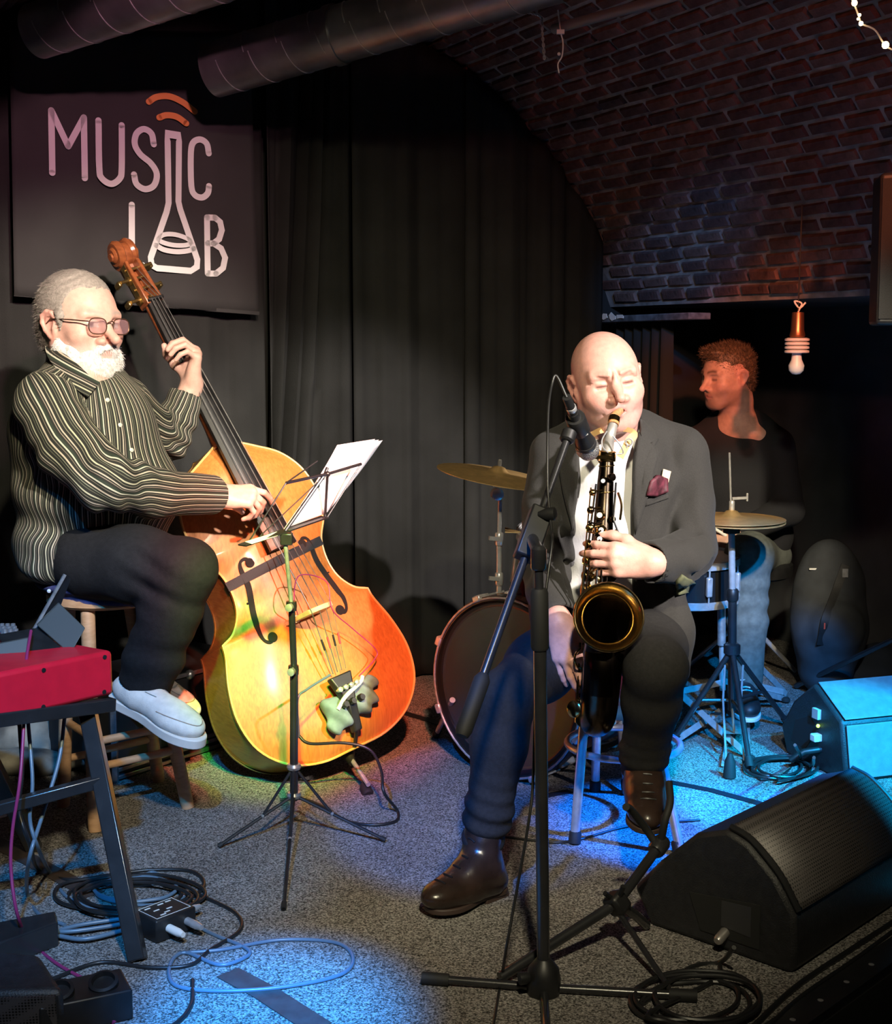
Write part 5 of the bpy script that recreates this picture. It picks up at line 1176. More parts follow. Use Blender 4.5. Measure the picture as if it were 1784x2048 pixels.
for k, (px, py, r) in enumerate(((1188, 985, .008), (1184, 1020, .009), (1182, 1056, .011), (1180, 1090, .012), (1176, 1122, .014), (1174, 1152, .014), (1172, 1180, .015))):
    c_ = P(px, py, 3.15); o = MB().lathe([(r * .9, 0), (r, .003), (r, .006), (r * .75, .009), (.001, .0095)], c_, (-.75, -.6, .1), 18).build('side_key_cup', M_saxblk if k % 2 else M_saxgold, sax)
    MB().tube([c_ + V(.004, .0, .004), P(px + 16, py - 5, 3.165)], .0022, 6).build('side_key_arm', M_saxgold, o)
    MB().tube([c_ + r * .75 * V(.5 * math.cos(a), -.6 * math.cos(a), math.sin(a)) + V(-.008, -.006, 0) for a in np.linspace(0, 6.283, 13)[:-1]], .0011, 5, closed=True).build('cup_ring', M_saxgold, o)
for pts in ([(1236, 985, 3.175), (1243, 1010, 3.165), (1240, 1040, 3.16)], [(1230, 1060, 3.16), (1240, 1075, 3.15), (1236, 1100, 3.15)]): MB().tube(spline([P(*q_) for q_ in pts], 5), [.003] * 11, 8).build('palm_key', M_saxgold, sax)
for py in (935, 1000, 1215): c_, rb = bx_at(py); MB().tube([c_ + (rb + .0012) * V(math.cos(a), math.sin(a), .06 * math.cos(a)) for a in np.linspace(0, 6.283, 25)[:-1]], .0016, 6, closed=True).build('body_ring', M_saxgold, sax)
rod([(1206, 1140, 3.135), (1202, 1200, 3.115)], .0022, M_rodb); rod([(1182, 975, 3.17), (1158, 1235, 3.105)], .0018, M_saxgold)
rod([(1160, 1285, 3.10), (1152, 1445, 3.09)], .0030, M_saxgold); rod([(1168, 1290, 3.095), (1160, 1440, 3.085)], .0026, M_rodb)
for px, py, r in ((1152, 1418, .020), (1166, 1440, .016)): MB().lathe([(r * .9, 0), (r, .003), (r, .009), (r * .8, .012), (.001, .013)], P(px, py, 3.085), (-.6, -.7, .1), 22).build('low_key_cup', M_saxgold, sax)
MB().tube(spline([P(1160, 1296, 3.085), P(1150, 1312, 3.07), P(1152, 1330, 3.07), P(1164, 1338, 3.085)], 5), .0028, 8).build('key_guard', M_saxgold, sax)
c = P(1192, 1398, 3.1); MB().tube([P(1190, 1368, 3.145) + .0375 * V(math.cos(a), math.sin(a), 0) for a in np.linspace(0, 6.283, 25)[:-1]], .0016, 6, closed=True).build('bow_band', M_saxgold, sax)

# ================================================================ stools
M_beech = wood_mat('beech', (.42, .23, .12), (.60, .36, .21), .5, (3, 3, 12), .1)
M_navy = mat('navy_cushion', (.035, .04, .13), .9, var=.2, vscale=30, bump=.4, bscale=120)
stl = thing('bar_stool', 'tall wooden stool with navy cushion under the bassist', 'stool', G(252, 1614))
feet = [G(190, 1663), G(127, 1612), G(318, 1562), G(376, 1616)]; sc_ = P(213, 1180, 3.60); sz = sc_[2]
tops = [sc_ + V(*(0.62 * ((f - np.mean(feet, 0)) * V(1, 1, 0)))) * 1. for f in feet]; tops = [lerp(sc_, sc_ + (f - np.mean(feet, 0)) * V(1, 1, 0), .58) for f in feet]
for f, t in zip(feet, tops): MB().tube([f, f + (t - f) * .03, t], [.0165, .018, .019], 14).build('leg', M_beech, stl)
lg = lambda i, h: lerp(feet[i], tops[i], h)
for i, j, h in ((0, 3, .52), (0, 3, .27), (1, 0, .40), (1, 2, .52), (2, 3, .40), (1, 2, .22), (0, 3, .38)): MB().tube([lg(i, h), lg(j, h)], .0105, 10).build('rung', M_beech, stl)
MB().lathe([(.14, -.03), (.158, -.02), (.158, .0), (.145, .008)], sc_, (0, 0, 1), 32).build('seat', M_beech, stl)
S = Sdf(); S.ell(sc_ + V(-.01, 0, .028), (.175, .175, .030), k=.02); S.ell(sc_ + V(.02, -.05, -.005), (.15, .11, .03), k=.03); S.disp = lambda Q: .005 * wob(Q, 50, 91); S.build('cushion', M_navy, stl, .006)

st2 = thing('metal_stool', 'chrome legged round stool under the saxophonist', 'stool', G(1252, 1645))
ft = [G(1149, 1688), G(1359, 1708), G(1330, 1592), G(1190, 1582)]; c2 = np.mean(ft, 0); seat2 = V(c2[0] - .035, c2[1] + .04, .505)
tp2 = [seat2 + unit((f - c2) * V(1, 1, 0)) * .115 for f in ft]
for f, t in zip(ft, tp2):
    MB().tube([f + V(0, 0, .012), t], .0125, 14).build('leg', M_chrome, st2); MB().lathe([(.014, 0), (.016, .002), (.016, .03), (.013, .034)], f, unit(t - f), 14).build('foot_cap', M_rubber, st2)
pts = []
for k in range(40):
    a = 2 * math.pi * k / 40; pts.append(lerp(c2, seat2, .40) * V(1, 1, 0) + V(.150 * math.cos(a), .150 * math.sin(a), .205))
MB().tube(pts, .0095, 10, closed=True).build('foot_ring', M_chrome, st2)
MB().lathe([(.15, -.03), (.172, -.024), (.176, .0), (.168, .016), (.1, .022), (.002, .023)], seat2, (0, 0, 1), 36).build('seat', M_black, st2)

# ================================================================ music stand and sheets
ms = thing('music_stand', 'folding wire music stand with thin tripod before the double bass', 'music stand', G(585, 1672))
foot = G(583, 1640); top = P(570, 1080, 3.32); b0 = lerp(foot, top, 0); pole = lambda t: lerp(foot, top, t)
p_low = P(588, 1600, 3.36); p_mid = P(583, 1205, 3.34)
MB().tube([p_low, P(588, 1340, 3.36)], .0105, 14).build('lower_tube', M_blackmetal, ms); MB().tube([P(588, 1340, 3.36), P(583, 1210, 3.345)], .0085, 12).build('middle_tube', M_blackmetal, ms); MB().tube([P(583, 1210, 3.345), top], .0055, 10).build('upper_tube', M_steel, ms)
for y, Y in ((1340, 3.36), (1212, 3.345)): q = P(587 if y > 1300 else 583, y, Y); MB().lathe([(.013, -.012), (.014, 0), (.013, .012)], q, (0, 0, 1), 14).build('collar', M_blackmetal, ms); MB().lathe([(.008, 0), (.010, .004), (.010, .016), (.006, .018)], q + V(0, -.012, 0), (-.3, -1, 0), 12).build('clamp_knob', M_chrome, ms)
hub1, hub2 = P(588, 1533, 3.36), P(588, 1590, 3.36)
for h in (hub1, hub2): MB().lathe([(.016, -.007), (.019, 0), (.016, .007)], h, (0, 0, 1), 14).build('hub', M_steel, ms)
for fx_, fy_ in ((437, 1692), (771, 1680), (567, 1818)):
    f = G(fx_, fy_, .006); k = .55 if fx_ != 567 else .3
    j = lerp(hub2, f, .42); MB().tube([hub2, j, f], .0046, 8).build('leg', M_blackmetal, ms); MB().tube([f + (hub2 - f) * .05, f], .0065, 8).build('foot_tip', M_rubber, ms)
    MB().tube([hub1, j], .0040, 8).build('strut', M_blackmetal, ms); MB().ball(j, .006, 8).build('rivet', M_steel, ms)
# desk
dc = P(573, 1078, 3.32); L0, L1 = P(478, 1084, 3.24), P(652, 1030, 3.44)
MB().box(dc + V(0, 0, .0), (.03, .022, .03)).build('desk_joint', M_blackmetal, ms, bevel=.003)
lip = MB(); lip.bar(P(484, 1091, 3.23), P(650, 1034, 3.44), .030, .004); lip.build('desk_ledge', M_blackmetal, ms)
def mw(pts, r=.0028, nm='desk_wire'): MB().tube([P(*q) for q in pts], r, 8).build(nm, M_blackmetal, ms)
mw([(570, 1062, 3.33), (650, 948, 3.42), (655, 935, 3.425)], .0045); mw([(655, 948, 3.42), (722, 928, 3.50)], .004); mw([(655, 948, 3.42), (572, 966, 3.33)], .004); mw([(655, 950, 3.42), (650, 1034, 3.44)], .0035)
mw([(572, 966, 3.33), (500, 1080, 3.25)], .002); mw([(572, 966, 3.33), (635, 922, 3.40)], .002); mw([(722, 928, 3.50), (655, 1034, 3.44)], .002); mw([(520, 1072, 3.27), (640, 960, 3.40)], .0015)
MB().ball(P(655, 948, 3.42), .008, 10).build('desk_hub', M_blackmetal, ms)
M_paper = mat('paper', (.82, .82, .86), .7, var=.04)
m = MB()
for k in range(3):
    o = V(.004, .004, .002) * k; c4 = [P(567, 1058, 3.345), P(648, 1028, 3.45), P(755, 874, 3.62), P(680, 886, 3.52)]
    n_ = 8; vs_ = []
    for i in range(n_ + 1):
        for j in range(5):
            p = lerp(lerp(c4[0], c4[1], j / 4), lerp(c4[3], c4[2], j / 4), i / n_); bend = .02 * math.sin(math.pi * i / n_) - .02 * (i / n_) ** 3; vs_.append(p + V(.3, .9, .2) * bend + o + V(.006 * k * (i / n_), 0, -.004 * k * (i / n_)))
    m.add(vs_, [(i * 5 + j, i * 5 + j + 1, (i + 1) * 5 + j + 1, (i + 1) * 5 + j) for i in range(n_) for j in range(4)])
o = m.build('sheet_music', M_paper, ang=70); o.modifiers.new('s', 'SOLIDIFY').thickness = .0006
tag(o, 'white sheets of paper propped on the wire music stand', 'sheet music')
MB().ribbon([P(497, 1086, 3.228), P(560, 1066, 3.32)], .022, (0, -.3, 1), .001).build('ledge_paper', M_paper, ms)

# ================================================================ microphone stand, microphone
mst = thing('microphone_stand', 'tall black boom microphone stand with tripod foot before the saxophonist', 'microphone stand', G(1085, 1985))
pb_ = G(1085, 1985); bx0 = V(pb_[0], pb_[1], 0); MY = float(pb_[1])
def mp(px, py, d=0.): return P(px, py, MY + d)
MB().tube([mp(1087, 1930), mp(1080, 1295)], .0125, 16).build('lower_tube', M_blackmetal, mst); MB().tube([mp(1080, 1300), mp(1077, 1100)], .0085, 14).build('upper_tube', M_blackmetal, mst)
MB().lathe([(.0145, 0), (.0175, .006), (.0175, .110), (.0145, .118)], mp(1080, 1300), unit(mp(1077, 1100) - mp(1080, 1300)), 18).build('clutch_grip', M_rubber, mst)
MB().lathe([(.012, 0), (.015, .004), (.015, .04), (.010, .046)], mp(1077, 1140), (0, 0, 1), 16).build('top_collar', M_blackmetal, mst)
MB().lathe([(.026, -.03), (.033, -.02), (.034, .01), (.030, .03), (.018, .045), (.014, .05)], mp(1087, 1965), (0, 0, 1), 22).build('leg_hub', M_black, mst)
MB().lathe([(.010, 0), (.012, .006), (.012, .02)], mp(1058, 1955, -.02), (-1, -.3, 0), 12).build('hub_knob', M_black, mst)
for (fx_, fy_) in ((848, 1956), (1390, 1992), (1100, 2150)):
    f = G(fx_, fy_, .012); h = mp(1087, 1975); d = unit(f - h); MB().tube([h, f], .0085, 12).build('leg', M_blackmetal, mst); MB().tube([f - d * .05, f + d * .004], .0125, 12).build('foot_cap', M_rubber, mst)
bA, bBt = P(1140, 862, 2.83), P(938, 1432, 2.50)                   # boom from the clip to the counterweight
bm_ = lambda t: lerp(bA, bBt, t)
MB().tube([bm_(0), bm_(.42)], .0078, 12).build('boom', M_blackmetal, mst); MB().tube([bm_(.40), bm_(.88)], .0088, 12, ).build('boom_rear', M_blackmetal, mst); MB().lathe([(.010, 0), (.0165, .012), (.0165, .118), (.012, .13)], bm_(.865), unit(bBt - bA), 16).build('counterweight', M_rubber, mst)
q = bm_(.40); d = unit(bBt - bA); Bc = basis(d, (0, -1, 0)); MB().box(bm_(.385), (.046, .115, .040), Bc).build('boom_clamp', M_black, mst, bevel=.004)
MB().tube([mp(1077, 1105), bm_(.40)], .012, 12).build('swivel', M_blackmetal, mst)
kq = P(1096, 1028, 2.70); MB().lathe([(.006, -.02), (.013, .0), (.0135, .014), (.009, .017)], kq, (1, -.35, .1), 16).build('clamp_knob', M_black, mst)
mic = thing('microphone', 'black handheld microphone with silver grille aimed at the saxophone', 'microphone', P(1170, 890, 2.86))
mt0, mt1 = P(1143, 818, 2.80), P(1170, 884, 2.90); md = unit(mt1 - mt0)
MB().lathe([(.0115, 0), (.0125, .004), (.017, .085), (.0205, .108), (.0215, .118)], mt1 - md * .118, md, 22).build('handle', M_black, mic)
MB().lathe([(.0225, .0), (.0235, .004), (.0235, .010), (.0225, .013)], mt1, md, 22).build('grille_ring', mat('dark_ring', (.06, .06, .065), .3, .6), mic)
def mesh_mat():
    m = bpy.data.materials.new('grille_mesh'); m.use_nodes = True; N = m.node_tree.nodes; L = m.node_tree.links; b = N['Principled BSDF']; b.inputs['Metallic'].default_value = .8; b.inputs['Roughness'].default_value = .35
    tc = N.new('ShaderNodeTexCoord'); v = N.new('ShaderNodeTexVoronoi'); v.inputs['Scale'].default_value = 420; r = N.new('ShaderNodeValToRGB'); e = r.color_ramp.elements; e[0].position = .2; e[0].color = (.10, .10, .10, 1); e[1].position = .5; e[1].color = (.6, .58, .55, 1)
    bp_ = N.new('ShaderNodeBump'); bp_.inputs['Strength'].default_value = .8; bp_.inputs['Distance'].default_value = .002
    L.new(tc.outputs['Object'], v.inputs['Vector']); L.new(v.outputs['Distance'], r.inputs[0]); L.new(r.outputs[0], b.inputs['Base Color']); L.new(v.outputs['Distance'], bp_.inputs['Height']); L.new(bp_.outputs[0], b.inputs['Normal']); return m
MB().lathe([(.0225, .012), (.0255, .022), (.0255, .030), (.022, .043), (.014, .051), (.001, .054)], mt1, md, 24).build('grille', mesh_mat(), mic)
MB().lathe([(.0085, -.058), (.0095, -.056), (.0095, -.02), (.0105, -.018), (.0105, .006)], mt1 - md * .118, md, 18).build('plug', M_black, mic, label='black cable plug with silver band')
MB().lathe([(.0108, -.022), (.0112, -.020), (.0112, -.012), (.0108, -.010)], mt1 - md * .118, md, 18).build('plug_band', M_chrome, mic)
MB().box(mt1 - md * .045 + V(.006, -.016, 0), (.010, .004, .020), basis((0, -1, 0), md)).build('switch', mat('switch_grey', (.3, .3, .3), .4), mic, bevel=.001)
clip = MB(); clip.lathe([(.0195, 0), (.0215, .004), (.0215, .052), (.0195, .056)], mt1 - md * .10, md, 20); clip.tube([bm_(-.01), mt1 - md * .075], .010, 12); clip.build('clip', M_black, mst)
jt = bm_(.02); MB().lathe([(.012, -.014), (.016, -.01), (.016, .010), (.012, .014)], jt, unit(bA - bBt), 16).build('clip_nut', M_black, mst)
top_m = mt1 - md * .176
cb = [top_m, P(1113, 752, 2.775), P(1104, 768, 2.77), P(1097, 815, 2.77), P(1095, 900, 2.76), P(1096, 985, 2.73), P(1103, 1060, 2.68), P(1104, 1090, 2.64), P(1090, 1200, 2.60), P(1072, 1400, 2.58), P(1066, 1560, 2.56), P(1058, 1640, 2.54), P(1030, 1800, 2.52), P(1012, 1900, 2.5), G(1002, 1960, .006), G(985, 2060, .006)]
tag(tube_obj('microphone_cable', spline(cb, 8), .0030, M_cable), 'thin black cable hanging from the microphone down to the floor', 'cable')

# saxophone floor stand (empty, three legs and a fork)
ss = thing('saxophone_stand', 'empty black saxophone stand with forked arm beside the floor monitor', 'instrument stand', G(1240, 1905))
hb_ = P(1234, 1806, 2.70); fk = P(1318, 1692, 2.83)
MB().tube([hb_, fk], .011, 12).build('arm', M_blackmetal, ss); MB().tube([G(1000, 1955, .012), hb_], .011, 12).build('leg', M_blackmetal, ss)
MB().tube([hb_, P(1268, 1828, 2.74), G(1292, 1850, .012)], .0105, 12).build('leg', M_blackmetal, ss); MB().tube([hb_ + V(.005, -.01, -.02), G(1338, 1975, .008)], .0062, 10).build('leg', M_blackmetal, ss)
MB().box(hb_, (.045, .04, .04), basis(fk - hb_, (0, -1, 0))).build('hub', M_black, ss, bevel=.008)
for d_ in (V(-.028, -.02, .03), V(.01, -.02, .045)): MB().tube([hb_, hb_ + d_], .0055, 8).build('hub_knob', M_black, ss)
MB().lathe([(.017, -.02), (.02, -.012), (.02, .012), (.017, .02)], fk, unit(fk - hb_), 14).build('fork_socket', M_blackmetal, ss)
for pts in ([(1310, 1685, 2.83), (1290, 1655, 2.83), (1262, 1620, 2.80), (1252, 1614, 2.78)], [(1322, 1682, 2.83), (1330, 1640, 2.82), (1340, 1605, 2.84), (1338, 1565, 2.88)]): MB().tube(spline([P(*q) for q in pts], 5), .0085, 10).build('fork_prong', M_rubber, ss)

# ================================================================ stage monitors
def grille_mat():
    m = bpy.data.materials.new('perforated_grille'); m.use_nodes = True; N = m.node_tree.nodes; L = m.node_tree.links; b = N['Principled BSDF']; b.inputs['Roughness'].default_value = .45; b.inputs['Metallic'].default_value = .3
    tc = N.new('ShaderNodeTexCoord'); v = N.new('ShaderNodeTexVoronoi'); v.inputs['Scale'].default_value = 170; v.inputs['Randomness'].default_value = .08
    r = N.new('ShaderNodeValToRGB'); e = r.color_ramp.elements; e[0].position = .30; e[0].color = (.006, .006, .006, 1); e[1].position = .42; e[1].color = (.085, .075, .075, 1)
    L.new(tc.outputs['UV'], v.inputs['Vector']); L.new(tc.outputs['Object'], v.inputs['Vector']); L.new(v.outputs['Distance'], r.inputs[0]); L.new(r.outputs[0], b.inputs['Base Color']); return m
M_grille = grille_mat(); M_cab = mat('black_cabinet_paint', (.018, .018, .020), .5, var=.25, vscale=60, bump=.35, bscale=280)
M_orangeplug = mat('nickel_plug', (.48, .45, .43), .35, .7)
def prism_side(m, side, vec): m.prism(side, vec); return m
# near wedge: side profile seen from the left, extruded to the right
pA = [P(1283, 1778, 2.93), P(1302, 1842, 2.925), G(1588, 1945), P(1574, 1790, 2.68), P(1535, 1700, 2.73), P(1480, 1660, 2.83), P(1400, 1682, 2.90)]
base = G(1302, 1846); ux = unit(V(.86, .51, 0)); 
wd = thing('floor_monitor', 'large black wedge monitor with perforated grille at the stage edge', 'monitor speaker', G(1500, 1900))
# profile in its own upright plane: d runs from the rear toe to the audience side
o3 = G(1300, 1850); dv = unit(G(1590, 1952) - o3); LW = np.linalg.norm(G(1590, 1952) - o3); wv = V(-dv[1], dv[0], 0); wv = wv if wv[0] > 0 else -wv
pf = [(0.0, .0), (-.045, .075), (.02, .15), (.11, .235), (.185, .262), (.235, .245), (.30, .19), (.345, .125), (LW, .02), (LW - .01, 0)]
def wp(d, z, w): return o3 + dv * d + wv * w + V(0, 0, z)
W_ = .56
m = MB(); m.hexa([wp(d, z, 0) for d, z in pf], [wp(d, z, W_) for d, z in pf]); m.build('cabinet', M_cab, wd, bevel=.010)
gp = spline([V(d, z) for d, z in pf[4:8]], 5); vs_ = []
for w in np.linspace(.022, W_ - .022, 2): vs_ += [wp(q[0] + .004, q[1] + .006, w) for q in gp]
ng = len(gp); MB().add(vs_, [(i, i + 1, ng + i + 1, ng + i) for i in range(ng - 1)]).build('grille', M_grille, wd).modifiers.new('s', 'SOLIDIFY').thickness = .003
for w in (.0, W_): MB().tube([wp(q[0] + .003, q[1] + .006, w + (.012 if w == 0 else -.012)) for q in gp], .007, 8).build('grille_edge', M_black, wd)
pn = [wp(d, z, -.003) for d, z in ((.13, .03), (.27, .03), (.27, .125), (.10, .105))]; MB().prism(pn, wv * .006).build('handle_dark_plate', M_dark, wd)  # flat black plate on the cabinet side, no hollow is cut
MB().prism([wp(d, z, -.004) for d, z in ((.18, .055), (.25, .05), (.25, .115), (.18, .11))], wv * .004).build('connector_plate', mat('grey_metal_plate', (.07, .07, .075), .4, .5), wd)
MB().lathe([(.009, 0), (.011, .003), (.011, .03), (.008, .036)], wp(.19, .045, 0), -wv + V(0, 0, -.35), 14).build('cable_plug', M_orangeplug, wd)
# far wedge, grille lit from the house
fw = thing('floor_monitor', 'black wedge monitor with its front face towards the audience beside the drums', 'monitor speaker', G(1640, 1570))
o4 = G(1592, 1500); r4 = unit(V(1, .13, 0)); f4 = unit(V(.13, -1, 0))
o4 = G(1562, 1475); pf4 = [(0, .02), (-.02, .085), (.06, .185), (.16, .235), (.40, .075), (.42, 0), (.02, 0)]
dv4 = unit(G(1692, 1568) - G(1572, 1506)); L4 = np.linalg.norm(G(1692, 1568) - G(1572, 1506)); wv4 = V(-dv4[1], dv4[0], 0); wv4 = wv4 if wv4[0] > 0 else -wv4
def w4(d, z, w): return G(1572, 1506) + dv4 * d + wv4 * w + V(0, 0, z)
hT = 1.26 - 0
pf4 = [(0, 0), (-.035, .08), (.03, .175), (.135, .255), (L4 - .035, .175), (L4, .0)]
m = MB(); m.hexa([w4(d, z, 0) for d, z in pf4], [w4(d, z, .62) for d, z in pf4]); m.build('cabinet', M_cab, fw, bevel=.010)
pale = mat('grey_front_grille', (.16, .17, .18), .6, .0, var=.12, vscale=40, bump=.3, bscale=300)
MB().prism([w4(d, z + .002, w) for d, z, w in ((.142, .254, .012), (L4 - .032, .177, .012), (L4 - .032, .177, .608), (.142, .254, .608))], V(0, 0, .004)).build('top_grille', pale, fw, bevel=.002)
MB().prism([w4(d + .003, z, w) for d, z, w in ((L4 - .031, .165, .012), (L4 - .002, .012, .012), (L4 - .002, .012, .608), (L4 - .031, .165, .608))], dv4 * .005).build('front_grille', pale, fw, bevel=.002)
S = [w4(d, z, -.002) for d, z in ((.03, .05), (.10, .04), (.17, .12), (.12, .15), (.05, .12))]; MB().prism(S, wv4 * .004).build('handle_dark_plate', M_dark, fw)  # flat black plate, the cabinet stays solid behind it
MB().box(w4(.165, .17, -.006), (.03, .012, .03), np.array((dv4, wv4, V(0, 0, 1)))).build('label_plate', mat('label_white', (.5, .5, .5), .5), fw)
MB().ball(w4(.175, .135, -.006), .006, 8).build('power_light', mat('power_led', (.4, .8, .1), .4, emit=(.6, .9, .1, 2.)), fw)
MB().box(w4(.175, .10, -.010), (.026, .03, .022), np.array((dv4, wv4, V(0, 0, 1)))).build('mains_plug', M_white, fw, bevel=.003)
MB().tube([w4(.185, .065, 0), w4(.175, .06, -.05), w4(.15, .03, -.08)], .010, 10).build('cable_plug', M_black, fw)
# rear-left monitor corner at the bottom of the frame
bl = thing('floor_monitor', 'small dark speaker box in the corner beneath the keyboard', 'monitor speaker', G(40, 2060))
q0 = G(-60, 2000); m = MB(); a_ = [G(-60, 2075), G(135, 2068), G(112, 2005), G(-60, 1990)]; m.hexa(a_, [p + V(.0, -.01, .09) for p in a_[:2]] + [p + V(-.03, 0, .10) for p in a_[2:]]); m.build('cabinet', M_cab, bl, bevel=.012)
MB().prism([a_[0] + V(.02, -.008, .012), a_[1] + V(-.015, -.008, .012), a_[1] + V(-.015, -.018, .082), a_[0] + V(.02, -.018, .082)], V(0, .006, 0)).build('grille', M_grille, bl)

# ================================================================ drum kit
M_shell = mat('wine_lacquer', (.07, .012, .02), .2, var=.3, vscale=8, coat=.5); M_hoop = mat('black_hoop', (.012, .012, .013), .25, coat=.4)
M_head = mat('dark_drumhead', (.024, .024, .025), .22, spec=.7, coat=.3); M_cym = mat('bronze_cymbal', (.62, .40, .17), .40, .65, var=.12, vscale=40)
bd_ = thing('bass_drum', 'black hooped bass drum standing behind the saxophonist', 'drum', G(1040, 1500))
dn = unit(V(-.64, -.77, .0)); c0_ = P(1018, 1372, 3.84); c0_[2] = .272; RB = .255; DB = .38
sidev = np.cross((0, 0, 1), dn)
MB().lathe([(RB - .008, -DB), (RB - .008, 0)], c0_, dn, 56, caps=False).build('shell', M_shell, bd_)
for d0, nm in ((0, 'front_hoop'), (-DB, 'rear_hoop')): MB().lathe([(RB + .012, d0 - .022), (RB + .016, d0 - .02), (RB + .016, d0 + .02), (RB + .002, d0 + .022), (RB + .002, d0 - .022)], c0_, dn, 56, caps=False).build(nm, M_hoop, bd_)
MB().lathe([(RB + .002, .004), (RB - .012, .010), (RB - .02, .006), (.001, .006)], c0_, dn, 56, caps=False).build('front_head', M_head, bd_)
MB().tube([c0_ + dn * .023 + (RB + .010) * (math.cos(a) * sidev + math.sin(a) * V(0, 0, 1)) for a in np.linspace(0, 6.283, 57)[:-1]], .0035, 6, closed=True).build('hoop_edge', M_steel, bd_)
for k in range(8):
    a = 2 * math.pi * (k + .5) / 8; rd = math.cos(a) * sidev + math.sin(a) * V(0, 0, 1); q = c0_ + rd * (RB + .016)
    MB().box(q + dn * .002, (.030, .052, .020), np.array((np.cross(rd, dn), dn, rd))).build('claw', M_chrome, bd_, bevel=.005)
    MB().tube([q + rd * .004, q + rd * .004 - dn * .11], .0035, 8).build('tension_rod', M_chrome, bd_); MB().box(q - dn * .15 - rd * .008, (.022, .07, .022), np.array((np.cross(rd, dn), dn, rd))).build('lug', M_chrome, bd_, bevel=.006)
for f, a in ((G(872, 1470, .008), P(905, 1400, 3.95)), (G(1252, 1586, .008), P(1235, 1400, 4.0))):
    MB().tube([a, f], .009, 12).build('spur', M_chrome, bd_); MB().tube([f + (a - f) * .12, f], .012, 12).build('spur_foot', M_rubber, bd_)
def lug_drum(name, label, c, ax_, r, h, shellm, nl=6):
    t = thing(name, label, 'drum', c - ax_ * h / 2); MB().lathe([(r - .004, -h / 2), (r - .004, h / 2)], c, ax_, 44, caps=False).build('shell', shellm, t)
    for d0, nm in ((h / 2, 'top_hoop'), (-h / 2, 'bottom_hoop')): MB().lathe([(r + .002, d0 - .014), (r + .008, d0 - .012), (r + .008, d0 + .010), (r + .001, d0 + .012), (r + .001, d0 - .014)], c, ax_, 44, caps=False).build(nm, M_chrome, t)
    MB().lathe([(r, h / 2 + .002), (.001, h / 2 + .002)], c, ax_, 44, caps=False).build('drumhead', M_white, t)
    x = unit(np.cross(ax_, (0, 1, 0))); y = np.cross(ax_, x)
    for k in range(nl):
        a = 2 * math.pi * (k + .3) / nl; rd = math.cos(a) * x + math.sin(a) * y; q = c + rd * (r + .008)
        MB().tube([q - ax_ * h / 2, q + ax_ * h / 2], .003, 8).build('tension_rod', M_chrome, t); MB().box(q, (.02, .018, h * .5), np.array((np.cross(ax_, rd), rd, ax_))).build('lug', M_chrome, t, bevel=.005)
    return t
tom = lug_drum('rack_tom', 'rack tom mounted over the bass drum behind the saxophonist', P(1122, 1135, 4.15), unit((.1, -.22, 1)), .145, .2, M_shell)
sn = lug_drum('snare_drum', 'snare drum behind the saxophonist\'s elbow with round badge', P(1375, 1152, 4.45), unit((0, -.05, 1)), .165, .13, M_hoop, 8)
q = P(1411, 1141, 4.33); MB().tube([q + .014 * V(math.cos(a), -.1, math.sin(a)) for a in np.linspace(0, 6.283, 21)[:-1]], .0016, 6, closed=True).build('badge_ring', M_white, sn)
MB().ribbon([q + V(-.008, -.002, .0), q + V(.008, -.002, .0)], .004, (0, -1, 0), .001).build('badge_bar', M_white, sn)
# snare stand with flat legs
sst = thing('snare_stand', 'chrome snare stand with flat crossed legs', 'drum stand', G(1430, 1470))
sb = P(1375, 1182, 4.45); tb = P(1444, 1195, 4.45)
MB().tube([P(1443, 1190, 4.44), P(1445, 1380, 4.44)], .011, 14).build('tube', M_chrome, sst); MB().tube([P(1443, 1205, 4.43), P(1443, 1290, 4.43)], .014, 14).build('threaded_sleeve', M_steel, sst)
for a, b_ in (((1395, 1184), (1452, 1176)), ((1443, 1190), (1380, 1200)), ((1443, 1190), (1330, 1182))): MB().bar(P(*a, 4.40), P(*b_, 4.46), .016, .012).build('basket_arm', M_chrome, sst)
for a, b_ in ((P(1356, 1384, 4.33), G(1497, 1512, .01)), (P(1440, 1422, 4.30), G(1338, 1490, .01)), (P(1445, 1365, 4.44), P(1356, 1384, 4.33)), (P(1448, 1362, 4.45), G(1568, 1398, .01)), (P(1508, 1322, 4.5), G(1572, 1388, .02)), (P(1500, 1368, 4.45), P(1566, 1384, 4.5))): MB().bar(a, b_, .020, .006, up=(0, -1, .4)).build('flat_leg', M_chrome, sst)
for f in (G(1500, 1516, .012), G(1336, 1492, .012), G(1572, 1400, .012)): MB().ball(f, (.016, .016, .012), 10).build('foot', M_rubber, sst)
# ride cymbal on the bass drum
def cymbal(name, t, c, n, r, m=M_cym, flip=1): return MB().lathe([(.006, .026 * flip), (.018, .022 * flip), (.028, .012 * flip), (.036, .008 * flip), (r * .6, .0035 * flip), (r, -.006 * flip), (r, -.008 * flip), (r * .6, .001 * flip), (.036, .005 * flip), (.006, .020 * flip)], c, n, 64, caps=False).build(name, m, t)
rc = thing('ride_cymbal', 'bronze cymbal tilted on a chrome rod over the bass drum', 'cymbal', P(998, 1208, 3.97))
cc_ = P(996, 949, 3.97); cymbal('cymbal_disc', rc, cc_, unit((.17, -.06, 1)), .182); cb_ = P(990, 985, 3.97)
MB().tube([P(998, 1212, 3.97), P(998, 1080, 3.97)], .0085, 12).build('rod', M_chrome, rc); MB().tube([P(998, 1080, 3.97), P(1000, 1000, 3.97)], .0062, 12).build('rod', M_chrome, rc); MB().tube([P(985, 972, 3.97), cc_ - V(0, 0, .01), cc_ + V(.006, 0, .045)], .0042, 10).build('tilter_pin', M_chrome, rc)
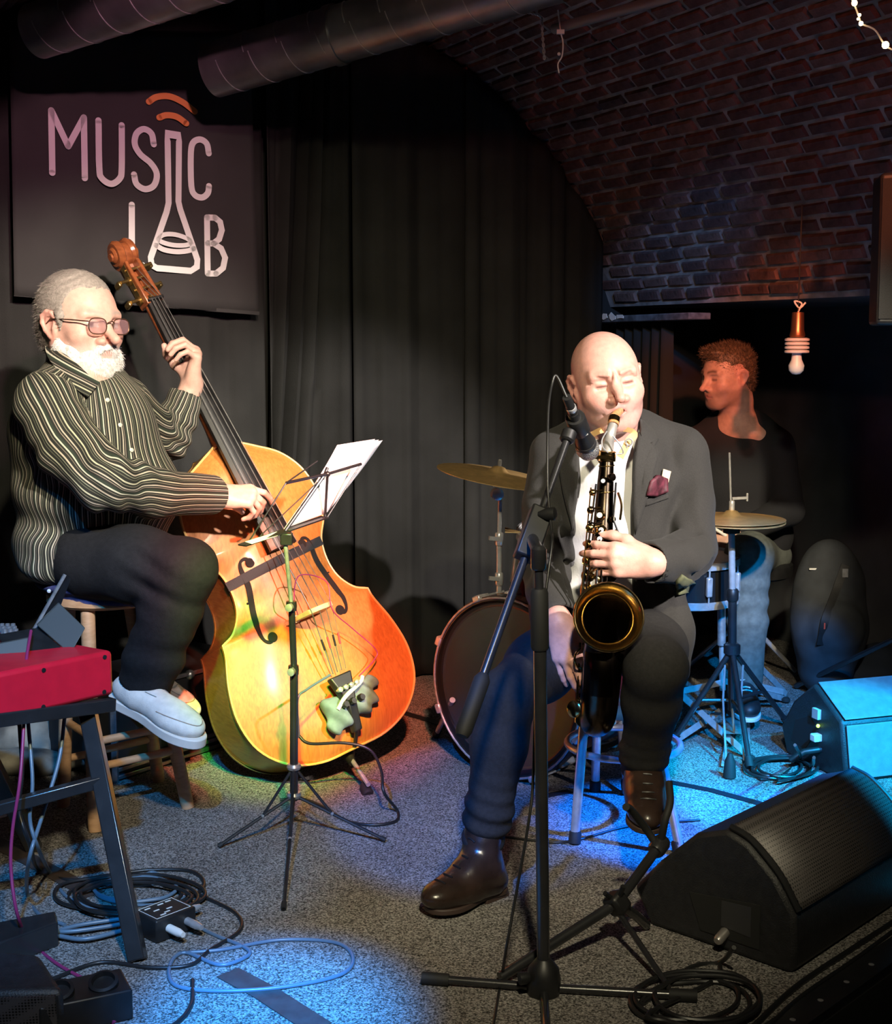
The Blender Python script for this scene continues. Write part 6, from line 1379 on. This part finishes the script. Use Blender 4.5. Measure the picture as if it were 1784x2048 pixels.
MB().tube([cc_ + V(.004, 0, .02), cc_ + V(.0055, 0, .042)], .006, 8).build('felt_nut', mat('felt', (.12, .12, .13), .9), rc)
MB().lathe([(.008, -.014), (.018, -.010), (.018, .010), (.008, .014)], P(994, 988, 3.96), (.3, -1, 0), 16).build('tilter', M_chrome, rc)
for y in (1078, 1158): MB().lathe([(.010, -.02), (.013, -.016), (.013, .016), (.010, .02)], P(998, y, 3.97), (0, 0, 1), 14).build('rod_clamp', M_chrome, rc); MB().bar(P(978, y - 2, 3.95), P(998, y, 3.96), .008, .012).build('wing_screw', M_chrome, rc)
MB().lathe([(.008, -.01), (.012, -.008), (.012, .008), (.008, .01)], P(998, 1192, 3.97), (0, 0, 1), 14).build('memory_lock', mat('copper_lock', (.6, .28, .14), .3, .9), rc)
MB().bar(P(960, 1220, 3.92), P(1010, 1212, 4.0), .03, .02).build('rod_mount', M_chrome, rc, bevel=.004)
# hi-hat
hh = thing('hi_hat', 'closed bronze hi-hat cymbals on a chrome stand with pedal', 'hi-hat', G(1462, 1500))
HY = 4.17; hc = P(1463, 1036, HY); cymbal('top_cymbal', hh, hc, unit((.02, -.03, 1)), .166); cymbal('bottom_cymbal', hh, hc + V(0, 0, -.010), unit((.0, -.0, 1)), .166, flip=-1)
MB().tube([P(1463, 1050, HY), P(1459, 905, HY)], .0032, 8).build('pull_rod', M_chrome, hh); MB().lathe([(.006, 0), (.009, .004), (.009, .03), (.006, .034)], hc + V(0, 0, .022), (0, 0, 1), 12).build('clutch', M_chrome, hh); MB().bar(hc + V(0, -.005, .062), hc + V(.045, -.005, .064), .008, .008).build('clutch_screw', M_chrome, hh); MB().box(hc + V(.046, -.005, .066), (.006, .008, .026)).build('wing_nut', M_chrome, hh, bevel=.002)
MB().lathe([(.012, 0), (.026, .004), (.026, .014), (.018, .03)], P(1463, 1068, HY), (0, 0, 1), 18).build('cymbal_seat', M_black, hh)
MB().tube([P(1463, 1062, HY), P(1465, 1195, HY)], .0105, 14).build('upper_tube', M_chrome, hh); MB().tube([P(1465, 1180, HY), P(1464, 1420, HY)], .0135, 14).build('lower_tube', M_blackmetal, hh); MB().lathe([(.015, -.02), (.019, -.014), (.019, .014), (.015, .02)], P(1465, 1190, HY), (0, 0, 1), 14).build('height_clamp', M_black, hh)
h1 = P(1464, 1298, HY); h2 = P(1464, 1400, HY); MB().lathe([(.018, -.02), (.026, -.014), (.026, .014), (.018, .02)], h1, (0, 0, 1), 14).build('leg_hub', M_blackmetal, hh)
for f in (G(1345, 1483, .01), G(1577, 1448, .01), G(1500, 1535, .01)):
    j = lerp(h1, f, .55); MB().tube([h1, f], .009, 10).build('leg', M_blackmetal, hh); MB().tube([h2, j], .006, 8).build('brace', M_blackmetal, hh); MB().tube([f + (h1 - f) * .08, f], .013, 10).build('foot', M_rubber, hh)
pd = [G(1442, 1500, .006), G(1502, 1500, .006)]
MB().bar(G(1446, 1530, .01), G(1462, 1425, .01), .010, .008).build('pedal_frame', M_chrome, hh); MB().bar(G(1494, 1530, .01), G(1498, 1425, .01), .010, .008).build('pedal_frame', M_chrome, hh)
MB().hexa([G(1448, 1468, .055), G(1492, 1468, .055), G(1494, 1415, .012), G(1454, 1415, .012)], [G(1448, 1468, .061) , G(1492, 1468, .061), G(1494, 1415, .018), G(1454, 1415, .018)]).build('footboard', M_steel, hh); MB().tube([P(1464, 1410, HY), G(1468, 1465, .06)], .004, 6).build('pedal_chain', M_chrome, hh)
for x in (1452, 1488): MB().tube([P(x - 2, 1330, HY - .02), P(x - 6, 1400, HY - .02), G(x, 1520, .02)], .0035, 6).build('pedal_wire', M_chrome, hh)
MB().lathe([(.016, 0), (.019, .004), (.016, .05), (.006, .075)], G(1459, 1556), (0, 0, 1), 14).build('stand_spike', M_rubber, hh)
# throne, sticks, brushes
th_ = thing('drum_throne', 'round black drum throne under the drummer', 'stool', G(1500, 1375)); tq = P(1492, 1160, 5.0); tq[2] = max(tq[2], .45)
MB().lathe([(.15, -.05), (.17, -.04), (.17, .0), (.14, .02), (.01, .025)], tq, (0, 0, 1), 28).build('seat', M_black, th_); MB().tube([tq - V(0, 0, .05), V(tq[0], tq[1], .12)], .014, 12).build('post', M_chrome, th_)
for k in range(3): a = 2.1 * k + .4; MB().tube([V(tq[0], tq[1], .24), V(tq[0] + .24 * math.cos(a), tq[1] + .24 * math.sin(a), .012)], .009, 10).build('leg', M_chrome, th_)
w1 = wdN + V(-.075, -.03, -.02)
o = MB().tube([P(1418, 1050, 4.6), P(1472, 1084, 4.6)], [.0045, .007], 10).build('drum_stick', M_white); tag(o, 'pale drumstick in the drummer\'s hand under the hi-hat', 'drumstick')
br = thing('drum_brush', 'pale bundle of brush bristles resting on the rack tom', 'drum brush', P(1030, 1062, 4.1))
for k in range(12): MB().tube([P(1050, 1066, 4.1), P(1010, 1055 + k * .9, 4.1 + .004 * math.sin(k))], .0014, 5).build('bristle', mat('straw', (.55, .42, .24), .6), br)
MB().tube([P(1050, 1066, 4.1), P(1075, 1070, 4.1)], .007, 8).build('handle', M_black, br)

# ================================================================ keyboard and its stand
M_red = mat('red_lacquer', (.68, .012, .035), .35, var=.06, vscale=30, coat=.15)
K0 = P(226, 1300, 2.93); K1 = P(-120, 1348, 2.62); K2 = P(-140, 1210, 3.30); K1[2] = K2[2] = K0[2]; kh = .102
e1_ = K1 - K0; e2_ = K2 - K0
kb = thing('stage_keyboard', 'red stage piano on a black metal stand', 'keyboard', (K0 + K1) / 2 - V(0, 0, kh))
c4 = [K0, K1, K1 + e2_, K2]; m = MB(); m.hexa([p - V(0, 0, kh) for p in c4], c4); m.build('body', M_red, kb, bevel=.010)
nf = unit(np.cross(e1_, (0, 0, 1))); nf = nf if nf[1] < 0 else -nf
for u_, v_ in ((.055, .12), (.065, .88), (.43, .13), (.44, .90)): q = K0 + e1_ * u_ - V(0, 0, kh * v_) + nf * .0; MB().lathe([(.001, -.001), (.005, -.001), (.005, .0015), (.002, .0018)], q, nf, 12).build('screw', M_black, kb)
kp = lambda u_, v_, z: K0 + e1_ * u_ + e2_ * v_ + V(0, 0, z)
m = MB(); m.prism([kp(.1, .42, .002), kp(.95, .42, .002), kp(.95, .98, .002), kp(.1, .98, .002)], V(0, 0, .002)); m.build('control_panel', M_black, kb)
for i in range(3):
    for j in range(3): q = P(4 + i * 11 + j * 3, 1246 + j * 9, 3.12 - .03 * j); q[2] = K0[2]; MB().lathe([(.0075, 0), (.0075, .004), (.006, .006), (.0055, .02), (.001, .021)], q, (0, 0, 1), 12).build('knob', mat('grey_knob', (.25, .25, .26), .35, .3), kb)
ta = thing('tablet_holder', 'black folding tablet holder standing on the red keyboard', 'tablet holder', P(110, 1305, 2.98))
MB().prism([P(66, 1262, 3.0), P(130, 1150, 3.05), P(138, 1158, 3.07), P(112, 1225, 3.05), P(85, 1285, 3.0)], V(.004, .006, 0)).build('upright_plate', M_black, ta, bevel=.002)
MB().bar(P(64, 1266, 2.995), P(130, 1149, 3.045), .006, .006).build('metal_edge', M_steel, ta); MB().ball(P(98, 1182, 3.02), .005, 8).build('hinge_pin', M_white, ta)
MB().prism([P(118, 1205, 3.03), P(171, 1256, 2.98), P(141, 1309, 2.95), P(74, 1250, 2.98)], V(-.004, .006, 0)).build('support_plate', mat('grey_plate', (.06, .062, .058), .5), ta, bevel=.002)
MB().prism([P(-20, 1290, 2.9), P(57, 1275, 2.93), P(52, 1318, 2.9), P(-20, 1332, 2.87)], V(0, .008, 0)).build('base_plate', mat('grey_plate', (.06, .062, .058), .5), ta, bevel=.002)
MB().prism([P(45, 1322, 2.885), P(140, 1310, 2.94), P(75, 1255, 3.0), P(-10, 1270, 2.95)], V(0, 0, -.006)).build('foot_plate', M_black, ta)
kst = thing('keyboard_stand', 'black box-section keyboard stand with slanted legs', 'keyboard stand', G(150, 1850))
la, lb = P(172, 1405, 2.93), G(276, 1922); MB().bar(la, lb + V(0, 0, .0), .036, .032, up=(0, -1, .2)).build('leg', M_blackmetal, kst, bevel=.003)
lc, ld = P(-60, 1440, 3.1), G(70, 1700); MB().bar(lc, ld, .036, .032, up=(0, -1, .2)).build('leg', M_blackmetal, kst, bevel=.003)
MB().bar(lerp(la, lb, .32), P(-80, 1638, 2.75), .026, .026).build('crossbar', M_blackmetal, kst, bevel=.003); MB().bar(P(225, 1408, 2.94), P(-90, 1450, 2.65), .03, .03).build('top_rail', M_blackmetal, kst, bevel=.003)
fb_ = [G(-60, 1960), G(118, 1893), G(112, 1870), G(-60, 1905)]; MB().hexa(fb_, [p + V(0, 0, .055) for p in fb_]).build('floor_beam', M_blackmetal, kst, bevel=.004)

# ================================================================ cables
def cable(pix, r, m, label, z=None, closed=False, n=8):
    pts = [G(x, y, r if z is None else z) if len(q_) == 2 else P(x, y, q_[2]) for q_ in pix for x, y in [q_[:2]]]
    return tag(tube_obj('cable', spline(pts, n), r, m), label, 'cable')
def coil(cx, cy, rx, ry, turns, m, r, label, seed, tail=(), head=()):
    rr = random.Random(seed); pts = [P(*q) if len(q) == 3 else G(*q, r) for q in head]; N = turns * 14
    for i in range(N):
        a = 2 * math.pi * i / 14 + seed; w = 1 + .22 * math.sin(i * .35 + seed) + rr.uniform(-.04, .04); pts.append(G(cx + rx * w * math.cos(a) + 9 * math.sin(i * .21), cy + ry * w * math.sin(a), r + .0035 * (i // 14) + .002 * rr.random()))
    pts += [P(*q) if len(q) == 3 else G(*q, r) for q in tail]
    return tag(tube_obj('coiled_cable', spline(pts, 4), r, m, n=8), label, 'cable')
cable([(598, 1475, 3.55), (595, 1400, 3.52), (615, 1378, 3.56), (660, 1350, 3.66)], .0035, M_bluecable, 'cable loop behind the music stand running up to the bass tailpiece')
cable([(596, 1470, 3.55), (620, 1487, 3.55), (690, 1486, 3.6), (740, 1500, 3.6), (762, 1540, 3.55), (768, 1585, 3.5), (795, 1622), (790, 1643), (740, 1650), (690, 1640), (650, 1615), (600, 1597), (560, 1600)], .0042, M_cable, 'black instrument cable looping from the bass onto the carpet')
cable([(62, 1262, 2.95), (52, 1330, 2.83), (48, 1440, 2.78), (40, 1560, 2.72), (25, 1660, 2.7), (22, 1740, 2.68), (35, 1830, 2.66), (60, 1880), (110, 1925), (180, 1965), (232, 2000), (244, 2030), (225, 2045)], .0036, M_pinkcable, 'thin magenta cable hanging from the red keyboard to the floor')
cable([(38, 1432, 2.85), (44, 1540, 2.8), (38, 1620, 2.78), (60, 1690, 2.8), (78, 1740), (140, 1760), (220, 1750), (300, 1740), (380, 1742), (408, 1765), (390, 1790), (330, 1815)], .0045, M_cable, 'black cable dropping from the keyboard into a wide floor loop')
cable([(55, 1430, 2.88), (65, 1560, 2.82), (60, 1640, 2.8), (78, 1700, 2.82), (100, 1745), (130, 1790), (180, 1815), (250, 1830)], .0042, M_bluecable, 'blue cable hanging straight beneath the keyboard')
cable([(130, 1428, 2.95), (118, 1520, 2.9), (85, 1630, 2.84), (58, 1720, 2.78), (55, 1790), (80, 1830), (130, 1850)], .0045, M_bluecable, 'blue cable crossing in front of the stool leg')
coil(262, 1790, 120, 34, 5, M_cable, .0042, 'pile of black cable coiled around the small black box', 1)
coil(290, 1780, 85, 26, 2, M_bluecable, .0044, 'bright blue cable coil lying on the black cable pile', 4, tail=((300, 1770), (318, 1752), (300, 1745), (275, 1765)))
cable([(118, 1872), (170, 1878), (240, 1862), (300, 1838), (220, 1852), (150, 1862), (118, 1862), (160, 1850), (240, 1838)], .0048, M_bluecable, 'blue cable hank folded beside the keyboard stand leg', z=.012)
cable([(372, 1842), (430, 1870), (490, 1895), (495, 1912), (440, 1930), (370, 1905), (340, 1930), (350, 1970), (430, 1982), (560, 1975), (680, 1950), (706, 1915), (670, 1885), (560, 1880), (440, 1900), (360, 1906)], .0042, M_bluecable, 'blue cable making a large open loop on the lit carpet')
cable([(385, 1960), (382, 2010), (350, 2048), (300, 2065)], .0045, M_cable, 'black cable leaving the open loop towards the audience')
cable([(100, 1960), (200, 1925), (300, 1935), (380, 1930), (420, 1900), (480, 1860), (470, 1825), (400, 1790)], .0042, M_cable, 'black cable arcing around the pile on the carpet')
coil(1562, 1536, 58, 20, 4, M_cable, .0045, 'black cable coil lying before the far monitor', 2, head=((1628, 1515, 3.42), (1618, 1535)), tail=((1600, 1520), (1590, 1490, 3.5)))
coil(1395, 2000, 110, 48, 4, M_cable, .0048, 'loose black cable coil beside the near monitor foot', 3, head=((1468, 1895, 2.55), (1440, 1925), (1380, 1935)), tail=((1430, 1960), (1440, 1930)))
cable([(1800, 1835), (1700, 1900), (1590, 1975), (1500, 2060)], .0055, M_cable, 'black cable running along the stage edge trim'); cable([(1800, 1852), (1705, 1922), (1600, 1995), (1530, 2060)], .0045, M_cable, 'thinner black cable beside the stage edge trim')
cable([(1005, 1672), (1060, 1680), (1140, 1683), (1260, 1652), (1400, 1640)], .0035, M_cable, 'thin black cable on the carpet under the chrome stool')
# DI box, power box, papers, tapes
di = thing('di_box', 'small black signal box with white markings among the cables', 'audio box', G(330, 1860))
d0 = G(300, 1885); dx_ = unit(G(382, 1850) - G(285, 1888)); dy_ = V(-dx_[1], dx_[0], 0); Bd_ = np.array((dx_, dy_, V(0, 0, 1))); cD = G(330, 1862) + V(0, 0, .026)
MB().box(cD, (.105, .085, .05), Bd_).build('case', M_black, di, bevel=.004); MB().ribbon([cD + dx_ * a - dy_ * b_ + V(0, 0, .0255) for a, b_ in ((-.044, .034), (.044, .034), (.044, -.034), (-.044, -.034))], .0015, (0, 0, 1), .0006, closed=True).build('printed_border', M_white, di)
for k in range(7): a, b_ = random.uniform(-.035, .03), random.uniform(-.026, .026); MB().box(cD + dx_ * a + dy_ * b_ + V(0, 0, .0256), (.014, .004, .0008), Bd_).build('printed_mark', M_white, di)
for a, m_ in ((-.02, M_white), (.028, M_chrome)): MB().lathe([(.009, 0), (.009, .035), (.006, .05)], cD + dx_ * a - dy_ * .042, -dy_, 12).build('jack_plug', m_, di)
MB().lathe([(.008, 0), (.008, .03), (.005, .045)], cD + dx_ * .05 + dy_ * .0, dx_, 12).build('jack_plug', M_chrome, di)
pwb = thing('power_box', 'black power box with two round sockets in the bottom corner', 'power box', G(160, 2030)); cP = G(165, 2035) + V(0, 0, .03); dP = unit(G(240, 1985) - G(70, 2020)); dP[2] = 0; eP = V(-dP[1], dP[0], 0); Bp = np.array((dP, eP, V(0, 0, 1)))
MB().box(cP, (.17, .10, .06), Bp).build('case', M_black, pwb, bevel=.004)
for k in (-.042, .040): MB().lathe([(.026, 0), (.028, .004), (.028, .014), (.022, .016), (.020, .006), (.001, .006)], cP + dP * k + V(0, 0, .028) - eP * .01, (0, -.35, 1), 20).build('socket', M_black, pwb)
def floor_tape(pix, w, m, label): tag(MB().ribbon([G(x, y, .0012) for x, y in pix], w, (0, 0, 1), .0012).build('floor_tape', m), label, 'tape')
M_tape = mat('grey_gaffer', (.05, .045, .045), .5, var=.3, vscale=30); M_btape = mat('black_gaffer', (.012, .012, .013), .45)
floor_tape([(455, 1945), (530, 1985), (640, 2056)], .055, M_tape, 'worn grey tape strip on the blue lit carpet')
floor_tape([(1318, 1560), (1420, 1580), (1560, 1618)], .030, M_btape, 'black tape strip on the carpet before the near monitor')
floor_tape([(770, 1415), (890, 1450), (1010, 1470)], .035, M_btape, 'black tape strip on the carpet behind the double bass')
floor_tape([(1090, 1592), (1140, 1582)], .03, M_btape, 'torn bit of black tape on the carpet near the chrome stool')
floor_tape([(-40, 1668), (60, 1720), (190, 1790)], .05, mat('brown_tape', (.05, .035, .03), .5, var=.3), 'brown tape strip on the carpet under the keyboard stand')
tag(MB().prism([G(-10, 1622, .002), G(30, 1617, .002), G(34, 1627, .002), G(-10, 1640, .002)], V(0, 0, .001)).build('paper_scrap', M_paper), 'white paper scrap on the floor under the keyboard', 'paper')
# bags, flight case
S = Sdf(); S.ell(G(40, 1545) + V(0, .2, .06), (.22, .12, .085), k=.04); S.ell(G(130, 1540) + V(0, .2, .07), (.10, .10, .09), k=.04); S.ell(G(20, 1570) + V(0, .12, .03), (.2, .07, .04), k=.03)
S.disp = lambda Q: .014 * wob(Q, 26, 101) + .006 * wob(Q, 70, 102); tag(S.build('cloth_bag', mat('cream_canvas', (.36, .33, .27), .85, var=.5, vscale=9, col2=(.06, .055, .05)), None, .007), 'crumpled cream and grey cloth bag on the floor behind the wooden stool', 'bag')
fc = thing('flight_case', 'black flight case with aluminium edges behind the bassist\'s foot', 'case', G(400, 1515))
f0, f1 = G(360, 1522), G(520, 1470); fd = unit(f1 - f0); fn = V(-fd[1], fd[0], 0); fn = fn if fn[1] > 0 else -fn; f0 = f0 - fd * .25
fx4 = [f0, f1, f1 + fn * .3, f0 + fn * .3]; HC = .27
m = MB(); m.hexa(fx4, [p + V(0, 0, HC) for p in fx4]); m.build('panel_box', mat('black_laminate', (.016, .016, .018), .4), fc)
M_alu = mat('aluminium', (.45, .44, .45), .35, .9, var=.2, vscale=50)
for z in (.012, .035, .052, HC - .006): MB().bar(f0 - fn * .004 + V(0, 0, z), f1 - fn * .004 + V(0, 0, z), .010, .012).build('edge_rail', M_alu, fc, bevel=.002)
for p in (f0, f1): MB().bar(p - fn * .003, p - fn * .003 + V(0, 0, HC), .018, .018, up=(0, 1, 0)).build('corner_rail', M_alu, fc, bevel=.002)
for p in (f1, f0 + (f1 - f0) * .5): MB().ball(p + V(0, 0, HC - .01), .016, 10).build('ball_corner', M_alu, fc)
# things in the dark behind the far monitor
S = Sdf(); q = P(1665, 1200, 4.75); S.ell(q + V(0, .05, .02), (.13, .09, .19), k=.05); S.ell(q + V(0, .02, -.10), (.14, .10, .13), k=.05); S.ell(q + V(.01, -.06, -.09), (.09, .05, .09), k=.03); S.disp = lambda Q: .006 * wob(Q, 30, 111)
bpk = thing('backpack', 'dark blue grey backpack leaning on the wall behind the far monitor', 'backpack', V(q[0], q[1], 0)); S.cap(q + V(0, .05, -.2), V(q[0], q[1] + .06, .09), .11, .10, k=.05); S.build('bag', mat('slate_nylon', (.030, .034, .040), .8, var=.2), bpk, .008)
MB().ribbon(spline([S.ray(x, y, 4, 5.2, .004) for x, y in ((1690, 1130), (1672, 1180), (1650, 1240), (1640, 1290))], 4), .028, (0, -1, .2), .004).build('strap', M_black, bpk); MB().box(S.ray(1690, 1146, 4, 5.2, .006), (.02, .008, .03)).build('buckle', M_steel, bpk); MB().box(S.ray(1627, 1138, 4, 5.2, .003), (.03, .003, .006)).build('logo_patch', M_white, bpk); MB().box(S.ray(1649, 1252, 4, 5.2, .004), (.005, .004, .022)).build('zip_pull', mat('red_tag', (.5, .06, .03), .5), bpk)
tag(tube_obj('stand_pole', [G(1592, 1372, .012), P(1810, 1268, 4.3)], .010, M_blackmetal), 'black metal pole lying slanted behind the far monitor', 'pole')
S = Sdf(); q = G(1745, 1385); S.ell(q + V(0, .1, .05), (.16, .1, .07), k=.03); S.ell(q + V(.06, .12, .09), (.1, .08, .06), k=.03); S.disp = lambda Q: .012 * wob(Q, 35, 121) + .005 * wob(Q, 90, 122)
tag(S.build('crumpled_cloth', mat('navy_cloth', (.02, .03, .055), .85), None, .008), 'crumpled navy cloth on the floor behind the far monitor', 'cloth')
